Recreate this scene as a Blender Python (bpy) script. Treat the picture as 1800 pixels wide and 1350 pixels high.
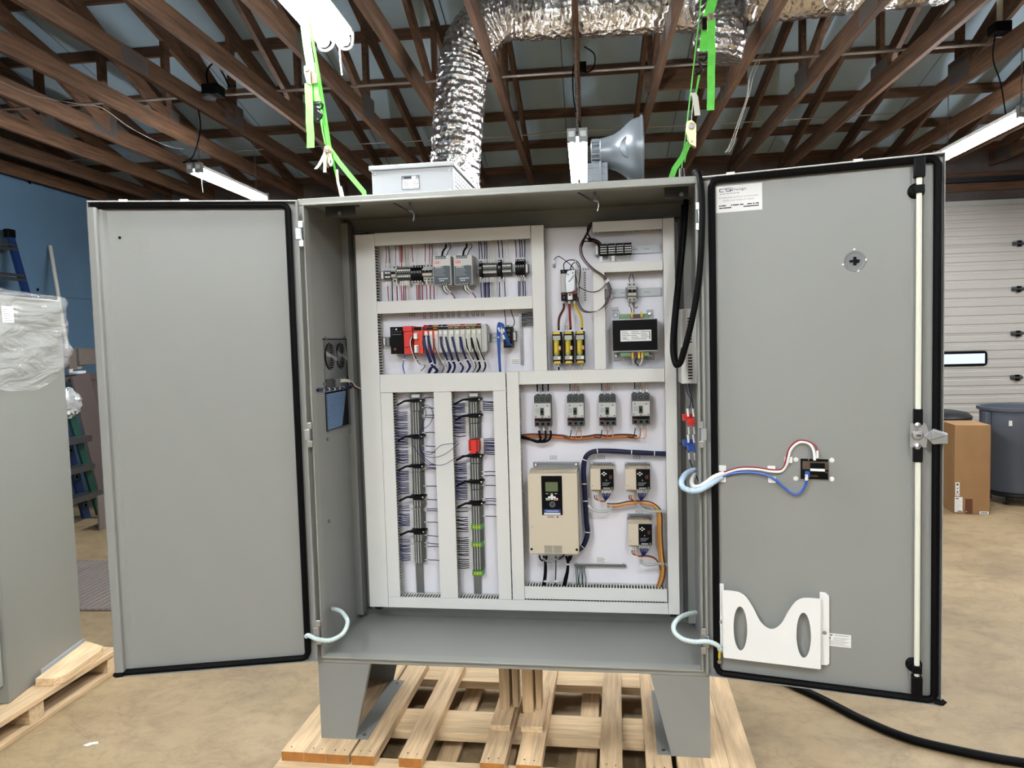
import bpy, bmesh, math, random
from mathutils import Vector, Matrix
# All lengths below are inches; I turns them into Blender metres.
I = 0.0254
PI = math.pi
SC = bpy.context.scene
for o in list(bpy.data.objects):
    bpy.data.objects.remove(o)
random.seed(7)

# ------------------------------------------------------------ camera, world, exposure
cd = bpy.data.cameras.new('camera')
cam = bpy.data.objects.new('camera', cd)
SC.collection.objects.link(cam)
_r = Vector((0.99445558, 0.10141333, -0.02781075)); _u = Vector((0.0216599, 0.06125606, 0.99788704)); _f = Vector((-0.10290263, 0.99295671, -0.05871983))
cam.matrix_world = Matrix(((_r.x, _u.x, -_f.x, 13.131*I), (_r.y, _u.y, -_f.y, -106.558*I), (_r.z, _u.z, -_f.z, 67.392*I), (0, 0, 0, 1)))
cd.sensor_width = 36.0
cd.lens = 1275.27/1800*36.0
cd.clip_start = 0.05
SC.camera = cam
wd = bpy.data.worlds.new('world'); SC.world = wd
wd.use_nodes = True
wd.node_tree.nodes['Background'].inputs[0].default_value = (0.75, 0.85, 1.0, 1)
wd.node_tree.nodes['Background'].inputs[1].default_value = 0.6
TUBE = 60.0            # emission of the fluorescent tubes
SC.view_settings.view_transform = 'Standard'
SC.view_settings.look = 'None'
SC.view_settings.gamma = 1.0
SC.view_settings.use_curve_mapping = False
SC.view_settings.exposure = 1.6
SC.cycles.max_bounces = 8
SC.cycles.diffuse_bounces = 2
SC.cycles.transparent_max_bounces = 12
SC.cycles.caustics_reflective = False
SC.cycles.caustics_refractive = False

# ------------------------------------------------------------ frames
def FR(x, y, z, rz=0.0):
    return Matrix.Translation((x*I, y*I, z*I)) @ Matrix.Rotation(rz, 4, 'Z')
WORLD = FR(0, 0, 0)
DLT = math.radians(-2.25314)
CAB = FR(-30*math.cos(DLT), -30*math.sin(DLT), 17.83, DLT)     # cabinet frame: x 0..60, y 0 (front)..20, z 0..72
AL, AR = 0.268912, 0.214713
HX, HY = 0.473, 0.643
# door frames: x runs from the hinge to the free edge, -y points at the viewer
DLF = CAB @ (Matrix.Translation((HX*I, -HY*I, 0)) @ Matrix(((-math.cos(AL), -math.sin(AL), 0, 0), (-math.sin(AL), math.cos(AL), 0, 0), (0, 0, 1, 0), (0, 0, 0, 1))))
DRF = CAB @ (Matrix.Translation(((60-HX)*I, -HY*I, 0)) @ Matrix.Rotation(-AR, 4, 'Z'))

# ------------------------------------------------------------ materials
MATS = {}
def lin(h):
    h = h.lstrip('#'); out = []
    for k in (0, 2, 4):
        c = int(h[k:k+2], 16)/255.0
        out.append(c/12.92 if c <= 0.04045 else ((c+0.055)/1.055)**2.4)
    return out
def mat(name, col, rough=0.5, metal=0.0, var=0.0, scale=8.0, bump=0.0, bscale=60.0, stretch=(1, 1, 1), emit=0.0, col2=None, spec=0.5, coat=0.0, detail=4.0, rnd=0.0, bdist=0.002):
    m = bpy.data.materials.new(name); m.use_nodes = True
    nt = m.node_tree; b = nt.nodes['Principled BSDF']
    c = lin(col) if isinstance(col, str) else list(col)
    b.inputs['Base Color'].default_value = (*c, 1)
    b.inputs['Roughness'].default_value = rough
    b.inputs['Metallic'].default_value = metal
    b.inputs['Specular IOR Level'].default_value = spec
    if coat: b.inputs['Coat Weight'].default_value = coat
    if emit:
        b.inputs['Emission Color'].default_value = (*c, 1)
        b.inputs['Emission Strength'].default_value = emit
    if var or col2 or bump or rnd:
        tc = nt.nodes.new('ShaderNodeTexCoord'); mp = nt.nodes.new('ShaderNodeMapping')
        mp.inputs['Scale'].default_value = stretch
        nt.links.new(tc.outputs['Object'], mp.inputs['Vector'])
        if rnd or col2:
            oi = nt.nodes.new('ShaderNodeObjectInfo')
            ml = nt.nodes.new('ShaderNodeMath'); ml.operation = 'MULTIPLY'; ml.inputs[1].default_value = 37.0
            nt.links.new(oi.outputs['Random'], ml.inputs[0]); nt.links.new(ml.outputs[0], mp.inputs['Location'])
    if var or col2:
        nz = nt.nodes.new('ShaderNodeTexNoise'); nz.inputs['Scale'].default_value = scale; nz.inputs['Detail'].default_value = detail; nz.inputs['Roughness'].default_value = 0.6
        nt.links.new(mp.outputs[0], nz.inputs['Vector'])
        rp = nt.nodes.new('ShaderNodeValToRGB')
        rp.color_ramp.elements[0].position = 0.32; rp.color_ramp.elements[1].position = 0.68
        ca = [max(0, x*(1-var)) for x in c]
        cb = (lin(col2) if isinstance(col2, str) else col2) if col2 else [min(1, x*(1+var)) for x in c]
        rp.color_ramp.elements[0].color = (*ca, 1); rp.color_ramp.elements[1].color = (*cb, 1)
        nt.links.new(nz.outputs['Fac'], rp.inputs[0])
        last = rp.outputs[0]
        if rnd:
            hs = nt.nodes.new('ShaderNodeHueSaturation')
            mr = nt.nodes.new('ShaderNodeMapRange'); mr.inputs['To Min'].default_value = 1-rnd; mr.inputs['To Max'].default_value = 1+rnd
            nt.links.new(oi.outputs['Random'], mr.inputs['Value']); nt.links.new(mr.outputs[0], hs.inputs['Value'])
            nt.links.new(last, hs.inputs['Color']); last = hs.outputs[0]
        nt.links.new(last, b.inputs['Base Color'])
    if bump:
        n2 = nt.nodes.new('ShaderNodeTexNoise'); n2.inputs['Scale'].default_value = bscale; n2.inputs['Detail'].default_value = 3.0
        nt.links.new(mp.outputs[0], n2.inputs['Vector'])
        bp = nt.nodes.new('ShaderNodeBump'); bp.inputs['Strength'].default_value = bump; bp.inputs['Distance'].default_value = bdist
        nt.links.new(n2.outputs['Fac'], bp.inputs['Height']); nt.links.new(bp.outputs[0], b.inputs['Normal'])
    MATS[name] = m
    return m
mat('grey', '#8A8B87', 0.37, bump=0.05, bscale=500, bdist=0.0003)
mat('grey3', '#7D7E78', 0.42)
mat('grey2', '#91928B', 0.37, bump=0.05, bscale=500, bdist=0.0003)
mat('greylight', '#AEB2B4', 0.45)
mat('panelwhite', '#E4E3EA', 0.28)
mat('duct', '#DADAD5', 0.55)
mat('ductgrey', '#CBCBC6', 0.55)
mat('rubber', '#060607', 0.55, spec=0.1)
mat('black', '#09090B', 0.5, spec=0.1)
mat('blackgloss', '#070709', 0.42, spec=0.1)
mat('wireshade', '#121216', 0.8, spec=0.1)
mat('darkgrey', '#3A3C3E', 0.5)
mat('midgrey', '#77797A', 0.5)
mat('lightgrey', '#B9BAB6', 0.5)
mat('termgrey', '#5E615B', 0.5)
mat('white', '#E6E6E2', 0.5)
mat('paper', '#E9E9E6', 0.6)
mat('ink', '#22242A', 0.6)
mat('inkgrey', '#8A8C90', 0.6)
mat('navyink', '#232A50', 0.5)
mat('steel', '#B8BABC', 0.3, 1.0)
mat('zinc', '#8E9193', 0.42, 1.0)
mat('alu', '#A4A7A8', 0.4, 0.9)
mat('beige', '#CCC0AA', 0.5)
mat('beige2', '#B3A78F', 0.5)
mat('lcd', '#5E6A48', 0.3)
mat('blue', '#2C4FA0', 0.4)
mat('navy', '#0D1434', 0.45, spec=0.25)
mat('wireblue', '#161E52', 0.45, spec=0.25)
mat('patchblue', '#2A55A6', 0.35)
mat('lightblue', '#8FB2DD', 0.35)
mat('red', '#D02A20', 0.4)
mat('redorange', '#D83E22', 0.4)
mat('darkred', '#7E1A1A', 0.4)
mat('wirered', '#8A1A1E', 0.4)
mat('green', '#4E9A3C', 0.4)
mat('coilgreen', '#6E8F6A', 0.5)
mat('darkgreen', '#123A2A', 0.45)
mat('orange', '#B9602A', 0.4)
mat('peach', '#D9A070', 0.4)
mat('yellow', '#D2B22E', 0.4)
mat('fusegreen', '#B0A83A', 0.4)
mat('brown', '#4A1E1A', 0.4)
mat('teal', '#1D333D', 0.4)
mat('psugrey', '#BDBBB8', 0.4)
mat('brass', '#B08A3A', 0.35, 0.9)
mat('offwhite', '#DCDCCB', 0.35)
mat('clearplastic', '#A9AFAA', 0.2)
mat('spiral', '#C6D6D4', 0.3, bump=0.0)
mat('tube', (0.95, 0.975, 1.0), 0.5, emit=TUBE)
mat('reflector', '#E4E4E4', 0.4)
mat('strap', '#62CC4A', 0.55, var=0.12, scale=30)
mat('strapw', '#C9CBB8', 0.6)
mat('hook', '#17181B', 0.3, 0.6)
mat('ratchet', '#B5A67E', 0.35, 0.85)
mat('lampgrey', '#70777D', 0.33, 0.3)
mat('bronze', '#5A4A3A', 0.5, 0.3)
mat('cardboard', '#94704A', 0.75, var=0.06, scale=6)
mat('cardboard2', '#6F655E', 0.8, var=0.06, scale=6)
mat('tape', '#5E3722', 0.5)
mat('bin', '#4A5059', 0.55, bump=0.2, bscale=120)
mat('binblack', '#15171A', 0.45)
mat('garage', '#BCB8B1', 0.5, bump=0.1, bscale=300, bdist=0.0004)
mat('track', '#23242A', 0.5, 0.4)
mat('bluewall', '#5C7B96', 0.6, var=0.06, scale=1.6)
mat('darkwall', '#574E4C', 0.8, var=0.25, scale=2.0)
mat('foam', '#A9C1D2', 0.6, var=0.05, scale=1.5)
mat('ladderblue', '#17305F', 0.4)
mat('laddergreen', '#0F4030', 0.45)
mat('panelbrown', '#5C514E', 0.6, var=0.05)
mat('mat', '#7B716B', 0.9, var=0.15, scale=120)
mat('wirewhite', '#CFCBC0', 0.5)
mat('conduit', '#A5A09A', 0.4, 0.5)
mat('truss_wood', '#5A402D', 0.7, var=0.5, scale=3.0, stretch=(14, 0.9, 14), bump=0.25, bscale=6, rnd=0.18, bdist=0.004)
mat('purlin_wood', '#5A402E', 0.7, var=0.45, scale=3.0, stretch=(0.9, 14, 14), bump=0.25, bscale=6, rnd=0.15, bdist=0.004)
mat('pallet_wood', '#CDB08A', 0.7, var=0.24, scale=2.5, stretch=(22, 1.6, 22), bump=0.3, bscale=5, rnd=0.16, bdist=0.003)
mat('pallet_wood_x', '#CDB28C', 0.7, var=0.2, scale=2.5, stretch=(1.6, 22, 22), bump=0.3, bscale=5, rnd=0.12, bdist=0.003)
mat('post_wood', '#C4A780', 0.7, var=0.22, scale=2.5, stretch=(22, 22, 1.6), bump=0.3, bscale=5, rnd=0.12)
mat('end_wood', '#A96F32', 0.7, var=0.2, scale=20)
mat('plate', '#6E6662', 0.5, 0.7)

def special_materials():
    # stained concrete
    m = bpy.data.materials.new('concrete'); m.use_nodes = True; nt = m.node_tree; b = nt.nodes['Principled BSDF']
    N = lambda t: nt.nodes.new(t)
    L = nt.links.new
    tc = N('ShaderNodeTexCoord')
    n1 = N('ShaderNodeTexNoise'); n1.inputs['Scale'].default_value = 1.1; n1.inputs['Detail'].default_value = 6; n1.inputs['Roughness'].default_value = 0.62; n1.inputs['Distortion'].default_value = 0.3
    mp = N('ShaderNodeMapping'); mp.inputs['Scale'].default_value = (0.9, 1.15, 1); mp.inputs['Rotation'].default_value = (0, 0, -0.25)
    n2 = N('ShaderNodeTexNoise'); n2.inputs['Scale'].default_value = 7.0; n2.inputs['Detail'].default_value = 10; n2.inputs['Roughness'].default_value = 0.78; n2.inputs['Distortion'].default_value = 0.5
    L(tc.outputs['Object'], mp.inputs[0]); L(mp.outputs[0], n1.inputs['Vector']); L(mp.outputs[0], n2.inputs['Vector'])
    r1 = N('ShaderNodeValToRGB'); e = r1.color_ramp.elements
    e[0].position = 0.30; e[0].color = (*lin('#7E6B50'), 1); e[1].position = 0.72; e[1].color = (*lin('#A99473'), 1)
    k = r1.color_ramp.elements.new(0.5); k.color = (*lin('#9A8564'), 1)
    L(n1.outputs['Fac'], r1.inputs[0])
    r2 = N('ShaderNodeValToRGB'); e = r2.color_ramp.elements
    e[0].position = 0.33; e[0].color = (0.55, 0.52, 0.5, 1); e[1].position = 0.55; e[1].color = (1, 1, 1, 1)
    L(n2.outputs['Fac'], r2.inputs[0])
    mx = N('ShaderNodeMixRGB'); mx.blend_type = 'MULTIPLY'; mx.inputs[0].default_value = 0.75
    L(r1.outputs[0], mx.inputs[1]); L(r2.outputs[0], mx.inputs[2])
    # scratches and cracks
    n4 = N('ShaderNodeTexNoise'); n4.inputs['Scale'].default_value = 1.7; n4.inputs['Detail'].default_value = 5; n4.inputs['Distortion'].default_value = 0.6
    L(tc.outputs['Object'], n4.inputs['Vector'])
    r4 = N('ShaderNodeValToRGB'); e = r4.color_ramp.elements
    e[0].position = 0.494; e[0].color = (1, 1, 1, 1); e[1].position = 0.506; e[1].color = (1, 1, 1, 1)
    k = r4.color_ramp.elements.new(0.5); k.color = (0.72, 0.68, 0.64, 1)
    L(n4.outputs['Fac'], r4.inputs[0])
    m2 = N('ShaderNodeMixRGB'); m2.blend_type = 'MULTIPLY'; m2.inputs[0].default_value = 0.55
    L(mx.outputs[0], m2.inputs[1]); L(r4.outputs[0], m2.inputs[2]); L(m2.outputs[0], b.inputs['Base Color'])
    n3 = N('ShaderNodeTexNoise'); n3.inputs['Scale'].default_value = 14; n3.inputs['Detail'].default_value = 8; n3.inputs['Roughness'].default_value = 0.7
    L(tc.outputs['Object'], n3.inputs['Vector'])
    bp = N('ShaderNodeBump'); bp.inputs['Strength'].default_value = 0.35; bp.inputs['Distance'].default_value = 0.012
    L(n3.outputs['Fac'], bp.inputs['Height']); L(bp.outputs[0], b.inputs['Normal'])
    b.inputs['Roughness'].default_value = 0.55
    MATS['concrete'] = m
    # crinkled foil of the flexible air duct
    m = bpy.data.materials.new('foil'); m.use_nodes = True; nt = m.node_tree; b = nt.nodes['Principled BSDF']
    N = lambda t: nt.nodes.new(t); L = nt.links.new
    tc = N('ShaderNodeTexCoord')
    b.inputs['Base Color'].default_value = (0.78, 0.76, 0.74, 1); b.inputs['Metallic'].default_value = 1.0; b.inputs['Roughness'].default_value = 0.22
    v = N('ShaderNodeTexVoronoi'); v.inputs['Scale'].default_value = 26; L(tc.outputs['Object'], v.inputs['Vector'])
    n = N('ShaderNodeTexNoise'); n.inputs['Scale'].default_value = 30; n.inputs['Detail'].default_value = 5; L(tc.outputs['Object'], n.inputs['Vector'])
    ad = N('ShaderNodeMath'); ad.operation = 'ADD'; L(v.outputs['Distance'], ad.inputs[0]); L(n.outputs['Fac'], ad.inputs[1])
    bp = N('ShaderNodeBump'); bp.inputs['Strength'].default_value = 0.9; bp.inputs['Distance'].default_value = 0.012
    L(ad.outputs[0], bp.inputs['Height']); L(bp.outputs[0], b.inputs['Normal'])
    MATS['foil'] = m
    # thin cloudy wrapping film
    m = bpy.data.materials.new('film'); m.use_nodes = True; nt = m.node_tree
    N = lambda t: nt.nodes.new(t); L = nt.links.new
    out = nt.nodes['Material Output']; b = nt.nodes['Principled BSDF']
    b.inputs['Base Color'].default_value = (0.92, 0.92, 0.9, 1); b.inputs['Roughness'].default_value = 0.12; b.inputs['Specular IOR Level'].default_value = 0.8
    tr = N('ShaderNodeBsdfTransparent'); mi = N('ShaderNodeMixShader'); mi.inputs[0].default_value = 0.17
    L(tr.outputs[0], mi.inputs[1]); L(b.outputs[0], mi.inputs[2]); L(mi.outputs[0], out.inputs[0])
    tc = N('ShaderNodeTexCoord'); mp = N('ShaderNodeMapping'); mp.inputs['Rotation'].default_value = (0.6, 0, 0); mp.inputs['Scale'].default_value = (4, 1.2, 5)
    n = N('ShaderNodeTexNoise'); n.inputs['Scale'].default_value = 2.6; n.inputs['Detail'].default_value = 4; n.inputs['Distortion'].default_value = 1.4
    L(tc.outputs['Object'], mp.inputs[0]); L(mp.outputs[0], n.inputs['Vector'])
    bp = N('ShaderNodeBump'); bp.inputs['Strength'].default_value = 1.0; bp.inputs['Distance'].default_value = 0.09
    L(n.outputs['Fac'], bp.inputs['Height']); L(bp.outputs[0], b.inputs['Normal'])
    MATS['film'] = m
    # daylight pane
    m = mat('daylight', '#B9D2F2', 0.3, emit=0.33)
    mat('wrapblue', '#B2C8DF', 0.35); mat('silverwrap', '#C4C8C8', 0.3, 0.3)
special_materials()

# ------------------------------------------------------------ mesh builder (inches)
class G:
    def __init__(s, m='grey'):
        s.v = []; s.f = []; s.fm = []; s.mats = []; s.m = m
    def mi(s, m):
        m = m or s.m
        if m not in s.mats: s.mats.append(m)
        return s.mats.index(m)
    def face(s, idx, m): s.f.append(idx); s.fm.append(m)
    def poly(s, pts, m=None):
        n = len(s.v); s.v += [tuple(p) for p in pts]; s.face(tuple(range(n, n+len(pts))), s.mi(m)); return s
    def box(s, x0, x1, y0, y1, z0, z1, m=None):
        if x0 > x1: x0, x1 = x1, x0
        if y0 > y1: y0, y1 = y1, y0
        if z0 > z1: z0, z1 = z1, z0
        n = len(s.v); k = s.mi(m)
        s.v += [(x0, y0, z0), (x1, y0, z0), (x1, y1, z0), (x0, y1, z0), (x0, y0, z1), (x1, y0, z1), (x1, y1, z1), (x0, y1, z1)]
        for q in ((0, 3, 2, 1), (4, 5, 6, 7), (0, 1, 5, 4), (1, 2, 6, 5), (2, 3, 7, 6), (3, 0, 4, 7)):
            s.face(tuple(n+i for i in q), k)
        return s
    def prism(s, pts, ax, a0, a1, m=None):
        # pts: counter-clockwise outline in the two other axes, extruded along ax
        f = {'x': lambda p, a: (a, p[0], p[1]), 'y': lambda p, a: (p[0], a, p[1]), 'z': lambda p, a: (p[0], p[1], a)}[ax]
        n = len(s.v); k = s.mi(m); c = len(pts)
        s.v += [f(p, a0) for p in pts] + [f(p, a1) for p in pts]
        s.face(tuple(n+i for i in range(c)), k); s.face(tuple(n+c+i for i in reversed(range(c))), k)
        for i in range(c):
            j = (i+1) % c; s.face((n+i, n+c+i, n+c+j, n+j), k)
        return s
    def cyl(s, p, q, r, n=12, m=None, r2=None, caps=True):
        return s.tube([p, q], r, n, m, r2=r2, caps=caps)
    def tube(s, pts, r, n=6, m=None, r2=None, caps=True, rf=None, flat=None):
        k = s.mi(m); P = [Vector(p) for p in pts]; N = len(P); b0 = len(s.v)
        up = None
        for i in range(N):
            t = (P[min(i+1, N-1)]-P[max(i-1, 0)])
            if t.length < 1e-9: t = Vector((0, 0, 1))
            t.normalize()
            if up is None:
                up = Vector((0, 0, 1)) if abs(t.z) < 0.9 else Vector((0, 1, 0))
            sd = t.cross(up)
            if sd.length < 1e-6: sd = t.cross(Vector((1, 0, 0)))
            sd.normalize(); up = sd.cross(t); up.normalize()
            rr = r if r2 is None else r+(r2-r)*i/(N-1)
            for j in range(n):
                a = 2*PI*j/n
                d = rr if rf is None else rf(i, j, rr)
                fl = 1.0 if flat is None else flat
                s.v.append(tuple(P[i]+sd*math.cos(a)*d+up*math.sin(a)*d*fl))
        for i in range(N-1):
            for j in range(n):
                a = b0+i*n+j; b = b0+i*n+(j+1) % n
                s.face((a, b, b+n, a+n), k)
        if caps:
            s.face(tuple(b0+j for j in reversed(range(n))), k); s.face(tuple(b0+(N-1)*n+j for j in range(n)), k)
        return s
    def lathe(s, prof, c, ax='z', n=24, m=None):
        k = s.mi(m); b0 = len(s.v)
        for (r, h) in prof:
            for j in range(n):
                a = 2*PI*j/n; x, y = r*math.cos(a), r*math.sin(a)
                p = {'z': (x, y, h), 'x': (h, x, y), 'y': (y, h, x)}[ax]
                s.v.append((c[0]+p[0], c[1]+p[1], c[2]+p[2]))
        for i in range(len(prof)-1):
            for j in range(n):
                a = b0+i*n+j; b = b0+i*n+(j+1) % n
                s.face((a, b, b+n, a+n), k)
        if prof[0][0] > 1e-6: s.face(tuple(b0+j for j in reversed(range(n))), k)
        if prof[-1][0] > 1e-6: s.face(tuple(b0+(len(prof)-1)*n+j for j in range(n)), k)
        return s
    def disc(s, x, y, z, r, d, n=10, m=None):         # short cylinder facing -y
        return s.cyl((x, y, z), (x, y+d, z), r, n, m)
    def text(s, body, x, y, z, h, m='ink', w=None, align='c', rot=0.0, ax='y', flip=False):
        # flat lettering; ax 'y': in the xz plane reading from -y; ax 'x': in the yz plane reading from +x
        vs, fs = text_mesh(body)
        if not vs: return s
        x0 = min(v[0] for v in vs); x1 = max(v[0] for v in vs); y0 = min(v[1] for v in vs); y1 = max(v[1] for v in vs)
        sy = h/max(1e-6, (y1-y0)); sx = sy if w is None else w/max(1e-6, (x1-x0))
        k = s.mi(m); n = len(s.v); cr, sr = math.cos(rot), math.sin(rot)
        ox = {'c': (x0+x1)/2, 'l': x0, 'r': x1}[align]; oy = (y0+y1)/2
        for v in vs:
            a, b = (v[0]-ox)*sx, (v[1]-oy)*sy
            if flip: a = -a
            a, b = a*cr-b*sr, a*sr+b*cr
            s.v.append((x+a, y, z+b) if ax == 'y' else ((x, y+a, z+b) if ax == 'x' else (x+a, y+b, z)))
        for q in fs:
            s.face(tuple(n+i for i in (reversed(q) if flip else q)), k)
        return s
_TX = {}
def text_mesh(body):
    if body not in _TX:
        c = bpy.data.curves.new('t', 'FONT'); c.body = body; c.resolution_u = 2
        o = bpy.data.objects.new('t', c); SC.collection.objects.link(o)
        dg = bpy.context.evaluated_depsgraph_get()
        me = bpy.data.meshes.new_from_object(o.evaluated_get(dg))
        _TX[body] = ([tuple(v.co) for v in me.vertices], [tuple(p.vertices) for p in me.polygons])
        bpy.data.objects.remove(o); bpy.data.curves.remove(c); bpy.data.meshes.remove(me)
    return _TX[body]

def smooth(pts, k=6):
    # Catmull-Rom through the given points
    P = [Vector(p) for p in pts]; out = []
    for i in range(len(P)-1):
        a = P[max(i-1, 0)]; b = P[i]; c = P[i+1]; d = P[min(i+2, len(P)-1)]
        for j in range(k):
            t = j/k
            out.append(0.5*((2*b)+(c-a)*t+(2*a-5*b+4*c-d)*t*t+(3*b-a-3*c+d)*t*t*t))
    out.append(P[-1])
    return out

INFO = {}
def mesh_from(g, name, a, sm=True):
    me = bpy.data.meshes.new(name)
    me.from_pydata([((x-a[0])*I, (y-a[1])*I, (z-a[2])*I) for x, y, z in g.v], [], g.f)
    for m in g.mats: me.materials.append(MATS[m])
    me.polygons.foreach_set('material_index', g.fm)
    me.validate(); me.update()
    bm = bmesh.new(); bm.from_mesh(me); bmesh.ops.recalc_face_normals(bm, faces=bm.faces); bm.to_mesh(me); bm.free()
    if sm:
        me.polygons.foreach_set('use_smooth', [True]*len(me.polygons))
        me.set_sharp_from_angle(angle=math.radians(38))
    return me
def tag(o, label=None, cat=None, group=None, kind=None):
    if label: o['label'] = label
    if cat: o['category'] = cat
    if group: o['group'] = group
    if kind: o['kind'] = kind
    return o
def thing(name, label, cat, fr, a=(0, 0, 0), group=None, kind=None):
    o = bpy.data.objects.new(name, None); SC.collection.objects.link(o)
    o.empty_display_size = 0.05
    wm = fr @ Matrix.Translation((a[0]*I, a[1]*I, a[2]*I)); o.matrix_basis = wm
    INFO[o.name] = (wm, a)
    return tag(o, label, cat, group, kind)
def addbev(o, bev, seg=2):
    if bev:
        md = o.modifiers.new('bevel', 'BEVEL'); md.width = bev*I; md.segments = seg; md.limit_method = 'ANGLE'; md.angle_limit = math.radians(40)
def part(name, parent, g, label=None, kind=None, fr=None, a=None, bev=0.0, sm=True):
    wm, pa = INFO[parent.name]
    if fr is not None:
        a = a or (0, 0, 0); w2 = fr @ Matrix.Translation((a[0]*I, a[1]*I, a[2]*I))
    else:
        a = pa; w2 = wm
    me = mesh_from(g, name, a, sm)
    o = bpy.data.objects.new(name, me); SC.collection.objects.link(o)
    o.parent = parent; o.matrix_basis = wm.inverted() @ w2
    INFO[o.name] = (w2, a)
    addbev(o, bev)
    return tag(o, label, None, None, kind)
def solo(name, label, cat, g, fr, a=(0, 0, 0), group=None, kind=None, bev=0.0, sm=True):
    me = mesh_from(g, name, a, sm)
    o = bpy.data.objects.new(name, me); SC.collection.objects.link(o)
    wm = fr @ Matrix.Translation((a[0]*I, a[1]*I, a[2]*I)); o.matrix_basis = wm
    INFO[o.name] = (wm, a); addbev(o, bev)
    return tag(o, label, cat, group, kind)
def clone(root, fr, a, label=None, group=None):
    # a copy of a thing with copies of its parts and sub-parts (mesh data shared)
    def cp(o, par):
        c = o.copy(); SC.collection.objects.link(c)
        if par is not None:
            c.parent = par
        for ch in list(o.children): cp(ch, c)
        return c
    r = cp(root, None)
    wm = fr @ Matrix.Translation((a[0]*I, a[1]*I, a[2]*I)); r.matrix_basis = wm
    INFO[r.name] = (wm, a)
    if label: r['label'] = label
    if group: r['group'] = group
    return r

# ------------------------------------------------------------ room shell
XL, XR, YF, YN = -232.0, 300.0, 262.0, -470.0
HC = 143.6                                   # underside of the bottom chords
RIDGE = -104.0
def chordz(y):                               # underside of the top chord
    return 146.0+0.25*(256-y) if y >= RIDGE else 146.0+0.25*(256-RIDGE)-0.25*(RIDGE-y)
g = G('concrete'); g.box(XL-6, XR+6, YN-6, YF+6, -4, 0)
solo('floor', None, None, g, WORLD, kind='structure', sm=False)

g = G('bluewall'); g.box(XL-6, XL-0.6, YN, YF+6, 0, HC+1)
wall = solo('wall_left', None, None, g, WORLD, kind='structure')
for r, (z0, z1) in enumerate(((0, 46.0), (46.0, 94.0), (94.0, HC))):
    for k in range(6):
        y1 = YF-96*k-(0 if r != 1 else 0); y0 = y1-96
        b = G('bluewall'); b.box(XL-0.6, XL, y0+0.08, y1-0.08, z0+0.08, z1-0.08)
        part('panel', wall, b, bev=0.05)
b = G('black')
for (y, z) in ((198.73, 96.58), (199.52, 93.83), (198.18, 143.95)):
    b.cyl((XL, y, z), (XL+0.25, y, z), 0.7, 8)
part('nail_plug', wall, b)
g = G('darkwall'); g.prism([(YN, HC), (YF, HC), (YF+6, HC+8), (RIDGE, chordz(RIDGE)+12), (YN, chordz(YN)+12)], 'x', XL-4, XL-1)
part('gable', wall, g)

g = G('darkwall'); g.box(XL, XR, YF+0.5, YF+6, 0, HC+8)
wf = solo('wall_back', None, None, g, WORLD, kind='structure')
for z in (134.0, 139.0):
    b = G('purlin_wood'); b.box(XL, XR, YF-1.0, YF+0.5, z-1.9, z+1.9); part('girt', wf, b)
b = G('lightgrey'); b.box(146, 300, YF-1.2, YF+0.5, 125.6, 127.6); part('header_strip', wf, b)
g = G('darkwall'); g.box(XR, XR+6, YN, YF+6, 0, HC+70); solo('wall_right', None, None, g, WORLD, kind='structure')
g = G('garage'); g.box(XL-6, XR+6, YN-6, YN, 0, HC+40); solo('wall_front', None, None, g, WORLD, kind='structure')

# sectional garage door in the far wall
dr = thing('door_1', None, None, WORLD, (225, YF, 0)); dr['kind'] = 'structure'
zs = [1.2, 22.4, 43.6, 64.4, 85.3, 106.5, 125.6]
for z0, z1 in zip(zs[:-1], zs[1:]):
    b = G('garage'); b.box(150, 296, YF-1.6, YF-0.2, z0+0.05, z1-0.05)
    h = (z1-z0)/5.0
    for k in range(5):
        c = z0+h*(k+0.5)
        b.prism([(YF-1.6, c-h*0.36), (YF-1.6, c+h*0.36), (YF-2.0, c+h*0.28), (YF-2.0, c-h*0.28)], 'x', 150, 296)
    s = part('door_section', dr, b)
    if z0 > 2:
        hg = G('zinc'); x = 215.4+(z0-43)*0.004
        hg.box(x-2.2, x+2.2, YF-2.8, YF-1.6, z0-1.0, z0+1.2); hg.cyl((x-2.6, YF-3, z0), (x+2.8, YF-3, z0), 0.55, 8, 'darkgrey'); hg.box(x-0.5, x+1.2, YF-3.4, YF-2.8, z0-1.4, z0+1.4, 'black')
        part('hinge', s, hg)
wx0, wx1, wz0, wz1 = 181.0, 202.6, 49.6, 56.6
b = G('black'); b.prism([(wx0, wz0), (wx1-1.4, wz0), (wx1-.4, wz0+.4), (wx1, wz0+1.4), (wx1, wz1-1.4), (wx1-.4, wz1-.4), (wx1-1.4, wz1), (wx0, wz1)], 'y', YF-2.6, YF-1.5)
wn = part('window_frame', dr, b)
b = G('daylight'); b.box(wx0+0.9, wx1-1.2, YF-2.7, YF-2.55, wz0+1.1, wz1-1.2); part('pane', wn, b)
b = G('track'); b.box(150, 300, YF-6, YF-4, (192.07, 135.59)[1], (192.05, 137.69)[1])
bt = solo('torsion_shaft', 'black torsion spring bar mounted over the white sectional door', 'spring bar', b, WORLD, (225, YF-5, 130))
b = G('zinc')
for k in range(3): b.lathe([(1.2, -0.8), (2.4, -0.8), (2.4, 0.8), (1.2, 0.8)], (228+k*1.9, YF-5, 138.6), 'x', 12)
part('spring_fitting', bt, b)

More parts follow.
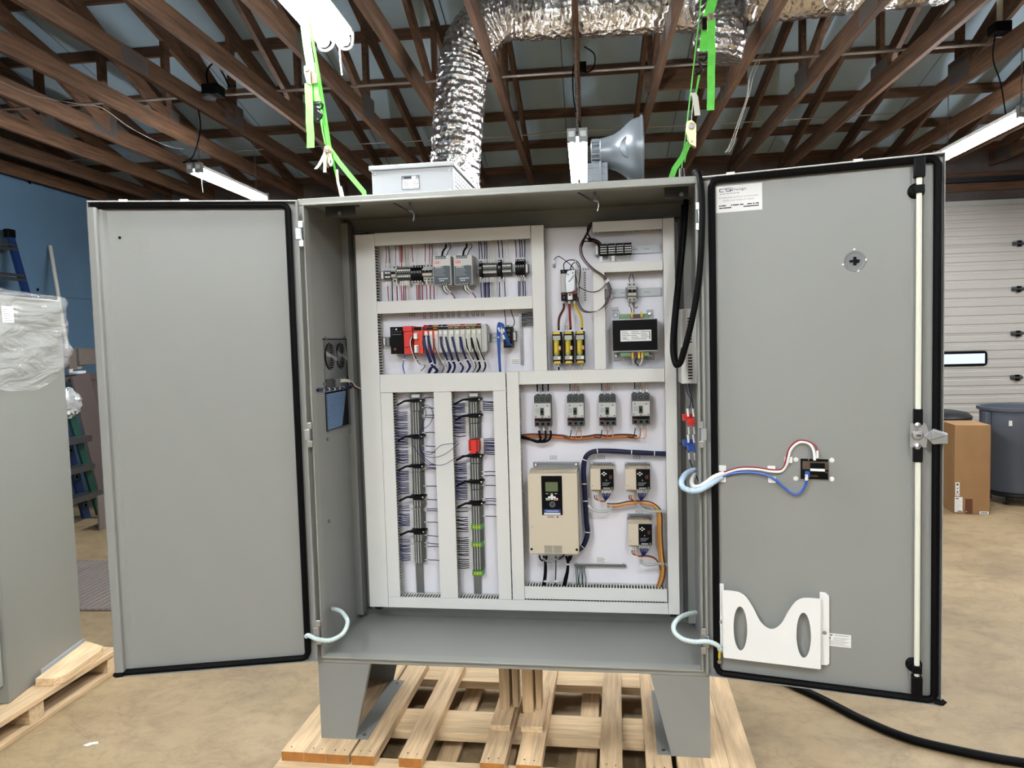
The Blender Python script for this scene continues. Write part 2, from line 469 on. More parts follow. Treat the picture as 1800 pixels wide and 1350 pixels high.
# ------------------------------------------------------------ roof: sheets, purlins, trusses (all pieces of the ceiling)
g = G('foam')
for (ya, yb) in ((YF+6, RIDGE), (RIDGE, YN-6)):
    za, zb = chordz(ya)+9.4, chordz(yb)+9.4
    g.poly([(XL-6, ya, za), (XR+6, ya, za), (XR+6, yb, zb), (XL-6, yb, zb)])
    g.poly([(XL-6, ya, za+1), (XL-6, yb, zb+1), (XR+6, yb, zb+1), (XR+6, ya, za+1)])
ceil = solo('ceiling', None, None, g, WORLD, kind='structure', sm=False)
b = G('darkgrey')
for x in (-178, -130, -82, -34.0, 6.2, 54, 102, 150, 198):
    y0, y1 = 258.0, 20.0
    b.poly([(x-.14, y0, chordz(y0)+9.3), (x+.14, y0, chordz(y0)+9.3), (x+.14, y1, chordz(y1)+9.3), (x-.14, y1, chordz(y1)+9.3)])
part('board_joint', ceil, b)
for y in (260, 236.5, 212, 184, 156, 128, 100, 72, 44, 16, -12, -40, -68, -96, -150, -200, -250, -300, -350, -400):
    z = chordz(y)+5.7
    b = G('purlin_wood'); b.box(XL, XR, y-0.75, y+0.75, z, z+3.6)
    part('purlin', ceil, b, a=(0, 0, 0), fr=WORLD, bev=0.06, sm=False)
# one truss, shared mesh data; every truss is its own set of pieces
def wob(y, s): return 0.12*math.sin(y*0.045+s)+0.07*math.sin(y*0.11+2*s)
def beam_yz(pts, w=1.5):
    gg = G('truss_wood'); gg.prism(pts, 'x', -w/2, w/2); return gg
tr = {}
tr['bottom_chord'] = mesh_from(beam_yz([(YN, HC), (YF, HC), (YF, HC+5.4), (YN, HC+5.4)]), 'bottom_chord', (0, 0, 0), False)
tr['top_chord'] = mesh_from(beam_yz([(RIDGE, chordz(RIDGE)), (YF, chordz(YF)), (YF, chordz(YF)+5.5), (RIDGE, chordz(RIDGE)+5.5)]), 'top_chord', (0, 0, 0), False)
tr['web_post'] = mesh_from(beam_yz([(139.4, HC+3), (142.9, HC+3), (142.9, chordz(141)+2), (139.4, chordz(141)+2)]), 'web_post', (0, 0, 0), False)
tr['web_brace'] = mesh_from(beam_yz([(137.5, HC+4), (141, HC+4), (141, HC+7.5), (30, 199), (27, 196)]), 'web_brace', (0, 0, 0), False)
tr['web_strut'] = mesh_from(beam_yz([(27, 199), (24, 199), (-66, HC+4), (-62, HC+4)]), 'web_strut', (0, 0, 0), False)
gp = G('plate'); 
for x in (-0.78, 0.78):
    gp.box(x-.03, x+.03, 134, 147, HC+1.2, HC+9); gp.box(x-.03, x+.03, 244, 256, HC+.6, HC+5.4); gp.box(x-.03, x+.03, 78, 90, HC+.4, HC+5.0)
tr['nail_plate'] = mesh_from(gp, 'nail_plate', (0, 0, 0), False)
for k in range(-10, 12):
    x = 12.2+24*k
    root = bpy.data.objects.new('roof_truss', None); SC.collection.objects.link(root); root.parent = ceil
    root.matrix_basis = Matrix.Translation((x*I, 0, 0))
    for nm, me in tr.items():
        o = bpy.data.objects.new(nm, me); SC.collection.objects.link(o); o.parent = root
        o.matrix_basis = Matrix.Translation((random.uniform(-.15, .15)*I if nm != 'bottom_chord' else 0, 0, 0)) @ (Matrix.Translation((1.6*I, 0, 0)) if nm in ('web_brace', 'web_post', 'web_strut') and False else Matrix.Identity(4))

# a plank nailed across two trusses under the branch of the air duct
b = G('purlin_wood'); p0 = (33.83, 149.97); p1 = (60.89, 149.88)
b.box(p0[0], p1[0]+5, 136.0, 137.5, p0[1]-3.0, p0[1]+3.0)
part('cross_plank', ceil, b)

# ------------------------------------------------------------ conduits, wires under the roof
g = G('conduit')
g.tube([(-215, 124, 150.0), (-60, 124, 150.0), (40, 124, 149.9), (150, 124, 150.2), (200, 124, 150)], 0.45, 6)
solo('conduit', 'long thin conduit run across the roof trusses on top of their bottom chords', 'conduit', g, WORLD, (-5, 124, 150))
g = G('conduit')
pts = [(-215, 190, 150.4), (-64, 190, 150.2), (-20, 190, 149.9), (21, 190, 150.6), (60, 190, 150.2), (135, 190, 150.2)]
g.tube(smooth(pts, 4), 0.22, 5)
solo('roof_cable', 'thin sagging cable run across the trusses beyond the long conduit', 'cable', g, WORLD, (-5, 190, 150))
g = G('wirewhite')
pts = [(76.94, 120.00, 164.90), (72.58, 122.00, 159.56), (68.58, 124.00, 153.19), (65.25, 128.00, 147.30), (64.65, 131.00, 141.47), (63.37, 136.00, 135.17), (61.43, 140.00, 129.17), (59.79, 141.00, 127.14)]
for d in (-0.5, 0.2, 0.9):
    g.tube(smooth([(p[0]+d*(0.6+0.5*math.sin(i*1.7+d*3)), p[1], p[2]) for i, p in enumerate(pts)], 5), 0.09, 4)
solo('wire_tail', 'bunch of thin pale wires dangling beneath the trusses over the open cabinet door', 'wires', g, WORLD, (60, 130, 145))
g = G('conduit')
g.tube(smooth([(-132.00, 66.16, 136.19), (-132.00, 77.54, 136.41), (-132.00, 95.38, 139.80), (-132.00, 105.57, 141.82), (-132.00, 119.29, 139.76), (-132.00, 138.43, 139.32), (-132.00, 150.15, 140.95)], 5), 0.07, 4)
solo('slack_wire', 'thin white wire sagging across the trusses toward the far shop light', 'wires', g, WORLD, (-132, 150, 150))
# junction box with a looped black lead
jb = thing('junction_box', 'black junction box with a looped lead on a roof truss', 'junction box', WORLD, (-100.98, 114.60, 148.00))
j = INFO[jb.name][1]
b = G('black'); b.box(j[0]-2.6, j[0]+2.6, j[1]-2.6, j[1]+2.6, j[2]-1.6, j[2]+1.6); b.cyl((j[0]-1, j[1]-1, j[2]-2.6), (j[0]-1, j[1]-1, j[2]-1.6), 2.2, 10, 'darkgrey')
part('box', jb, b, bev=0.2)
b = G('black'); b.tube(smooth([(j[0]-1.5, j[1], j[2]+1), (j[0]-1.8, j[1], j[2]+6), (j[0]+1, j[1], j[2]+8.5), (j[0]+3.5, j[1], j[2]+5), (j[0]+5.5, j[1], j[2]+1), (j[0]+7, j[1]+1, j[2]+1.5)], 6), 0.3, 6)
part('lead', jb, b)
jb2 = thing('junction_box', 'black junction box on the roof beam before the twin-tube light seen end-on', 'junction box', WORLD, (13.50, 120.53, 150.00))
j = INFO[jb2.name][1]
b = G('black'); b.box(j[0]-1.5, j[0]+1.5, j[1]-1.5, j[1]+1.5, j[2]-1.2, j[2]+1.2); part('box', jb2, b, bev=0.15)
b = G('black'); b.tube(smooth([(j[0]+1, j[1], j[2]+6), (j[0]+4, j[1], j[2]+3.5), (j[0]+3.6, j[1], j[2]-.5), (j[0]+1, j[1], j[2]-1.5), (j[0]-2.2, j[1], j[2]+1), (j[0]-2.6, j[1]-2, j[2]-9), (j[0]-1.4, j[1]-6, j[2]-17), (j[0]+.2, j[1]-14, j[2]-26), (12.3, 74, 119)], 6), 0.22, 6)
part('lead', jb2, b)

jb3 = thing('junction_box', 'black junction box under a white pipe, above the light by the lock-rod door', 'junction box', WORLD, (128.72, 112.41, 150.00))
j = INFO[jb3.name][1]
b = G('black'); b.box(j[0]-2.2, j[0]+2.2, j[1]-2.2, j[1]+2.2, j[2]-1.5, j[2]+1.3); part('box', jb3, b, bev=.2)
b = G('offwhite'); b.cyl((j[0], j[1], j[2]+1.3), (j[0], j[1], j[2]+24), .75, 10); part('pipe', jb3, b)
b = G('black'); b.tube(smooth([(j[0]-1, j[1], j[2]-1), (j[0]-1.6, j[1], j[2]-8), (j[0]+.2, j[1]-.5, j[2]-15), (j[0]+1.4, j[1]-1, j[2]-24)], 6), .2, 5); part('lead', jb3, b)
# ------------------------------------------------------------ shop lights
def shop_light(x, y0, z, label, ends=True, chains=True, cord=True, group=None, top=HC, wide=False):
    t = thing('shop_light', label, 'light', WORLD, (x, y0+24, z), group)
    y1 = y0+48
    if wide:
        sp, rr = 2.0, 1.15
        b = G('reflector'); b.box(x-3.5, x+3.5, y0, y1, z+1.9, z+2.2); b.box(x-1.6, x+1.6, y0, y1, z+2.2, z+4.2); b.box(x-.3, x+.3, y0+1, y1-1, z-.4, z+1.9, 'midgrey')
    else:
        sp, rr = 1.38, 0.98
        b = G('reflector'); b.box(x-2.3, x-.35, y0, y1, z+.7, z+1.7); b.box(x+.35, x+2.3, y0, y1, z+.7, z+1.7); b.box(x-.35, x+.35, y0, y1, z+.5, z+1.1, 'midgrey')
    part('housing', t, b)
    for s in (-sp, sp):
        b = G('tube'); b.cyl((x+s, y0+1.0, z), (x+s, y1-1.0, z), rr, 14)
        part('tube', t, b)
    for (a, c) in ((y0-0.6, y0+1.0), (y1-1.0, y1+0.6)):
        if wide:
            b = G('reflector')
            b.tube(smooth([(x+u, (a+c)/2, z+v) for u, v in ((-3.5, 1.6), (-3.2, -.9), (-2.0, -1.45), (-.8, -.9), (0, .3), (.8, -.9), (2.0, -1.45), (3.2, -.9), (3.5, 1.6))], 4), 0.28, 6, 'midgrey')
            b.box(x-3.5, x+3.5, a, c, z+1.5, z+2.2)
        else:
            b = G('midgrey')
            for s in (-sp, sp):
                b.box(x+s-1.05, x+s+1.05, a, c, z-0.8, z+2.3); b.box(x+s-.7, x+s+.7, a-.05, a, z+.3, z+1.6, 'lightgrey')
        part('end_cap', t, b, bev=0.12)
    if chains:
        for y in (y0+3, y1-5):
            b = G('zinc'); zz = z+(4.2 if wide else 2.2); k = 0
            while zz < top-0.3:
                if k % 2: b.box(x-.22, x-.12, y-.05, y+.05, zz, zz+.9); b.box(x+.12, x+.22, y-.05, y+.05, zz, zz+.9); b.box(x-.22, x+.22, y-.05, y+.05, zz, zz+.1)
                else: b.box(x-.05, x+.05, y-.22, y-.12, zz, zz+.9); b.box(x-.05, x+.05, y+.12, y+.22, zz, zz+.9); b.box(x-.05, x+.05, y-.22, y+.22, zz, zz+.1)
                zz += 0.78; k += 1
            part('chain', t, b, kind='stuff')
    if cord:
        b = G('white'); b.tube([(x+1, cord, z+1), (x+1.1, cord, z-4), (x+1.3, cord, z-6.5)], 0.14, 6); part('pull_cord', t, b)
    return t
L1 = shop_light(-107.6, 113, 123.6, 'lit shop light on chains nearest the blue wall', cord=115)
b = G('black'); b.tube(smooth([(-108, 118, HC), (-106.5, 116, 138), (-107, 115, 133), (-109, 114.5, 128), (-112, 114, 126.4), (-108, 115, 127)], 5), 0.22, 5); part('power_lead', L1, b)
shop_light(-33.0, -17, 125, 'lit twin-tube shop light overhead beside the green strap with the dangling loose end', cord=30, wide=True)
shop_light(12.1, 71, 115.4, 'lit twin-tube shop light seen end-on beside the bell-shaped lamp', cord=0)
shop_light(131.6, 104, 124.2, 'lit shop light hanging over the free edge of the door with the paper pocket', cord=0)
# unseen shop lights: some read off door reflections, others added to brighten the scene
for (x, y) in ((-33, -300), (-86, -290), (-90, -440), (20, -400), (131.6, -60), (131.6, -300), (-33, -135), (36, -135), (-80, -185), (214, 150)):
    shop_light(x, y, 125, 'unseen shop light outside the view', chains=False, cord=0, group='unseen shop lights outside the view')

# ------------------------------------------------------------ foil air duct
def crinkle(seed, R):
    rnd = random.Random(seed)
    ph = [rnd.uniform(0, 6.28) for _ in range(8)]
    def f(i, j, r):
        a = j/40*2*PI
        return R*(1+0.022*math.sin(i*1.9+1.5*math.sin(a*2+ph[0]))+0.016*math.sin(i*0.83+a*3+ph[1])+0.012*math.sin(a*9+i*0.6+ph[2])+0.010*rnd.uniform(-1, 1))
    return f
du = thing('air_duct', 'large silver foil flexible duct running along the trusses and dropping behind the grey cabinet', 'duct', WORLD, (-20, 99, 110))
path = smooth([(-24.6, 99, 72), (-23.6, 99, 100), (-22.2, 99, 120), (-20.2, 99, 138), (-17.5, 99, 150), (-9.5, 99, 157.5), (3, 99, 157.6), (26, 99, 157.2), (48, 99, 156.9)], 30)
b = G('foil'); b.tube(path, 7.0, 40, rf=crinkle(3, 7.0)); part('main_run', du, b)
path = smooth([(48, 99, 157), (62, 100, 158.4), (80, 101, 159.5), (110, 102, 161)], 22)
b = G('foil'); b.tube(path, 7.2, 40, rf=crinkle(5, 7.2)); part('far_run', du, b)
path = smooth([(47, 96, 158), (48.5, 92, 153.5), (49.5, 90, 147), (48, 91, 139)], 18)
b = G('foil'); b.tube(path, 6.6, 40, rf=crinkle(9, 6.6)); part('branch_elbow', du, b)

# ------------------------------------------------------------ the big open enclosure
cab = thing('control_cabinet', 'tall grey steel control cabinet standing open on a wooden pallet', 'control cabinet', CAB, (0, 0, 0))
W0, D0, H0 = 60.0, 20.0, 72.0
g = G('grey')
t = 0.12
g.box(0, t, 0, D0, 0, H0); g.box(W0-t, W0, 0, D0, 0, H0); g.box(0, W0, 0, D0, H0-t, H0); g.box(0, W0, 0, D0, 0, t); g.box(0, W0, D0-t, D0, 0, H0)
part('shell', cab, g, sm=False)
# front frame with its raised inner lip
g = G('grey2')
fw_ = 1.12
for (x0, x1, z0, z1) in ((0, W0, H0-fw_, H0), (0, W0, 0, fw_), (0, fw_, fw_, H0-fw_), (W0-fw_, W0, fw_, H0-fw_)):
    g.box(x0, x1, -0.06, 0.08, z0, z1)
for (x0, x1, z0, z1) in ((fw_-.3, W0-fw_+.3, H0-fw_-.02, H0-fw_+.28), (fw_-.3, W0-fw_+.3, fw_-.28, fw_+.02), (fw_-.28, fw_+.02, fw_, H0-fw_), (W0-fw_-.02, W0-fw_+.28, fw_, H0-fw_)):
    g.box(x0, x1, -0.55, 1.2, z0, z1)
part('front_frame', cab, g, bev=0.08)
# folded stiffener columns inside the side walls
g = G('grey')
g.box(t, 1.3, 17.2, 19.8, 1, H0-1); part('corner_column', cab, g)
g = G('grey'); g.box(W0-1.3, W0-t, 17.2, 19.8, 1, H0-1); part('corner_column', cab, g)
g = G('zinc')
for (a, b_) in (((7.99, 50.88), 0), ((16.63, 51.08), 0), ((6.72, 43.46), 0), ((17.22, 34.28), 0), ((7.14, 34.34), 0), ((4.57, 42.68), 0), ((6.39, 20.87), 0)):
    g.cyl((t, a[0], a[1]), (t+.25, a[0], a[1]), 0.28, 8)
for (px, py) in ((14.81, 69.78), (24.41, 69.87), (14.23, 69.89), (21.14, 69.78), (39.17, 70.56), (49.08, 70.59)):
    g.cyl((px, 4, H0-t-.3), (px, 4, H0-t), 0.25, 8)
part('wall_bolts', cab, g, kind='stuff')
# door-stay brackets under the roof of the enclosure
for x in ((16.66, 71.22)[0], (44.69, 69.71)[0]):
    g = G('zinc'); g.box(x-1, x+1, 2.2, 3.6, H0-.5, H0-t); g.cyl((x, 3, H0-.4), (x+.1, 3, H0-2.0), .18, 8); g.cyl((x-.1, 3, H0-2), (x+.6, 3, H0-2.3), .22, 8); g.tube(smooth([(x+.2, 3, H0-1.6), (x+.6, 3.2, H0-2.6), (x+.4, 3.3, H0-3.6)], 4), .12, 5)
    g.tube([(x-.2, 3, H0-2.2), (x-2.8, 2.6, H0-.6)], .12, 6, 'darkgrey')
    part('light_hook', cab, g)
for (x0, x1) in (((2.51, 70.40)[0], (7.29, 70.33)[0]), ((54.94, 70.18)[0], (58.39, 70.16)[0])):
    g = G('darkgrey'); g.box(x0, x1, 4.6, 5.0, H0-2.0, H0-.2); g.box(x0, x1, 4.6, 7, H0-.3, H0-.12); g.cyl((x0+2.4, 4.2, H0-1.6), (x0+2.4, 4.7, H0-1.6), .3, 8, 'zinc')
    part('stay_bracket', cab, g)
# legs: front and rear plate, side plate, inward foot flange
def leg(name_x, sgn):
    g = G('grey'); h = -12.33
    X = lambda u: u if sgn > 0 else W0-u
    for y in (0.0, D0-0.12):
        pts = [(X(0), h), (X(5.6), h), (X(8.5), -0.04), (X(0), -0.04)]
        if sgn < 0: pts = pts[::-1]
        g.prism(pts, 'y', y, y+0.12)
    g.box(X(0), X(0.12), 0.05, D0-.05, h, -.04)
    pts = [(0.1, h), (D0-.1, h), (D0-.1, -.04), (0.1, -.04)]
    g.box(X(0.1), X(8.2), 0.12, D0-.12, -.2, -.04)
    g.box(X(5.0), X(7.6), 0.12, D0-.1, h, h+.14)
    a = X(5.6); b2 = X(8.5)
    g.prism([(X(5.5), h+.05), (X(5.62), h+.05), (X(8.5), -.1), (X(8.38), -.1)] if sgn > 0 else [(X(8.38), -.1), (X(8.5), -.1), (X(5.62), h+.05), (X(5.5), h+.05)], 'y', .1, 1.0)
    for y in (1.2, D0-1.2): g.cyl((X(6.7), y, h+.14), (X(6.7), y, h+.2), .28, 10, 'zinc')
    part('leg', cab, g, sm=False)
leg('l', 1); leg('r', -1)
# mounting panel
g = G('panelwhite'); g.box(2, 58, 19.0, 19.14, 2.0, (38.93, 68.65)[1])
pan = part('back_panel', cab, g, sm=False)
g = G('zinc')
for x in (2.8, 57.2):
    for z in (1.6, 69.6): g.cyl((x, 18.8, z), (x, 19.9, z), .3, 8); g.box(x-1.4, x+1.4, 18.7, 19.9, z-.2, z-.05)
part('panel_stud', cab, g, kind='stuff')
def din_rail(x0, x1, z, vert=False):
    g = G('zinc')
    if not vert:
        g.box(x0, x1, 18.72, 18.78, z-.5, z+.5); g.box(x0, x1, 18.7, 19.0, z+.42, z+.5); g.box(x0, x1, 18.7, 19.0, z-.5, z-.42)
        g.box(x0, x1, 18.66, 18.74, z+.5, z+.69); g.box(x0, x1, 18.66, 18.74, z-.69, z-.5)
        x = x0+.8; k = 0
        while x < x1-1:
            g.box(x, x+.9, 18.7, 18.74, z-.05, z+.05, 'darkgrey')
            if k % 2: g.cyl((x+1.5, 18.62, z), (x+1.5, 18.8, z), .14, 8)
            x += 1.9; k += 1
    else:
        g.box(z-.5, z+.5, 18.72, 18.78, x0, x1); g.box(z+.42, z+.5, 18.7, 19.0, x0, x1); g.box(z-.5, z-.42, 18.7, 19.0, x0, x1)
        g.box(z+.5, z+.69, 18.66, 18.74, x0, x1); g.box(z-.69, z-.5, 18.66, 18.74, x0, x1)
    part('din_rail', pan, g)

# ------------------------------------------------------------ doors
def gasket(x0, x1, z0, z1, y, sides, r=.42):
    g = G('rubber')
    c = 0.8
    if sides == 'LTRB':
        P = [(x0+c, y, z0), (x1-c, y, z0), (x1-.25, y, z0+.25), (x1, y, z0+c), (x1, y, z1-c), (x1-.25, y, z1-.25), (x1-c, y, z1), (x0+c, y, z1), (x0+.25, y, z1-.25), (x0, y, z1-c), (x0, y, z0+c), (x0+.25, y, z0+.25), (x0+c, y, z0)]
    else:   # open on the free side
        P = [(x1, y, z0), (x0+c, y, z0), (x0+.25, y, z0+.25), (x0, y, z0+c), (x0, y, z1-c), (x0+.25, y, z1-.25), (x0+c, y, z1), (x1, y, z1)]
    g.tube(P, r, 8, flat=1.15)
    return g
def door_body(side, wid, z0, z1):
    # pan with flanges folded towards the viewer (the inner side)
    g = G('grey')
    g.box(0, wid, -.02, 0.1, z0, z1)
    fl = 1.0
    g.box(0, wid, -fl, 0.1, z1-.1, z1); g.box(0, wid, -fl, 0.1, z0, z0+.1); g.box(0, .1, -fl, .1, z0, z1); g.box(wid-.1, wid, -fl, .1, z0, z1)
    # returned lip
    g.box(0, 0.35, -fl, -fl+.08, z0, z1)
    return g
ZT, ZB = H0-.587, .842
WD = 29.6
# door on the left of the opening
g = door_body('L', WD, ZB, ZT)
# rolled stiffener along the free edge
e = WD
g.prism([(e, 0), (e, -1.25), (e-.15, -1.4), (e-1.0, -1.45), (e-1.25, -1.3), (e-1.3, -.5), (e-1.8, -.35), (e-2.3, -.02), (e-2.3, 0)], 'z', ZB+.9, ZT-.9)
dl = part('door', cab, g, fr=DLF, sm=False)
gk = gasket(1.55, WD-.4, ZB+.55, ZT-.55, -.55, 'open'); part('gasket', dl, gk)
g = G('rubber'); g.tube([(WD-1.1, -1.2, ZB+.5), (WD-.2, -1.3, ZB+.45), (WD+.1, -1.0, ZB+.45)], .34, 8); part('gasket_end', dl, g)
c = (25.76, 66.33)
g = G('black'); g.cyl((c[0], -.06, c[1]), (c[0], .0, c[1]), .22, 12); part('hole', dl, g)
x0, x1, z0, z1 = 21.47, 24.56, 64.37, 67.47
g = G('grey2')
for (a, b_, c_, d) in ((x0, x1, z0, z0+.06), (x0, x1, z1-.06, z1), (x0, x0+.06, z0, z1), (x1-.06, x1, z0, z1), (x0+.3, x0+.9, z1-.7, z1-.64), (x0+.3, x0+.36, z1-1.6, z1-.7)):
    g.box(a, b_, -.05, -.015, c_, d)
for cx in (x0+(x1-x0)*.32, x0+(x1-x0)*.72):
    g.lathe([(.55, 0), (.62, -.03), (.55, -.05), (.5, -.03), (.55, 0)], (cx, -.015, z0+.75), 'y', 20)
part('template_outline', dl, g)
def hinge(parent, fr, z, side):
    g = G('steel')
    g.cyl((-.25, -.85, z-1.9), (-.25, -.85, z+1.9), .17, 10)
    for (a, b_) in ((-1.9, -.9), (.9, 1.9)):
        g.box(-.62, .1, -1.15, -.6, z+a, z+b_)
    g.box(-.3, .55, -1.2, -.6, z-.85, z+.85, 'alu')
    part('hinge', parent, g, fr=fr, bev=.06)
for z in ((-0.20, 66.50)[1], (-0.24, 36.19)[1], (-0.21, 5.44)[1]): hinge(dl, DLF, z, 'L')
def edge_clips(parent, fr, us):
    g = G('white')
    g.box(.1, WD, -1.06, -.9, ZT-.02, ZT+.09)  # light caught on the door's top edge, drawn as a white strip
    for u in us: g.box(u-.55, u+.55, -1.16, -.75, ZT-.1, ZT+.28)
    part('lit_top_edge', parent, g, label='top edge catching light, drawn as a white strip with small tabs', fr=fr)
edge_clips(dl, DLF, ((24.65, 71.35)[0], (16.14, 71.32)[0]))

# door on the right
g = door_body('R', WD, ZB, ZT)
e = WD
g.prism([(e-3.6, 0), (e-3.4, -.25), (e-2.4, -.28), (e-2.2, 0)][::-1], 'z', ZB+1.5, ZT-1.5)
dr_ = part('door', cab, g, fr=DRF, sm=False)
gk = gasket(1.5, WD-.75, ZB+.5, ZT-.5, -.6, 'LTRB'); part('gasket', dr_, gk)
g = G('rubber'); g.tube([(WD-.7, -.7, ZB+.45), (WD+.1, -1.0, ZB+.45), (WD+.35, -.9, ZB+.8)], .36, 8); part('gasket_end', dr_, g)
for z in ((-0.34, 66.14)[1], (-0.40, 35.72)[1], (-0.28, 5.90)[1]): hinge(dr_, DRF, z, 'R')
edge_clips(dr_, DRF, ((4.06, 71.41)[0], (19.78, 71.52)[0]))
# three-point lock
lx = (26.66, 36.15)[0]
zt0 = (26.83, 69.43)[1]; zb0 = (26.67, 4.44)[1]; zm = (26.66, 36.15)[1]
g = G('offwhite')
g.cyl((lx, -1.5, zm+3.0), (lx, -1.5, zt0-.8), .33, 12); g.cyl((lx, -1.5, zb0+.2), (lx, -1.5, zm-3.0), .33, 12)
part('lock_rod', dr_, g, fr=DRF)
for zz in ((26.84, 67.11)[1], (26.60, 5.65)[1]):
    g = G('black'); g.lathe([(1.0, 0), (1.0, -.35), (.75, -.6), (.75, -1.2)], (lx-.15, 0, zz), 'y', 16); g.box(lx-.55, lx+.55, -2.0, -1.1, zz-.5, zz+.5); part('rod_guide', dr_, g, fr=DRF, bev=.08)
for (za, zc) in ((zt0-.9, zt0+1.6), (zb0-2.4, zb0+.3)):
    g = G('black'); g.box(lx-.62, lx+.62, -2.0, -.9, za, zc); part('rod_end', dr_, g, fr=DRF, bev=.12)
for s in (1, -1):
    g = G('black'); g.box(lx-.55, lx+.5, -1.9, -1.1, zm+s*1.4, zm+s*3.4); part('rod_socket', dr_, g, fr=DRF, bev=.1)
g = G('alu'); g.prism([(lx-.9, zm-1.5), (lx+.9, zm-1.5), (lx+1.0, zm-.6), (lx+1.3, zm+.2), (lx+.8, zm+1.6), (lx-.9, zm+1.6)], 'y', -1.75, -1.6)
for s in (1.35, -1.35): g.lathe([(.42, 0), (.36, -.25), (0, -.38)], (lx-.1, -1.75, zm+s), 'y', 12, 'steel')
g.lathe([(.7, 0), (.55, -.25), (0, -.3)], (lx-.1, -1.75, zm+.1), 'y', 14, 'steel'); g.box(lx-.25, lx+.25, -2.15, -2.0, zm-.05, zm+.2, 'darkgrey')
part('latch_plate', dr_, g, fr=DRF)
g = G('alu'); g.prism([(lx+.6, zm-.1), (lx+1.2, zm-.55), (lx+1.6, zm-1.05), (WD+.35, zm-.9), (WD+.3, zm+.35), (lx+1.7, zm+.95), (lx+1.2, zm+.55)], 'y', -1.95, -1.55); g.prism([(lx+1.3, zm-.5), (WD+.2, zm+.2), (lx+1.6, zm+.8)], 'y', -2.2, -1.9)
part('latch_arm', dr_, g, fr=DRF, bev=.06)
# rotary disconnect seen through its round cut-out
c = (19.48, 58.79)
g = G('midgrey'); g.lathe([(1.35, -.02), (1.3, -.09), (1.05, -.07), (1.0, -.03), (0, -.03)], (c[0], 0, c[1]), 'y', 28)
g.box(c[0]-.65, c[0]+.6, -.12, -.03, c[1]-.16, c[1]+.16, 'black'); g.box(c[0]-.2, c[0]+.2, -.12, -.03, c[1]-.55, c[1]+.55, 'black'); g.box(c[0]-.1, c[0]+.45, -.13, -.03, c[1]-.3, c[1]+.2, 'black')
part('handle_bushing', dr_, g, fr=DRF)
g = G('steel')
for (px, pz) in ((19.45, 60.27), (20.86, 58.85), (18.09, 58.36), (19.92, 57.43)):
    g.lathe([(.2, 0), (.16, -.1), (0, -.14)], (px, 0, pz), 'y', 10)
part('screw', dr_, g, fr=DRF, kind='stuff')
# stickers
x0, x1, z0, z1 = 2.01, 8.09, 66.35, 70.15
z1 = (8.12, 70.08)[1]; z0 = (1.97, 66.49)[1]
w = x1-x0; h = z1-z0
g = G('paper'); g.box(x0, x1, -.06, -.02, z0, z1)
T = lambda s, u, v, hh, m='ink', ww=None, al='l': g.text(s, x0+w*u, -.066, z0+h*v, h*hh, m, None if ww is None else w*ww, al)
for (u0, u1, v0, v1) in ((.085, .195, .885, .905), (.075, .095, .80, .89), (.085, .175, .775, .8), (.22, .345, .895, .915), (.205, .23, .85, .90), (.22, .335, .835, .855), (.315, .345, .79, .845), (.21, .33, .775, .8)): g.prism([(x0+w*u0-.06*(1-v0), z0+h*v0), (x0+w*u1-.06*(1-v0), z0+h*v0), (x0+w*u1+.04, z0+h*v1), (x0+w*u0+.04, z0+h*v1)], 'y', -.066, -.06, 'navyink')
T('Design', .36, .83, .12, 'navyink', .30)
bar = lambda u0, u1, v, hh=.02, m='inkgrey': g.box(x0+w*u0, x0+w*u1, -.064, -.06, z0+h*(v-hh), z0+h*(v+hh), m)
for k in range(6): bar(.08+.075*k, .14+.075*k, .705, .012)
T('Providing Balanced Power and Automation', .08, .55, .085, 'inkgrey', .84); T('Solutions with Quality and Integrity', .16, .44, .085, 'inkgrey', .67)
for (u0, u1, v) in ((.07, .11, .255), (.12, .22, .255), (.33, .36, .255), (.37, .50, .255), (.52, .60, .255), (.68, .78, .255), (.80, .84, .255), (.86, .93, .255), (.07, .15, .17), (.16, .34, .17), (.60, .93, .17)): bar(u0, u1, v, .022, 'ink')
part('sticker', dr_, g, label='white company sticker with dark lettering', fr=DRF, sm=False)
x0, x1, z0, z1 = 15.84, 19.02, 6.87, 8.62
w = x1-x0; h = z1-z0
g = G('paper'); g.box(x0, x1, -.06, -.02, z0, z1)
for (u0, u1, v, hh, m) in ((.05, .16, .87, .04, 'ink'), (.18, .28, .87, .04, 'ink'), (.34, .92, .88, .025, 'inkgrey')): bar(u0, u1, v, hh, m)
for k in range(7): g.box(x0+w*(.3 if k < 3 else .05), x1-w*(.06+.1*(k % 3)), -.066, -.06, z0+h*(.68-.095*k), z0+h*(.71-.095*k), 'inkgrey')
g.box(x0+w*.06, x0+w*.2, -.066, -.06, z0+h*.52, z0+h*.74, 'inkgrey')
part('sticker', dr_, g, label='small white rating sticker', fr=DRF, sm=False)
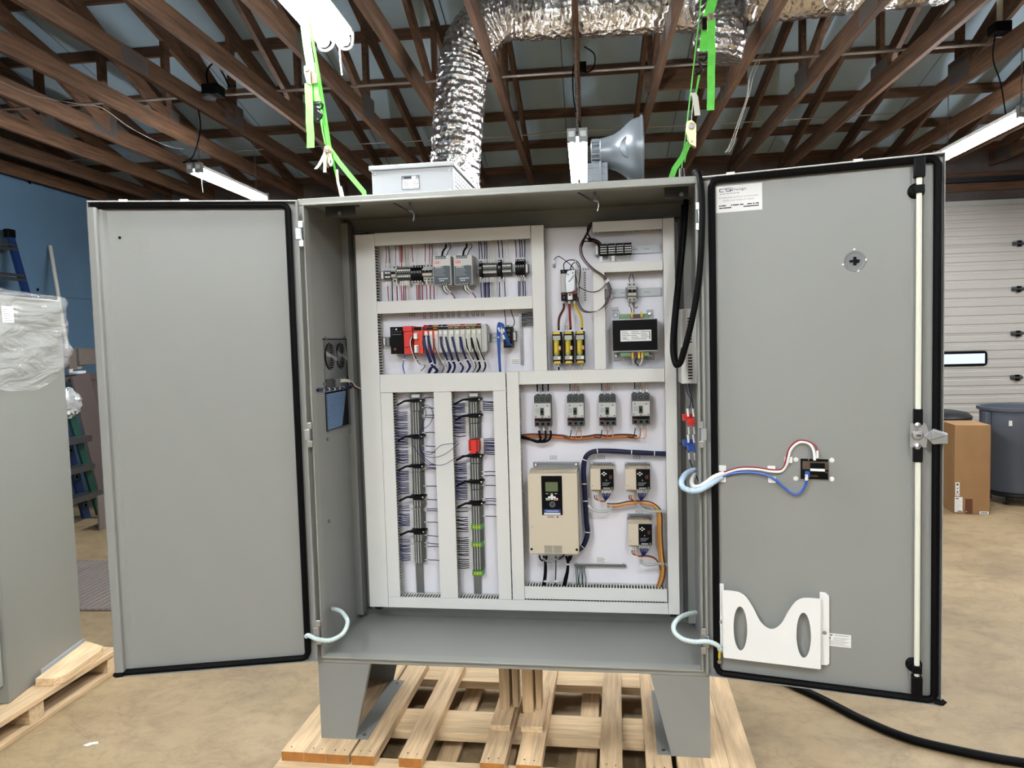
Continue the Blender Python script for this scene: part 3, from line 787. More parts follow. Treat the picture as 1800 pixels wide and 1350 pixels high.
# ------------------------------------------------------------ paper pocket on the door
pk = thing('document_pocket', 'white plastic document pocket with two oval holes screwed inside the open door', 'document holder', DRF, (8, -.1, 8))
x0 = (2.54, 14.08)[0]; x1 = (15.11, 14.07)[0]; zb = (3.06, 4.05)[1]; zt = (2.92, 13.78)[1]
w = x1-x0; h = zt-zb
def outline():
    P = [(x0, zb), (x1, zb), (x1, zt)]
    prof = [(1, 1), (.9, 1), (.82, .985), (.75, .92), (.68, .78), (.62, .62), (.56, .53), (.5, .5), (.44, .53), (.38, .62), (.32, .78), (.25, .92), (.18, .985), (.1, 1), (0, 1)]
    Q = smooth([(x0+w*a, zb+h*b_, 0) for a, b_ in prof], 4)
    return P[:2]+[(q[0], q[1]) for q in Q]
OUT = outline()
def pocket_front(yf):
    # outline with two ovals cut out, filled as a triangulated plate
    bm = bmesh.new()
    def loop(pts):
        vs = [bm.verts.new((p[0], yf, p[1])) for p in pts]
        return [bm.edges.new((vs[i], vs[(i+1) % len(vs)])) for i in range(len(vs))]
    ed = loop(OUT)
    for cx in (.18, .835):
        ed += loop([(x0+w*cx+.92*math.cos(a*PI/14), zb+h*.46+h*.325*math.sin(a*PI/14)) for a in range(28)])
    bmesh.ops.triangle_fill(bm, edges=ed, use_beauty=True)
    bm.verts.index_update()
    gg = G('white'); gg.v = [tuple(v.co) for v in bm.verts]
    k = gg.mi('white')
    for f in bm.faces: gg.face(tuple(v.index for v in f.verts), k)
    bm.free(); return gg
g = pocket_front(-1.5)
o = part('front_plate', pk, g, sm=False)
md = o.modifiers.new('solid', 'SOLIDIFY'); md.thickness = .12*I; md.offset = 0
g = G('white'); g.box(x0, x1, -1.5, -.05, zb, zb+.1); part('bottom', pk, g)
for (a, b_) in ((x0-.05, -1), (x1+.05, 1)):
    g = G('white'); zt2 = zt+.5
    xa, xb = (a-.95, a+.05) if b_ < 0 else (a-.05, a+1.15)
    g.prism([(xa+.3, zb+.2), (xb, zb+.2), (xb, zt2), (xa+.45, zt2), (xa, zt2-.4), (xa, zb+.5)] if b_ < 0 else [(xa, zb+.2), (xb-.3, zb+.2), (xb, zb+.5), (xb, zt2-.4), (xb-.45, zt2), (xa, zt2)], 'y', -.55, -.05)
    xm = xb-.05 if b_ < 0 else xa+.05
    g.box(xm-.06, xm+.06, -1.5, -.1, zb+.05, zt)
    sp = part('side_flange', pk, g, bev=.1)
    cx = (xa+xb)/2
    g = G('steel'); g.box(cx-.36, cx+.36, -.62, -.55, zb+h*.42, zb+h*.56, 'white'); g.lathe([(.28, 0), (.22, -.12), (0, -.16)], (cx, -.62, zb+h*.49), 'y', 10); part('screw', sp, g)
# ------------------------------------------------------------ operator terminal in its cut-out
hm = thing('operator_terminal', 'brown-backed operator terminal with a black plug set in the door cut-out', 'operator terminal', DRF, (14, -.1, 28))
x0, x1, z0, z1 = 12.76, 16.24, 29.77, 32.53
g = G('black'); g.box(x0, x1, -.1, -.02, z0, z1); part('cutout_frame', hm, g)
g = G('bronze'); g.box(x0+.25, x1-.05, -.55, -.1, z0+.35, z1-.3); part('rear_case', hm, g, bev=.06)
g = G('blackgloss'); g.box(x0+1.2, x0+3.0, -1.3, -.5, z1-1.95, z1-.45); g.box(x0+1.2, x0+3.0, -1.34, -1.3, z1-1.45, z1-1.1, 'white'); part('plug', hm, g, bev=.05)
g = G('black'); g.box(x0+.1, x1, -.62, -.5, z0+1.2, z0+1.4); g.box(x0+2.2, x1-.1, -.8, -.5, z0+.35, z0+1.0); g.box(x0, x0+.6, -.7, -.5, z0+.3, z0+1.2); part('bracket', hm, g)
g = G('patchblue'); g.box(x0+.55, x0+1.15, -1.1, -.5, z0+.4, z0+1.2); part('network_plug', hm, g, bev=.05)
for (px, pz) in ((12.18, 32.35), (16.67, 32.42), (12.17, 29.76), (16.66, 29.87)):
    g = G('white'); g.lathe([(.34, 0), (.3, -.12), (0, -.2)], (px, -.02, pz), 'y', 12); part('clip_screw', hm, g)
# cables running across the door to it
def R3(p, y): return (p[0], -y, p[1])
cx = thing('cable_loom', 'red and white cable pair curving across the open door to the operator terminal', 'cable', DRF, (5, -.3, 28))
base = [((2.70, 30.12)), ((4.84, 30.85)), ((7.10, 30.93)), ((9.10, 30.68)), ((10.35, 30.81)), ((11.01, 31.77)), ((11.23, 32.72)), ((11.60, 33.90)), ((12.61, 34.79)), ((13.68, 34.77)), ((14.30, 34.12)), ((14.50, 33.10)), ((14.50, 32.50))]
pts = [R3(p, .45) for p in base[:9]]+[R3(base[9], .6), R3(base[10], .8), R3(base[11], 1.0), R3(base[12], 1.1)]
g = G('white'); g.tube(smooth(pts, 6), .19, 8); part('white_cable', cx, g)
pts2 = [(p[0], p[1]-.05, p[2]+(.27 if i < 5 else .12)) for i, p in enumerate(pts)]
pts2 = [(p[0]-(.22 if 4 < i < 9 else 0)+(.35 if i > 9 else 0), p[1], p[2]+(.12 if i > 7 else 0)) for i, p in enumerate(pts2)]
g = G('wirered'); g.tube(smooth(pts2, 6), .11, 6); part('red_wire', cx, g)
q = pts2[-1]; g = G('white'); g.cyl((q[0], q[1], q[2]+.1), (q[0], q[1], q[2]+1.1), .15, 8); part('wire_marker', cx, g)
g = G('wirewhite'); g.tube(smooth([pts[8], (pts[9][0]+.2, pts[9][1], pts[9][2]-.5), (pts[11][0]-.8, pts[11][1], pts[11][2]-.2), (pts[12][0]-.7, pts[12][1], pts[12][2])], 5), .06, 5, 'midgrey'); part('grey_wire', cx, g)
cb = thing('cable_loom', 'light blue network cable sagging across the open door below the red and white pair', 'cable', DRF, (5, -.3, 27))
base = [((2.38, 29.71)), ((4.08, 30.26)), ((6.05, 30.49)), ((7.84, 30.32)), ((9.32, 29.74)), ((10.63, 28.61)), ((11.64, 27.84)), ((12.58, 27.90)), ((13.22, 28.73)), ((13.51, 29.85)), ((13.44, 30.39))]
pts = [R3(p, .5+.05*i) for i, p in enumerate(base)]
g = G('patchblue'); g.tube(smooth(pts, 6), .17, 8); part('network_cable', cb, g)
q = pts[-2]; g = G('white'); g.cyl((q[0], q[1], q[2]-.1), (q[0]-.02, q[1], q[2]+.7), .22, 8); part('wire_marker', cb, g)
for (px, pz) in ((2.51, 30.84), (2.50, 29.29), (9.03, 30.99), (9.09, 29.48), (11.24, 32.32)):
    g = G('white'); g.box(px-.5, px+.5, -.3, -.02, pz-.42, pz+.42); part('cable_tie_mount', dr_, g, fr=DRF, bev=.05)
sw_ = thing('spiral_wrap', 'pale spiral-wrapped cable looping from inside the cabinet out onto the door', 'cable', CAB, (58, 2, 30))
def ringed(pts, r, m, pitch=3): 
    gg = G(m); gg.tube(smooth(pts, 10), r, 10, rf=lambda i, j, rr: rr*(1.0 if (i % pitch) else 0.86)); return gg
pt = lambda w3: tuple((CAB.inverted() @ (DRF @ Vector((w3[0]*I, w3[1]*I, w3[2]*I))))/I)
e1 = pt(R3((2.38, 29.71), .55)); e2 = pt(R3((2.70, 30.20), .5))
part('outer_wrap', sw_, ringed([(58.57, 3.00, 29.85), (57.22, 1.00, 29.71), (56.31, -1.00, 29.02), (56.37, -2.00, 28.32), (57.26, -2.50, 27.93), (58.47, -2.80, 28.00), (59.90, -2.60, 28.68), e1], .42, 'wrapblue'))
part('inner_wrap', sw_, ringed([(58.64, 3.00, 29.34), (57.94, 1.00, 28.62), (57.97, -1.00, 28.20), (58.70, -2.20, 28.44), (59.72, -2.20, 29.09), (60.74, -2.20, 29.81), e2], .34, 'white'))
# ground straps in clear spiral at the bottom corners
for nm, lab, P, lug in (('ground_strap', 'clear ground strap curling from the cabinet floor to the plain door', [(0.95, 4.00, 7.08), (3.20, 2.00, 7.51), (4.90, 0.00, 7.32), (5.53, -1.00, 6.74), (5.31, -2.20, 5.78), (4.16, -2.60, 5.02), (2.78, -2.60, 4.62), (0.87, -2.20, 4.66), (-0.49, -2.00, 5.08), (-0.97, -1.80, 4.80)], [(-0.93, -1.70, 4.58), (-1.05, -1.60, 2.90)]),
                        ('ground_strap', 'clear ground strap curling from the cabinet floor to the door with the paper pocket', [(58.64, 4.00, 7.92), (57.04, 2.00, 8.38), (55.63, -0.00, 8.43), (54.89, -1.00, 7.79), (55.04, -2.00, 7.11), (56.04, -2.40, 6.47), (57.60, -2.60, 6.19), (59.59, -2.40, 6.17), (60.94, -2.20, 5.55), (61.26, -2.10, 4.85)], [(61.18, -2.10, 4.69), (61.14, -2.00, 3.14)])):
    t_ = thing(nm, lab, 'ground strap', CAB, P[5])
    part('spiral', t_, ringed(P, .36, 'spiral'))
    gg = G('yellow'); a, b_ = lug; m_ = tuple((a[i]*.35+b_[i]*.65) for i in range(3)); gg.tube([a, m_], .2, 8); gg.tube([m_, b_], .14, 8, 'steel'); gg.lathe([(.28, -.1), (.28, .1)], b_, 'y', 10, 'steel'); part('lug', t_, gg, label='yellow lug')

# ------------------------------------------------------------ wire ducts on the panel (cover face at y = 16)
YD = 16.0
def wire_duct(x0, x1, z0, z1, label, vert, slots='both', side_lines=False):
    t = thing('wire_duct', label, 'wire duct', CAB, ((x0+x1)/2, 19, (z0+z1)/2), 'slotted wire ducts on the panel')
    g = G('duct'); g.box(x0, x1, YD, YD+.12, z0, z1)
    if vert: g.box(x0, x0+.08, YD+.1, YD+.24, z0, z1); g.box(x1-.08, x1, YD+.1, YD+.24, z0, z1)
    else: g.box(x0, x1, YD+.1, YD+.24, z0, z0+.08); g.box(x0, x1, YD+.1, YD+.24, z1-.08, z1)
    part('cover', t, g, bev=.03)
    g = G('ductgrey'); p_, fw2 = .5, .25
    if vert: g.box(x0+.1, x1-.1, 18.88, 18.98, z0, z1)
    else: g.box(x0, x1, 18.88, 18.98, z0+.1, z1-.1)
    part('base', t, g, sm=False)
    g = G('wireshade'); e_ = .42  # dark box for the wires inside, also makes the slots look shaded
    if vert: g.box(x0+e_, x1-e_, YD+.5, 18.6, z0+.3, z1-.3)
    else: g.box(x0+.3, x1-.3, YD+.5, 18.6, z0+e_, z1-e_)
    part('wire_shade_fill', t, g, kind='stuff', sm=False)
    p_, fw2 = .5, .25
    for s in (0, 1):
        g = G('ductgrey')
        if vert:
            x = x0+.1 if s == 0 else x1-.18
            g.box(x, x+.08, 18.4, 18.98, z0, z1); z = z0+.1
            while z < z1-fw2: g.box(x, x+.08, YD+.14, 18.4, z, z+fw2); z += p_
        else:
            z = z0+.1 if s == 0 else z1-.18
            g.box(x0, x1, 18.4, 18.98, z, z+.08); x = x0+.1
            while x < x1-fw2: g.box(x, x+fw2, YD+.14, 18.4, z, z+.08); x += p_
        part('slotted_wall', t, g, kind='stuff', sm=False)
    return t
V = True
xa = (3.06, 68.70)[0]; xb = (6.48, 65.91)[0]; za = (2.88, 2.98)[1]; zb2 = (3.06, 68.70)[1]
wire_duct(xa, xb, za, zb2, 'widest full-height wire duct along the edge nearest the cooling fans', V)
hx1 = (33.62, 68.65)[0]; z1 = (18.81, 68.81)[1]; z0 = (18.74, 66.66)[1]
wire_duct(xb+.05, hx1, z0, z1, 'wire duct across the top above the two power supplies', False)
mx0, mx1 = (33.66, 68.46)[0]+.05, (35.86, 68.54)[0]; mz0 = (34.72, 44.44)[1]; mz1 = (34.77, 68.78)[1]
wire_duct(mx0, mx1, mz0, mz1, 'upright wire duct between the power supplies and the disconnect switch', V)
wire_duct(xb+.05, mx0-.05, (20.33, 54.97)[1], (20.40, 57.10)[1], 'wire duct between the power supply row and the red controller row', False)
ex1 = (28.71, 42.82)[0]; ez0, ez1 = (17.87, 41.22)[1], (17.98, 44.41)[1]
wire_duct(xb+.05, ex1, ez0, ez1, 'broad wire duct under the red controller row', False)
bz0 = (16.63, 4.90)[1]; 
wire_duct((6.53, 40.27)[0], (8.74, 40.24)[0], bz0, ez0-.05, 'upright wire duct feeding the terminal strip nearest the cooling fans', V)
wire_duct((16.05, 41.10)[0], (19.22, 41.05)[0], bz0, ez0-.05, 'upright wire duct between the two tall terminal strips', V)
wire_duct((26.47, 40.92)[0], ex1, bz0, ez0-.05, 'upright wire duct past the strip with the green terminals', V)
wx0_, wx1_ = (28.88, 40.88)[0], (30.98, 40.84)[0]
wire_duct(wx0_, wx1_, bz0, (29.86, 44.35)[1], 'upright wire duct beside the large beige drive', V)
jx1 = (55.26, 43.24)[0]; jz0, jz1 = (43.28, 42.20)[1], (43.32, 44.44)[1]
wire_duct(wx1_+.05, jx1, jz0, jz1, 'wire duct above the four moulded breakers', False)
kx0, kx1 = (43.88, 52.96)[0], (45.74, 52.90)[0]
wire_duct(kx0, kx1, jz1+.05, (43.95, 60.48)[1], 'upright wire duct between the fuse holders and the transformer', V)
rx0, rx1 = (55.44, 52.59)[0], (57.19, 68.86)[0]
wire_duct(jx1+.08, rx1, za, (57.19, 68.90)[1], 'full-height wire duct at the panel edge by the hanging black cable', V)
wire_duct((43.98, 67.95)[0], jx1, (49.39, 67.18)[1], (49.42, 68.86)[1], 'short wire duct at the top above the black terminals', False)
wire_duct((43.94, 61.42)[0], jx1, (49.26, 60.50)[1], (49.29, 62.13)[1], 'short wire duct under the black terminals', False)
oz1 = bz0-.05
wire_duct(xb+.05, jx1, za, oz1, 'long wire duct along the foot of the panel', False)
pz1 = (42.53, 7.23)[1]; pz0 = (42.49, 5.10)[1]
wire_duct(wx1_+.05, jx1-.1, max(pz0, oz1+.1), pz1, 'wire duct under the large beige drive', False)

# ------------------------------------------------------------ helpers for the devices
def dev(name, label, cat, x, z, group=None): return thing(name, label, cat, CAB, (x, 19, z), group)
def wires(name, label, lines, m, r=.07, n=5, k=5, grp=None):
    g = G(m)
    for L_ in lines: g.tube(smooth(L_, k) if len(L_) > 2 else L_, r, n)
    c = lines[0][0]
    return solo(name, label, 'wires', g, CAB, c, grp, 'stuff')
def rand(a, b): return random.uniform(a, b)

# rails
din_rail((7.23, 61.92)[0], mx0-.1, (19.96, 62.09)[1])
din_rail((6.34, 50.20)[0], (30.44, 50.52)[0], (25.64, 50.26)[1])
din_rail((43.95, 64.55)[0], jx1-.1, (52.20, 64.37)[1])
din_rail((45.81, 57.10)[0], jx1-.1, (51.13, 57.19)[1])
din_rail(bz0-.4, (11.73, 40.78)[1], (11.68, 23.67)[0], True)
din_rail(bz0-.4, (22.21, 40.59)[1], (22.23, 23.69)[0], True)
ZR1 = (20.29, 61.84)[1]; ZR2 = (16.92, 50.11)[1]; ZR3 = (47.48, 64.37)[1]

def end_clamp(label, x0, x1, z, h=1.5, y=17.6):
    g = G('midgrey'); g.box(x0, x1, y, 18.9, z-h/2, z+h/2); g.box(x0+.08, x1-.08, y-.06, y, z-h*.4, z+h*.4, 'white')
    return solo('end_clamp', label, 'clamp', g, CAB, (x0, 19, z), 'rail end clamps', bev=.03)
def term_row(label, x0, x1, z, n, m='termgrey', h=2.4, y=17.2, black=False, group='terminal block rows'):
    t = dev('terminal_block_row', label, 'terminal block', (x0+x1)/2, z, group)
    p_ = (x1-x0)/n; me = None
    for k in range(n):
        a = x0+k*p_
        if me is None:
            g = G(m)
            if not black:
                g.prism([(18.9, z-h*.46), (18.9, z+h*.46), (18.2, z+h*.5), (y+.35, z+h*.38), (y, z+h*.3), (y, z-h*.3), (y+.35, z-h*.38), (18.2, z-h*.5)], 'x', a+.015, a+p_-.02)
                for s in (.24, 0, -.2): g.box(a+.05, a+p_-.05, y-.03, y, z+h*s-.12, z+h*s+.12, 'white' if s else 'black')
                for s in (.33, -.33): g.box(a+.06, a+p_-.06, y+.1, y+.3, z+h*s-.07, z+h*s+.07, 'black')
            else:
                g.prism([(18.9, z-h*.42), (18.9, z+h*.42), (18.1, z+h*.5), (y+.4, z+h*.48), (y-.3, z+h*.2), (y-.5, z-h*.1), (y-.2, z-h*.42), (y+.4, z-h*.5)], 'x', a+.02, a+p_-.03)
                g.box(a+.08, a+p_-.1, y-.42, y-.3, z+h*.02, z+h*.14, 'midgrey'); g.box(a+.1, a+p_-.12, y+.1, y+.3, z+h*.3, z+h*.42, 'lightgrey'); g.box(a+.1, a+p_-.12, y-.3, y-.1, z-h*.49, z-h*.42, 'white')
            o = part('terminal_block', t, g, bev=0); me = o.data
        else:
            o = bpy.data.objects.new('terminal_block', me); SC.collection.objects.link(o); o.parent = t; o.matrix_basis = Matrix.Translation((k*p_*I, 0, 0))
    return t

# ------------------------------------------------------------ row with the power supplies
X = lambda px, y=17.2: None
end_clamp('white rail clamp at the fan end of the power supply row', (6.90, 61.64)[0], (7.42, 61.62)[0], ZR1-.1)
term_row('two small dark terminals at the fan end of the power supply row', (7.58, 61.81)[0], (8.61, 61.77)[0], ZR1-.1, 2, 'midgrey', 1.7, 17.7)
def mini_breaker(label, x0, x1, z, n, h=2.9, yf=16.6, group='rail-mounted miniature breakers'):
    t = dev('miniature_breaker', label, 'circuit breaker', (x0+x1)/2, z, group)
    g = G('lightgrey'); w = (x1-x0)/n
    for k in range(n):
        a, b_ = x0+k*w+.015, x0+(k+1)*w-.015
        g.prism([(18.8, z-h/2), (18.8, z+h/2), (17.5, z+h/2), (17.3, z+h*.26), (yf, z+h*.2), (yf, z-h*.2), (17.3, z-h*.26), (17.5, z-h/2)], 'x', a, b_)
        for s in (.4, -.4): g.cyl(((a+b_)/2, 17.35, z+h*s), ((a+b_)/2, 17.6, z+h*s), w*.2, 8, 'black')
        g.box(a+.06, b_-.06, yf-.02, yf+.05, z-h*.17, z-h*.05, 'beige')
    part('body', t, g)
    for k in range(n):
        a, b_ = x0+k*w+.1, x0+(k+1)*w-.1
        g = G('black'); g.box(a-.06, b_+.06, yf-.05, yf+.1, z-h*.03, z+h*.04); g.prism([(yf, z+h*.0), (yf-.45, z-h*.02), (yf-.4, z+h*.08), (yf, z+h*.13)], 'x', a, b_); part('toggle', t, g)
    return t
mini_breaker('single-pole miniature breaker at the fan end of the power supply row', (9.06, 61.58)[0], (9.88, 61.55)[0], ZR1, 1)
term_row('grey terminal row beside the single-pole breaker', (9.92, 61.78)[0], (12.36, 61.68)[0], ZR1, 7)
term_row('four black fuse terminals beside the three-pole breaker', (12.52, 61.65)[0], (14.45, 61.58)[0], ZR1-.1, 4, 'blackgloss', 3.0, 17.2, True)
mini_breaker('three-pole miniature breaker touching the first power supply', (14.60, 61.65)[0], (16.42, 61.58)[0], ZR1, 3)
def psu(label, x0, x1, z0, z1):
    t = dev('power_supply', label, 'power supply', (x0+x1)/2, (z0+z1)/2, 'two rail-mounted power supplies'); w, h = x1-x0, z1-z0; y = 14.8
    g = G('psugrey'); g.box(x0, x1, y, 18.6, z0, z1); g.box(x0+.1, x1-.1, y-.02, y+.1, z0+.1, z1-.1); part('case', t, g, bev=.05)
    g = G('teal'); c = [(x0+.12, z0+.12), (x1-.12, z0+.12), (x1-.12, z0+h*.64)]+[(x1-.12-(w-.24)*k/8, z0+h*.64+h*.02*math.sin(k/8*2*PI)) for k in range(1, 8)]+[(x0+.12, z0+h*.64)]
    g.prism(c, 'y', y-.05, y)
    for k in range(6): g.box(x0+.3, x0+w*(.55+.07*(k % 3)), y-.055, y-.05, z0+h*(.57-.05*k), z0+h*(.585-.05*k), 'inkgrey')
    for k in range(6): g.box(x0+w*.3+k*.28, x0+w*.3+k*.28+.14, y-.056, y-.05, z0+h*.2, z0+h*.24, 'white')
    for k in range(3): g.box(x0+w*.36+k*.28, x0+w*.36+k*.28+.14, y-.056, y-.05, z0+h*.13, z0+h*.17, 'white')
    g.box(x0+w*.1, x0+w*.36, y-.04, y, z0+h*.74, z0+h*.82, 'redorange'); g.text('MW', x0+w*.23, y-.045, z0+h*.78, h*.055, 'white')
    g.text('SDR-480-24', x0+w*.34, y-.056, z0+h*.6, h*.035, 'white', w*.42)
    part('front_label', t, g, sm=False)
    g = G('darkgreen'); g.box(x0+w*.14, x0+w*.74, y-.12, y+.3, z1-h*.1, z1-.02)
    for k in range(6): g.box(x0+w*.17+k*w*.095, x0+w*.17+k*w*.095+.14, y-.14, y-.12, z1-h*.08, z1-h*.04, 'lightgrey')
    part('output_terminal', t, g)
    g = G('black'); g.box(x0+w*.46, x0+w*.84, y-.1, y+.3, z0, z0+h*.07)
    for k in range(3): g.box(x0+w*.5+k*w*.11, x0+w*.5+k*w*.11+.16, y-.12, y-.1, z0+h*.02, z0+h*.05, 'white')
    part('input_terminal', t, g)
    g = G('white')
    for k in (.3, .42): g.tube([(x0+w*k, y+.2, z1), (x0+w*k, y+.4, z1+.75)], .1, 6)
    g.tube(smooth([(x0+w*.55, y+.2, z0), (x0+w*.6, y+.2, z0-.9), (x0+w*.78, y+.8, z0-1.4)], 5), .11, 6); g.tube(smooth([(x0+w*.66, y+.2, z0), (x0+w*.78, y+.2, z0-.8), (x0+w*.9, y+.8, z0-1.2)], 5), .11, 6)
    part('wire_markers', t, g, kind='stuff')
    g = G('black'); g.tube(smooth([(x0+w*.52, y+.2, z1), (x0+w*.54, y+.6, z1+.8), (x0+w*.62, 16.5, z1+1.6), (x0+w*.56, 17.5, z1+2.2)], 5), .17, 7); g.tube(smooth([(x0+w*.72, y+.5, z1-.1), (x0+w*.8, y+1.2, z1+.9), (x0+w*.9, 16.7, z1+1.6), (x0+w*.8, 17.5, z1+2.2)], 5), .07, 5)
    g.tube(smooth([(x0+w*.48, y+.3, z0), (x0+w*.5, y+.6, z0-.9), (x0+w*.7, y+1.4, z0-1.5)], 5), .06, 5)
    g.tube(smooth([(x0+w*.85, 15.8, z0-1.1), (x0+w*.98, 16.6, z0-1.8), (x0+w*1.06, 17.4, z0-2.8)], 4), .09, 5, 'wirered')
    part('wires', t, g, kind='stuff')
psu('power supply with a dark label, next to the three-pole breaker', 17.00, 20.11, 59.39, 64.29)
psu('power supply with a dark label, next to the black fused terminal', 20.61, 23.77, 59.31, 64.23)
term_row('single black fused terminal after the second power supply', (24.55, 61.55)[0], (25.04, 61.53)[0], ZR1+.1, 1, 'blackgloss', 3.1, 17.1, True)
term_row('grey terminal row between the two single black terminals', (25.12, 61.94)[0], (27.53, 61.84)[0], ZR1+.1, 9)
term_row('single black fused terminal between two grey rows', (27.80, 61.42)[0], (28.34, 61.40)[0], ZR1+.1, 1, 'blackgloss', 3.3, 17.1, True)
term_row('short grey terminal row before the last black terminals', (28.46, 61.80)[0], (30.03, 61.73)[0], ZR1+.1, 6, 'termgrey', 2.2)
term_row('four black fuse terminals at the duct end of the power supply row', (30.74, 61.59)[0], (32.39, 61.52)[0], ZR1+.15, 4, 'blackgloss', 3.1, 17.2, True)
end_clamp('dark rail clamp at the duct end of the power supply row', (32.41, 61.38)[0], (32.85, 61.36)[0], ZR1+.05, 1.7)
# hanging wires above and below this row
ZU = z0+.2 if False else (18.37, 66.33)[1]; ZL = (18.05, 57.07)[1]; zt_, zb_ = ZR1+1.2, ZR1-1.2
def drop(px, up, m, sway=.15, dz=0.0):
    xA, xB = (8.01, 62.28)[0], (32.07, 61.30)[0]; x = xA+(px-680)*(xB-xA)/240
    s = rand(-sway, sway)
    if up: return [(x, 17.6, zt_+dz), (x+s*.3, 17.7, zt_+.7+dz), (x+s, 17.8, ZU-.6), (x+s*1.3-.1, 17.9, ZU+.6)]
    return [(x, 17.6, zb_), (x+s*.4, 17.7, zb_-.9), (x+s, 17.8, ZL-.8)]
wires('wire_bundle', 'dark red wires of the power supply row', [drop(p, True, 0) for p in (678.5, 696, 704.5, 706.5, 708, 727.5, 748.5, 757, 761)]+[drop(p, False, 0) for p in (680, 697, 705, 709, 712, 733, 736, 738, 743, 750.5, 757.5, 764)], 'wirered', .085)
wires('wire_bundle', 'dark green wires at the fan end of the power supply row', [drop(685.5, True, 0), drop(689, False, 0)], 'darkgreen', .09)
wires('wire_bundle', 'navy wires at the duct end of the power supply row', [drop(p, True, 0) for p in (845, 850, 853.5, 857.5, 879.5, 885.5, 908.5, 915.5, 919.5, 922.5)]+[drop(p, False, 0) for p in (845, 851, 853, 855, 858.5, 860.5, 878.5, 886.5, 911.5, 914, 918, 922)], 'wireblue', .09)
wires('wire_bundle', 'pale wires of the power supply row', [drop(p, True, 0) for p in (682, 711, 713.5, 716, 719, 733.5, 737, 862, 865, 868, 871, 891, 894)]+[drop(p, False, 0) for p in (683, 714, 716.5, 719.5, 862.5, 866, 869, 872)], 'wirewhite', .06)
g = G('white')
for p in (680, 683.5, 697, 704, 706.5, 709, 712, 715, 718, 733, 736, 739, 743, 750.5, 757.5, 845, 850, 853, 856, 859, 862, 865, 868, 878.5, 886, 911, 914, 918, 922):
    q = drop(p, False, 0, 0); g.tube([(q[0][0], 17.55, zb_-.05), (q[0][0], 17.6, zb_-.85)], .1, 6)
for p in (680, 685, 705, 709, 712.5, 716, 727, 732, 748, 756, 845, 850, 853.5, 857, 861, 865, 869, 879, 885, 893, 909, 915, 919, 922):
    q = drop(p, True, 0, 0); g.tube([(q[0][0], 17.6, zt_+.05), (q[0][0], 17.65, zt_+.75)], .09, 6)
solo('wire_markers', 'white wire markers of the power supply row', 'wire markers', g, CAB, (20, 18, ZR1), None, 'stuff')

# ------------------------------------------------------------ red controller row
end_clamp('white rail clamp at the fan end of the red controller row', (6.86, 50.19)[0], (7.28, 50.18)[0], ZR2+.05)
g = G('midgrey'); g.box((7.33, 50.18)[0], (8.00, 50.16)[0], 17.7, 18.9, ZR2-.8, ZR2+.8); solo('rail_stop', 'grey rail stop before the black controller module', 'clamp', g, CAB, (8, 19, ZR2), bev=.08)
pl = dev('plc_rack', 'red and grey programmable controller rack with a black head module', 'controller', (17.16, 49.91)[0], ZR2)
x0, x1, z0, z1 = 8.71, 10.93, 47.92, 52.61
zc0, zc1 = z0, z1
g = G('blackgloss'); g.box(x0, x1, 16, 18.6, z0, z1)
g.box(x0+.25, x1-.25, 15.985, 16, z1-1.35, z1-1.28, 'inkgrey'); g.disc((x0+x1)/2, 15.97, z1-.42, .16, .05, 10, 'white'); g.disc(x0+.75, 15.97, z0+.85, .24, .05, 12, 'darkred')
for k in range(4): g.box(x0+.25+k*.5, x0+.45+k*.5, 15.985, 16, z1-.9, z1-.8, 'inkgrey')
g.box(x0+.3, x0+.7, 15.985, 16, z1-.5, z1-.35, 'darkgrey')
part('head_module', pl, g, bev=.04)
xa_, xb_, z0, z1 = 11.05, 12.70, 47.82, 52.68
g = G('red'); g.box(xa_, xb_, 16.1, 18.6, z0, z1); g.box(xa_+.1, xb_, 15.9, 16.1, z0+1.2, z1-1.2); g.box(xa_, xb_, 15.8, 16.1, z1-.9, z1); g.box(xa_+.3, xb_-.3, 15.85, 15.95, z0+1.3, z1-1.5, 'red'); part('processor_module', pl, g, bev=.05)
xc_, xd_, z0, z1 = 12.90, 14.47, 47.78, 52.63
g = G('redorange'); g.box(xc_, xd_, 16.1, 18.6, z0+.1, z1-.1); g.box(xc_+.1, xd_-.2, 15.95, 16.1, z1-.75, z1-.15, 'black')
g.box(xc_+.15, xc_+.75, 15.3, 16.1, z1-2.2, z1-1.2, 'white'); g.box(xc_+.2, xc_+.85, 15.3, 16.1, z0+.3, z0+1.6, 'white')
for k in range(5): g.box(xc_+.6, xc_+.82, 15.28, 15.3, z0+.4+k*.22, z0+.5+k*.22, 'black')
part('port_module', pl, g, bev=.04)
xs = [(14.59, 50.28)[0], (15.42, 50.25)[0], (16.27, 50.23)[0], (17.22, 50.20)[0], (17.92, 50.18)[0], (18.87, 50.16)[0], (19.97, 50.13)[0], (20.97, 50.10)[0], (21.96, 50.07)[0], (22.95, 50.04)[0], (23.84, 50.02)[0], (24.75, 49.99)[0]]
caps = ['darkred', 'navy', 'fusegreen', 'navy', 'navy', 'peach', 'peach', 'orange', 'peach', 'fusegreen', 'wirered']
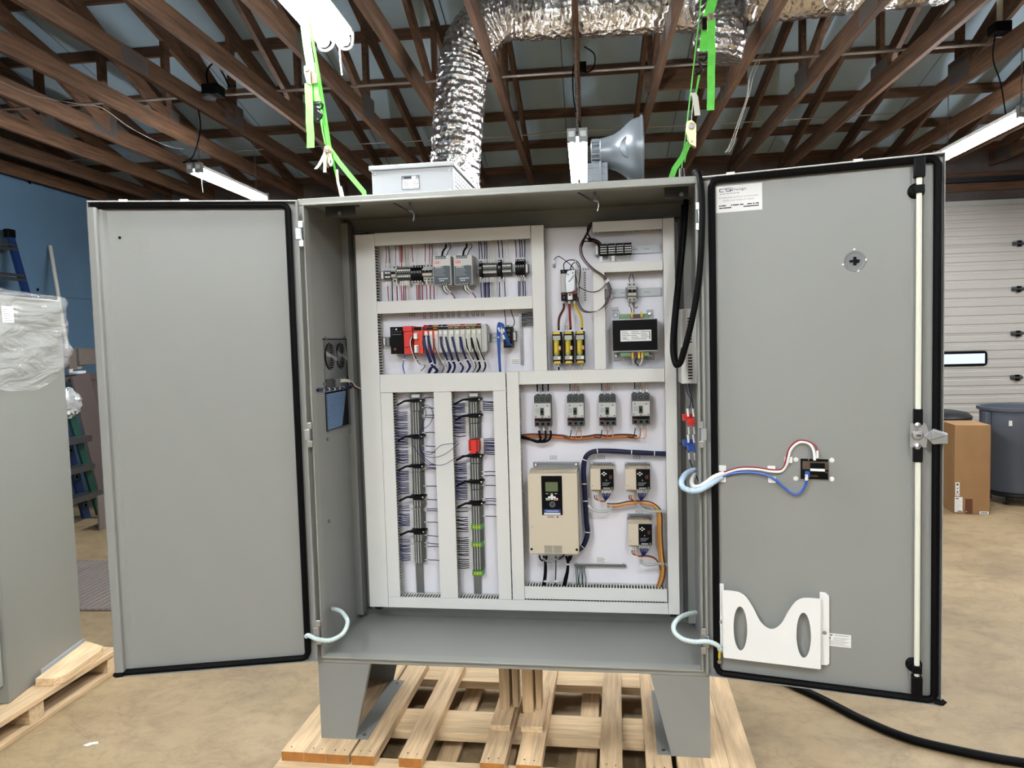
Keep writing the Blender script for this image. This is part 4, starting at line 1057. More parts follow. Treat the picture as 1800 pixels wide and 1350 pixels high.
for k in range(11):
    a, b_ = xs[k]+.02, xs[k+1]-.02
    zz1 = (20.25, 52.65)[1]
    g = G('redorange' if k in (0, 1, 2) else 'lightgrey'); g.box(a, b_, 16.1, 18.6, z0+.15, zz1-.1)
    g.box(a, b_, 15.95, 16.2, zz1-.72, zz1-.28, 'black'); g.box(a+.08, b_-.08, 15.93, 15.95, zz1-.55, zz1-.42, caps[k]); g.prism([(16.2, zz1-.25), (16.0, zz1-.12), (16.3, zz1+.12), (17.2, zz1+.1), (17.2, zz1-.25)], 'x', a+.05, b_-.15, caps[k])
    g.box(a+(b_-a)*.34, b_-.03, 15.85, 16.1, z0+.3, zz1-.95, 'offwhite' if k > 6 else 'white')
    for r in range(14):
        zz = z0+.45+r*.21; g.box(a+(b_-a)*.46, a+(b_-a)*.66, 15.84, 15.85, zz, zz+.1, 'midgrey'); g.box(a+(b_-a)*.74, a+(b_-a)*.92, 15.84, 15.85, zz, zz+.1, 'inkgrey')
    part('io_module', pl, g, label='input-output module', sm=False)
a, b_ = (24.80, 49.99)[0], (25.69, 49.97)[0]
g = G('lightgrey'); g.prism([(a, z0+.1), (b_-.15, z0+.1), (b_, z0+.4), (b_, zz1-.4), (b_-.25, zz1), (a, zz1)], 'y', 16.0, 18.6); g.box(a+.25, a+.3, 15.98, 16, z0+.2, zz1-.2, 'midgrey'); part('end_cover', pl, g, bev=.04)
end_clamp('grey rail stop after the controller end cover', (25.43, 50.07)[0], (25.93, 50.06)[0], ZR2+.15, 1.5)
# looms hanging from the controller
def loom(label, m, P, r, tie=None, extra=None):
    t = thing('wire_loom', label, 'wire loom', CAB, P[0], 'wire looms under the controller')
    g = G(m); N_ = 5 if r > .16 else 2
    for k in range(N_):
        o_ = [(rand(-r, r)*.7, rand(-r, r)*.7) for _ in P]
        g.tube(smooth([(p[0]+o_[i][0], p[1]+o_[i][1], p[2]) for i, p in enumerate(P)], 5), r*.55 if N_ > 2 else r*.6, 6)
    part('wires', t, g, kind='stuff')
    if extra:
        g = G(extra); g.tube(smooth([(p[0]-.16, p[1]-.12, p[2]+.02) for p in P], 5), .075, 5); part('light_wire', t, g)
    if tie:
        g = G('white'); c = P[tie]; d = Vector(P[tie+1])-Vector(P[tie-1]); d.normalize(); c = Vector(c)
        g.cyl(tuple(c-d*.09), tuple(c+d*.09), r*1.5, 10); part('tie', t, g)
loom('blue wire loom sweeping from the first two input modules', 'wireblue', [(14.67, 15.70, 50.96), (14.77, 15.50, 49.49), (15.21, 15.50, 47.82), (15.85, 15.90, 46.23), (16.30, 16.40, 45.41), (16.64, 17.00, 44.79), (15.57, 17.50, 43.99)], .3, 3)
loom('blue wire loom from the second input module, curling behind its neighbour', 'wireblue', [(15.52, 15.70, 50.93), (15.67, 15.50, 49.47), (16.11, 15.50, 47.80), (16.45, 15.90, 46.02), (15.54, 16.60, 45.22), (14.91, 17.30, 44.02)], .24, 3)
loom('black and white pair from the third, red-sided input module', 'wirewhite', [(16.75, 15.70, 50.41), (16.85, 15.50, 48.95), (17.31, 15.50, 47.77), (17.77, 15.90, 46.38), (18.10, 16.50, 45.47), (17.47, 17.30, 44.46)], .12, 3, 'black')
loom('blue wire loom from the fourth input module', 'wireblue', [(17.71, 15.70, 50.68), (17.96, 15.50, 49.11), (18.41, 15.50, 47.74), (18.78, 15.90, 46.55), (19.00, 16.50, 45.45), (18.16, 17.30, 44.15)], .22, 3)
loom('blue wire loom from the fifth input module', 'wireblue', [(18.61, 15.70, 50.65), (18.95, 15.50, 49.09), (19.41, 15.50, 47.71), (19.67, 15.90, 46.53), (19.90, 16.50, 45.42), (19.08, 17.30, 44.13)], .2, 3)
loom('blue wire loom from the sixth module', 'wireblue', [(19.81, 15.70, 50.62), (20.05, 15.50, 49.06), (20.49, 15.50, 47.49), (20.76, 15.90, 46.31), (21.30, 16.50, 45.30), (20.49, 17.30, 44.10)], .2, 3)
loom('blue wire loom from the seventh module', 'wireblue', [(21.15, 15.70, 50.58), (21.34, 15.50, 49.22), (21.69, 15.50, 47.85), (22.07, 15.90, 46.67), (22.50, 16.50, 45.46), (21.49, 17.30, 44.07)], .2, 3)
loom('black and white loom from the eighth module', 'black', [(22.13, 15.70, 50.26), (22.32, 15.50, 48.80), (22.87, 15.50, 47.63), (23.35, 15.90, 46.44), (23.59, 16.50, 45.34), (22.70, 17.30, 44.25)], .12, 3, 'white')
loom('black loom from the ninth module', 'black', [(23.02, 15.70, 50.33), (23.31, 15.50, 48.97), (23.77, 15.50, 47.80), (24.14, 15.90, 46.42), (24.29, 16.50, 45.33), (23.41, 17.30, 44.23)], .18, 3)
loom('black and white loom from the tenth module by the end cover', 'black', [(24.00, 15.70, 50.31), (24.29, 15.50, 48.95), (24.74, 15.50, 47.58), (25.13, 15.90, 46.40), (25.18, 16.50, 45.31), (24.51, 17.30, 44.21)], .15, 3, 'white')
loom('black and white pair curving from the two white plugs', 'black', [(12.93, 15.40, 50.81), (12.62, 15.30, 49.84), (12.87, 15.30, 48.27), (13.34, 15.60, 46.88), (13.84, 16.20, 45.97), (14.59, 16.80, 45.73), (13.61, 17.30, 44.84)], .1, 3, 'white')
loom('blue network cable dropping from the red processor', 'patchblue', [(11.04, 16.30, 47.91), (10.98, 16.20, 46.92), (10.72, 16.40, 45.74), (10.64, 17.20, 44.31)], .14, 1)
# small white label plates above the controller
def label_plate(label, rect, y=18.9, grp='white label plates on the panel', cat='label'):
    x0, x1, z0, z1 = rect
    g = G('ink'); g.box(x0, x1, y, y+.04, z0, z1); g.box(x0+.07, x1-.07, y-.01, y+.01, z0+.07, z1-.07, 'paper')
    if x1-x0 > z1-z0: g.box(x0+.25, x1-.25, y-.015, y-.01, (z0+z1)/2-.06, (z0+z1)/2+.06, 'inkgrey')
    else: g.box((x0+x1)/2-.06, (x0+x1)/2+.06, y-.015, y-.01, z0+.2, (z0+z1)/2, 'inkgrey')
    solo('label_plate', label, cat, g, CAB, (x0, 19, z0), grp, sm=False)
label_plate('flat label plate above the red processor', (11.40, 12.43, 54.44, 54.98))
ords = ('first', 'second', 'third', 'fourth', 'fifth', 'sixth', 'seventh', 'eighth', 'ninth', 'tenth', 'eleventh')
for k, px in enumerate((746.2, 758.2, 766.6, 777.2, 788.3, 796.6, 807.3, 821.2, 831.9, 839.6, 848.3)):
    xA, xB = (14.14, 54.49)[0], (24.53, 54.54)[0]; cx_ = xA+(px-746)*(xB-xA)/102; cz = (14.34, 54.48)[1]+k*.015
    label_plate('upright label plate over the controller, %s from the red end' % ords[k], (cx_-.22, cx_+.22, cz-.5, cz+.5))
# network switch with its patch cords and the slim ground bar
sw = dev('network_switch', 'small black network switch at the duct end of the controller row', 'network switch', (29.24, 50.16)[0], ZR2)
x0, x1, z0, z1 = 28.48, 29.97, 48.49, 52.02
g = G('blackgloss'); g.box(x0, x1, 16.4, 18.7, z0, z1); g.box(x0+.1, x0+.25, 16.38, 16.4, z0+.2, z1-.2, 'navy'); part('case', sw, g, bev=.05)
g = G('coilgreen'); g.box(x0+.4, x0+1.0, 16.8, 17.6, z1, z1+.32); part('power_plug', sw, g)
g = G('darkgrey')
for k in range(4): g.box(x0+.5, x1-.35, 16.36, 16.4, z0+.4+k*.75, z0+.95+k*.75)
part('ports', sw, g, kind='stuff')
end_clamp('grey rail clamp beside the network switch', (29.94, 50.24)[0], (30.49, 50.22)[0], ZR2+.3, 1.7)
pc_ = thing('patch_cords', 'looped blue patch cords plugged into the small black switch', 'cable', CAB, (27.86, 16.00, 49.62))
g = G('patchblue')
for k in range(5):
    o_ = k*.13
    g.tube(smooth([(lambda p: (p[0]+o_*.5, p[1], p[2]))((27.54, 17.00, 44.35)), (lambda p: (p[0]+o_*.6, p[1], p[2]))((27.59, 16.00, 47.21)), (lambda p: (p[0]+o_, p[1], p[2]))((27.56, 15.60, 50.59)), (lambda p: (p[0]+o_, p[1], p[2]-o_*.4))((27.75, 15.40, 52.50)), (lambda p: (p[0]+o_, p[1], p[2]-o_*.5))((28.27, 15.20, 52.67)), (lambda p: (p[0]+o_, p[1], p[2]-k*.2))((28.64, 15.10, 51.51)), (lambda p: (p[0]+o_*1.3, p[1], p[2]-k*.12))((28.94, 15.40, 49.97)), (lambda p: (p[0]+o_*1.5, p[1], p[2]-k*.1))((29.26, 16.30, 49.09))], 6), .095, 6)
part('cords', pc_, g, kind='stuff')
g = G('white')
for (p, q) in (((27.87, 15.10, 51.92), (28.16, 15.00, 51.24)), ((28.68, 14.90, 51.70), (28.85, 14.90, 51.12)), ((28.64, 14.90, 50.65), (28.90, 15.00, 49.98)), ((27.75, 15.30, 50.39), (27.79, 15.30, 50.20))): g.cyl(p, q, .17, 8)
part('marker_sleeves', pc_, g, kind='stuff')
gb = dev('ground_bar', 'slim upright ground bar with green wires in the controller row', 'ground bar', (31.22, 50.01)[0], (31.22, 50.01)[1])
xg = (31.26, 50.00)[0]; za_, zb3 = (31.24, 45.49)[1], (31.19, 54.46)[1]
g = G('zinc'); g.box(xg-.22, xg+.18, 18.3, 18.6, za_, zb3); g.cyl((xg, 18.5, za_+.5), (xg, 19, za_+.5), .2, 8); g.cyl((xg, 18.5, zb3-.5), (xg, 19, zb3-.5), .2, 8)
k = za_+.15
while k < zb3: g.lathe([(.1, 0), (.08, -.1), (0, -.12)], (xg, 18.3, k), 'y', 6, 'darkgrey'); k += .3
part('bar', gb, g)
g = G('darkgreen')
for k in range(10):
    z = zb3-.2-k*.24; g.tube(smooth([(xg+.15, 18.4, z), (xg+.7, 18.2, z-.02+rand(-.05, .05)), (xg+1.3, 18.1, z+.12), (mx0+.3, 17.9, z+.1)], 4), .07, 5, 'black' if k % 3 else 'darkgreen')
part('green_wires', gb, g, kind='stuff')
wires('wire_bundle', 'two thin dark leads above the small black switch', [[(28.62, 17.50, 55.33), (28.66, 17.40, 54.45), (28.80, 17.30, 53.48), (28.81, 17.30, 52.21)], [(29.66, 17.50, 55.30), (29.94, 17.40, 54.22), (30.32, 17.20, 53.04), (30.22, 17.10, 52.26), (29.72, 17.10, 51.99)]], 'black', .075)
g = G('paper'); x0, x1, z0, z1 = 29.41, 30.87, 45.48, 46.70; g.box(x0, x1, 18.93, 18.98, z0, z1)
for k in range(3): g.box(x0+.1, x1-.15, 18.92, 18.93, z0+.2+k*.28, z0+.3+k*.28, 'inkgrey')
solo('sticker', 'small white printed sticker at the foot of the slim ground bar', 'sticker', g, CAB, (x0, 19, z0), sm=False)

# ------------------------------------------------------------ disconnect switch and fuse holders
ds = dev('disconnect_switch', 'main disconnect switch with a bright metal mechanism above the fuse holders', 'disconnect switch', (39.91, 58.69)[0], (39.91, 58.69)[1])
x0, x1, z0, z1 = 38.55, 41.13, 56.11, 61.20
g = G('lightgrey'); w, h = x1-x0, z1-z0; g.box(x0, x1, 15.8, 18.9, z0, z1); part('body', ds, g, bev=.08)
g = G('black'); g.box(x0-.03, x1+.03, 15.7, 18.9, z1-.62, z1+.02); g.box(x0-.03, x1+.03, 15.7, 18.9, z0-.02, z0+1.35)
for k in range(3): g.disc(x0+w*(.17+.33*k), 15.66, z0+.5, .2, .06, 10, 'darkgrey'); g.disc(x0+w*(.17+.33*k), 15.66, z1-.3, .18, .06, 10, 'darkgrey')
g.box(x0+.1, x0+.7, 15.67, 15.7, z0+1.0, z0+1.15, 'darkred')
part('terminal_cap', ds, g, bev=.06)
g = G('alu'); g.prism([(x0+w*.38, z0+1.2), (x0+w*.75, z0+1.3), (x0+w*.9, z0+1.7), (x0+w*.96, z1-.1), (x0+w*.45, z1-.3), (x0+w*.3, z1-1.6)], 'y', 14.6, 14.72); g.box(x0+w*.4, x0+w*.75, 14.7, 15.8, z0+1.5, z1-.7); g.prism([(x0+w*.52, z1-2.0), (x0+w*.6, z1-2.1), (x0+w*.9, z1-1.1), (x0+w*.84, z1-1.0)], 'y', 14.4, 14.6, 'zinc')
for (a, b_) in ((.5, -.9), (.55, -2.0), (.8, -.7)): g.lathe([(.14, 0), (.1, -.1), (0, -.12)], (x0+w*a, 14.6, z1+b_), 'y', 8, 'darkgrey')
part('operating_mechanism', ds, g, bev=.04)
g = G('paper'); g.box(x0+w*.42, x0+w*.72, 15.6, 15.68, z0+.1, z0+1.2); g.box(x0+w*.5, x0+w*.62, 15.58, 15.6, z0+.75, z0+.95, 'black'); part('trip_label', ds, g)
g = G('darkred'); g.box(x1-.75, x1+.1, 15.2, 15.9, z0+.7, z0+1.5); g.box(x1-.6, x1, 15.1, 15.3, z0+.5, z0+1.0, 'black'); part('auxiliary_contact', ds, g)
for m, P in (('brown', [(38.88, 16.60, 55.71), (38.88, 16.40, 54.84), (38.16, 16.60, 53.54), (37.94, 16.70, 52.59), (37.92, 16.60, 51.54)]), ('redorange', [(39.84, 16.50, 55.67), (39.87, 16.40, 54.53), (39.88, 16.50, 53.10), (39.94, 16.60, 51.58)]), ('yellow', [(40.70, 16.60, 55.65), (40.97, 16.40, 54.77), (41.52, 16.50, 53.81), (41.78, 16.60, 52.85), (41.84, 16.60, 51.52)])):
    nm = {'brown': 'brown', 'redorange': 'red', 'yellow': 'yellow'}[m]
    t = thing('power_cable', 'short %s power cable from the disconnect switch to its fuse holder' % nm, 'cable', CAB, P[2])
    g = G({'brown': 'brown', 'redorange': 'darkred', 'yellow': 'yellow'}[m]); g.tube(smooth(P, 6), .21, 8); part('insulation', t, g)
    g = G('white'); p = P[0]; g.cyl((p[0], p[1], p[2]+.6), (p[0], p[1], p[2]-.1), .22, 8); q = P[-1]; g.cyl((q[0], q[1], q[2]), (q[0], q[1], q[2]-.35), .19, 8, 'black'); part('sleeve', t, g)
fn = ('nearest the upright duct', 'in the middle of the three', 'under the yellow cable')
for k, (pa, pb) in enumerate(((970.5, 986.3), (991, 1006.5), (1011.5, 1027.5))):
    x0, z1 = (36.84, 50.95); z0 = (36.85, 45.58)[1]
    u = ((42.27, 50.79)[0]-((36.84, 50.95)[0]))/57
    x0 = (36.84, 50.95)[0]+(pa-970.5)*u; x1 = x0+1.47
    t = dev('fuse_holder', 'black fuse holder with a yellow-labelled fuse, '+fn[k], 'fuse holder', (x0+x1)/2, (z0+z1)/2, 'three fuse holders')
    w, h = x1-x0, z1-z0
    g = G('blackgloss'); g.box(x0, x1, 17.2, 18.9, z0, z1); g.box(x0, x0+.12, 16.3, 17.3, z0+.3, z1-.3); g.box(x1-.12, x1, 16.3, 17.3, z0+.3, z1-.3); part('base', t, g, bev=.05)
    g = G('fusegreen'); g.cyl(((x0+x1)/2-.1, 16.75, z0+h*.28), ((x0+x1)/2-.1, 16.75, z0+h*.74), .5, 16); g.cyl(((x0+x1)/2-.1, 16.75, z0+h*.2), ((x0+x1)/2-.1, 16.75, z0+h*.28), .46, 16, 'zinc'); g.cyl(((x0+x1)/2-.1, 16.75, z0+h*.74), ((x0+x1)/2-.1, 16.75, z0+h*.82), .46, 16, 'zinc')
    g.box(x0+.35, x0+.75, 16.24, 16.26, z0+h*.36, z0+h*.66, 'yellow'); part('fuse', t, g)
    g = G('orange'); g.box(x1-.48, x1-.1, 16.2, 16.5, z0+h*.43, z0+h*.55, 'peach'); part('indicator', t, g)
    g = G('clearplastic'); g.box(x0+.1, x1-.1, 16.2, 16.9, z1-h*.26, z1-h*.12); g.box(x0+.1, x1-.1, 16.2, 16.9, z0+h*.12, z0+h*.24); g.box(x1-.6, x1-.2, 16.15, 16.2, z0+h*.14, z0+h*.22, 'white'); part('terminal_shroud', t, g, bev=.04)
    for zz in (z0+.02, z1-.42):
        g = G('yellow'); g.prism([(x0+.12, zz), (x1-.12, zz), (x1-.25, zz+.4), (x0+.25, zz+.4)], 'y', 16.1, 16.4); part('warning_label', t, g)
    g = G('white'); g.cyl(((x0+x1)/2+.15, 17.2, z0+.05), ((x0+x1)/2+.15, 17.3, z0-.55), .17, 8); g.cyl(((x0+x1)/2+.15, 17.3, z0-.55), ((x0+x1)/2+.15, 17.5, z0-1.1), .14, 8, ('black', 'peach', 'yellow')[k]); part('load_wire', t, g)
label_plate('white label plate over the middle fuse holder', (38.83, 39.65, 51.38, 51.94))
g = G('inkgrey'); z1 = (42.43, 61.00)[1]; xv = (42.38, 58.88)[0]
for k in range(12): g.box(xv-.16, xv+.18, 18.93, 18.98, z1-k*.42-.28, z1-k*.42); 
for k in range(3): g.box(xv-.3+k*.4, xv-.05+k*.4, 18.93, 18.98, z1+.3, z1+.6)
solo('printed_sticker', 'narrow printed sticker reading down the panel beside the disconnect switch', 'sticker', g, CAB, (xv, 19, z1), None, 'stuff')
gl = dev('ground_lug', 'small white-sleeved ground lug bolted beside the disconnect switch', 'ground lug', (37.31, 62.66)[0], (37.31, 62.66)[1])
c = (37.25, 62.34); g = G('zinc'); g.lathe([(.28, .3), (.28, -.1), (.16, -.3)], (c[0], 18.6, c[1]-.2), 'y', 10); part('bolt', gl, g)
g = G('white'); g.box(c[0]-.25, c[0]+.2, 18.3, 18.6, c[1]+.25, c[1]+.85); part('sleeve', gl, g)
g = G('black'); g.tube(smooth([(c[0], 18.4, c[1]+.8), (37.64, 17.80, 63.48), (38.28, 17.00, 63.56), (39.19, 16.00, 62.84), (40.06, 15.40, 62.09), (40.80, 15.20, 61.10), (41.41, 15.20, 58.65), (42.13, 15.50, 57.89), (43.43, 15.50, 57.37), (44.74, 15.50, 57.51), (45.69, 15.40, 58.22), (46.17, 15.30, 59.03)], 6), .07, 5); part('lead', gl, g)
ct = thing('control_wire_loop', 'thin dark red and black control wires looping from the roof duct to the disconnect switch', 'wires', CAB, (43.65, 15.20, 58.56))
for kk, (m, off) in enumerate((('black', 0), ('brown', .22), ('black', .36), ('brown', -.2))):
    g = G(m); O = lambda p: (p[0]+off*.7, p[1], p[2]+off*.25)
    g.tube(smooth([O((43.61, 17.00, 68.40)), O((42.76, 16.20, 66.64)), O((42.01, 15.40, 65.17)), O((41.99, 15.00, 63.64)), O((42.62, 14.90, 62.30)), O((43.90, 14.90, 60.95)), O((45.27, 15.00, 59.97)), O((46.08, 15.20, 58.93)), O((46.52, 15.20, 57.71)), O((46.50, 15.20, 56.59)), O((45.63, 15.20, 55.03)), O((44.49, 15.20, 54.23)), O((43.18, 15.20, 53.99)), O((42.06, 15.10, 54.31)), O((41.43, 15.10, 55.17)), O((41.16, 15.20, 56.31)), O((41.39, 15.20, 58.18))], 6), .055, 5); part('wire', ct, g)
for P in ([(39.16, 15.80, 61.04), (39.13, 15.20, 62.01), (39.63, 15.00, 62.53), (40.57, 15.00, 62.68), (41.50, 15.00, 62.26), (41.84, 15.10, 61.24), (41.71, 15.10, 59.56), (41.29, 15.30, 57.72)], [(40.12, 15.60, 60.98), (40.45, 15.10, 61.85), (41.12, 15.00, 62.28), (41.66, 15.00, 61.42)]):
    g = G('black'); g.tube(smooth(P, 6), .085, 5); part('wire', ct, g)
g = G('wirewhite'); g.tube(smooth([(41.04, 15.00, 62.94), (41.12, 14.60, 61.40), (41.42, 14.80, 58.62), (41.37, 15.00, 56.58)], 5), .07, 5); g.tube(smooth([(46.60, 15.40, 56.97), (46.66, 15.40, 55.66), (45.98, 15.40, 54.28), (44.66, 15.50, 53.39), (43.81, 15.60, 53.33)], 5), .05, 5); part('white_wire', ct, g)
p = Vector((45.99, 15.00, 59.20)); g = G('white'); g.cyl(tuple(p), tuple(p+Vector((.25, .1, -.3))), .5, 12); part('tie', ct, g)
# ------------------------------------------------------------ top terminals, control breaker, transformer
end_clamp('white rail clamp before the black terminals at the top', (44.33, 64.55)[0], (44.80, 64.53)[0], ZR3, 1.7, 17.3)
bx0 = (44.95, 64.49)[0]; bx1 = (50.32, 64.25)[0]; bw = (bx1-bx0)/4
bt_ = dev('terminal_block_row', 'row of four black terminal blocks with white levers at the top', 'terminal block', (bx0+bx1)/2, ZR3)
for k in range(4):
    g = G('black'); a = bx0+k*bw; g.prism([(18.9, ZR3-.9), (18.9, ZR3+.9), (17.6, ZR3+1.05), (17.0, ZR3+.8), (17.0, ZR3-.8), (17.6, ZR3-1.05)], 'x', a+.03, a+bw-.03)
    for r in range(4):
        for c in range(4): g.box(a+.22+c*.27, a+.42+c*.27, 16.95, 17.0, ZR3+.55-r*.38-.1, ZR3+.55-r*.38+.08, 'white' if r in (1, 2) else 'lightgrey')
    part('terminal_block', bt_, g, sm=False)
g = G('white'); 
for q in (.3, 2.3): g.box(bx0+q-.25, bx0+q+.2, 17.2, 17.6, ZR3-2.0, ZR3-1.05)
part('jumper_plug', bt_, g, kind='stuff')
wires('wire_bundle', 'row of thin pale wires under the black top terminals', [[(bx0+1.6+k*.24, 17.4, ZR3-1.0), (bx0+1.6+k*.24+rand(-.03, .03), 17.5, ZR3-1.9)] for k in range(17)], 'wirewhite', .05)
bd = thing('wire_bundle', 'tangle of dark wires diving behind the black top terminals', 'wires', CAB, (44.22, 17.00, 65.74)); bd['kind'] = 'stuff'
g = G('black')
for k in range(14): 
    o_ = (rand(-.35, .35), rand(-.4, .4), rand(-.3, .3)); A = lambda p: (p[0]+o_[0], p[1]+o_[1], p[2]+o_[2])
    g.tube(smooth([A((43.39, 16.60, 66.11)), A((44.13, 16.80, 66.00)), A((44.78, 17.20, 65.65)), A((45.23, 17.50, 65.10))], 4), .12, 5, ('black', 'navy', 'brown')[k % 3])
g.tube(smooth([(43.39, 16.60, 66.11), (42.75, 16.30, 66.38), (42.47, 15.80, 65.67), (42.09, 15.30, 64.60)], 5), .1, 5); g.tube(smooth([(44.04, 16.60, 65.70), (43.12, 16.10, 65.77), (42.47, 15.80, 65.67)], 5), .1, 5); g.tube(smooth([(43.94, 16.80, 65.82), (43.22, 16.50, 66.94), (43.14, 16.80, 68.11), (43.79, 17.60, 68.96)], 5), .12, 5)
part('wires', bd, g, kind='stuff')
end_clamp('dark rail clamp at the loop end of the control breaker rail', (45.78, 57.04)[0], (46.15, 57.03)[0], (46.01, 57.03)[1], 1.5)
end_clamp('dark rail clamp just inside the control breaker rail', (46.68, 57.20)[0], (47.01, 57.18)[0], (46.87, 57.09)[1], 1.9)
zb5 = (50.24, 57.20)[1]
mini_breaker('two-pole control breaker above the transformer', (49.54, 57.23)[0], (50.94, 57.18)[0], zb5, 2, 3.1)
g = G('midgrey'); a = (49.35, 57.27)[0]; b_ = (51.10, 57.21)[0]; g.box(a-.15, a+.1, 17.3, 18.9, zb5-1.0, zb5+.8); solo('end_clamp', 'grey rail clamp hugging the loop side of the control breaker', 'clamp', g, CAB, (a, 19, zb5), 'rail end clamps', bev=.04)
g = G('midgrey'); g.box(b_-.1, b_+.15, 17.3, 18.9, zb5-1.0, zb5+.8); solo('end_clamp', 'grey rail clamp hugging the duct side of the control breaker', 'clamp', g, CAB, (b_, 19, zb5), 'rail end clamps', bev=.04)
wires('wire_bundle', 'short wires joining the control breaker to the transformer', [[(49.91, 17.20, 58.84), (49.82, 17.30, 59.42), (50.12, 17.60, 60.19)], [(50.56, 17.20, 58.82), (50.57, 17.30, 59.39), (50.31, 17.60, 60.18)], [(49.85, 17.20, 55.64), (49.74, 17.00, 54.97), (50.00, 16.50, 54.57), (50.07, 16.00, 53.79)], [(50.50, 17.20, 55.62), (50.58, 17.00, 54.85), (50.84, 16.50, 54.44), (51.12, 16.40, 54.80)], [(50.31, 17.20, 55.43), (50.47, 16.80, 54.56), (50.53, 16.00, 53.68)]], 'brown', .07)
tf = dev('transformer', 'black control transformer with green coil ends and a white rating label', 'transformer', (50.53, 49.93)[0], (50.53, 49.93)[1])
x0, x1, z0, z1 = 46.93, 54.15, 47.46, 52.55
g = G('blackgloss'); g.box(x0, x1, 14.8, 18.6, z0, z1); part('core', tf, g, bev=.06)
g = G('alu'); g.box(x0-.05, x1+.05, 14.7, 18.7, z1-.02, z1+.12); g.box(x0-.05, x1+.05, 14.7, 18.7, z0-.12, z0+.02); part('core_clamp', tf, g)
g = G('coilgreen'); g.prism([(x0+1.1, z1+.1), (x1-1.2, z1+.1), (x1-1.4, z1+.95), (x0+1.2, z1+.95)], 'y', 15.3, 18.4); part('coil_end', tf, g, bev=.1)
g = G('coilgreen'); g.prism([(x0+1.2, z0-.95), (x1-1.4, z0-.95), (x1-1.2, z0-.1), (x0+1.1, z0-.1)], 'y', 15.3, 18.4); part('coil_end', tf, g, bev=.1)
for (a, b_) in ((x0+.05, z1+.12), (x1-1.55, z1+.12), (x0+.05, z0-1.7), (x1-1.55, z0-1.7)):
    g = G('zinc'); g.box(a, a+1.1, 18.6, 18.8, b_, b_+1.55); g.lathe([(.36, 0), (.3, -.2), (.16, -.25)], (a+.55, 18.6, b_+.8), 'y', 12, 'steel'); part('mounting_foot', tf, g, bev=.04)
x2, x3, z2, z3 = 48.19, 53.17, 49.02, 50.83
g = G('paper'); g.box(x2, x3, 14.74, 14.8, z2, z3); ww = x3-x2
for k in range(5):
    for c in range(3): g.box(x2+.2+c*ww*.31, x2+ww*(.22+.06*((k+c) % 3))+c*ww*.31, 14.73, 14.74, z3-.25-k*.3-.05, z3-.25-k*.3+.05, 'inkgrey')
g.box(x3-.35, x3-.15, 14.73, 14.74, z2+.3, z3-.3, 'inkgrey'); g.text('USA', x2+ww*.14, 14.735, z2+.45, .22, 'ink'); part('rating_label', tf, g, sm=False)
for s, zz in ((1, z1+.1), (-1, z0-.1)):
    g = G('brown'); g.box(x0+2.9, x0+4.9, 14.8, 16.2, zz, zz+s*.75); part('terminal_board', tf, g)
    for k in ((0, 3) if s > 0 else (0, 2, 3)):
        g = G('yellow'); a = x0+3.0+k*.52; g.box(a, a+.32, 14.5, 15.2, zz+s*.2, zz+s*1.15); g.cyl((a+.16, 14.45, zz+s*.4), (a+.16, 14.55, zz+s*.4), .14, 8, 'brass'); part('terminal_lug', tf, g)
g = G('white')
for P in ([(x0+3.2, 14.8, z0-1.2), (x0+3.2, 15.2, z0-1.8), (x0+3.3, 16.5, z0-2.4)], [(x0+4.7, 14.8, z0-1.2), (x0+4.6, 15.2, z0-1.9), (x0+4.3, 16.5, z0-2.5)]): g.tube(smooth(P, 5), .13, 7)
g.tube(smooth([(x0+3.9, 14.8, z0-1.2), (x0+3.6, 15.2, z0-1.8), (x0+3.9, 16.5, z0-2.3), (x0+4.2, 17, z0-2.6)], 5), .1, 6, 'black'); part('output_wires', tf, g, kind='stuff')
x0, x1, z0, z1 = 46.81, 47.86, 54.26, 54.77; label_plate('white label plate over the transformer foot', (x0, x1, z0, z1))

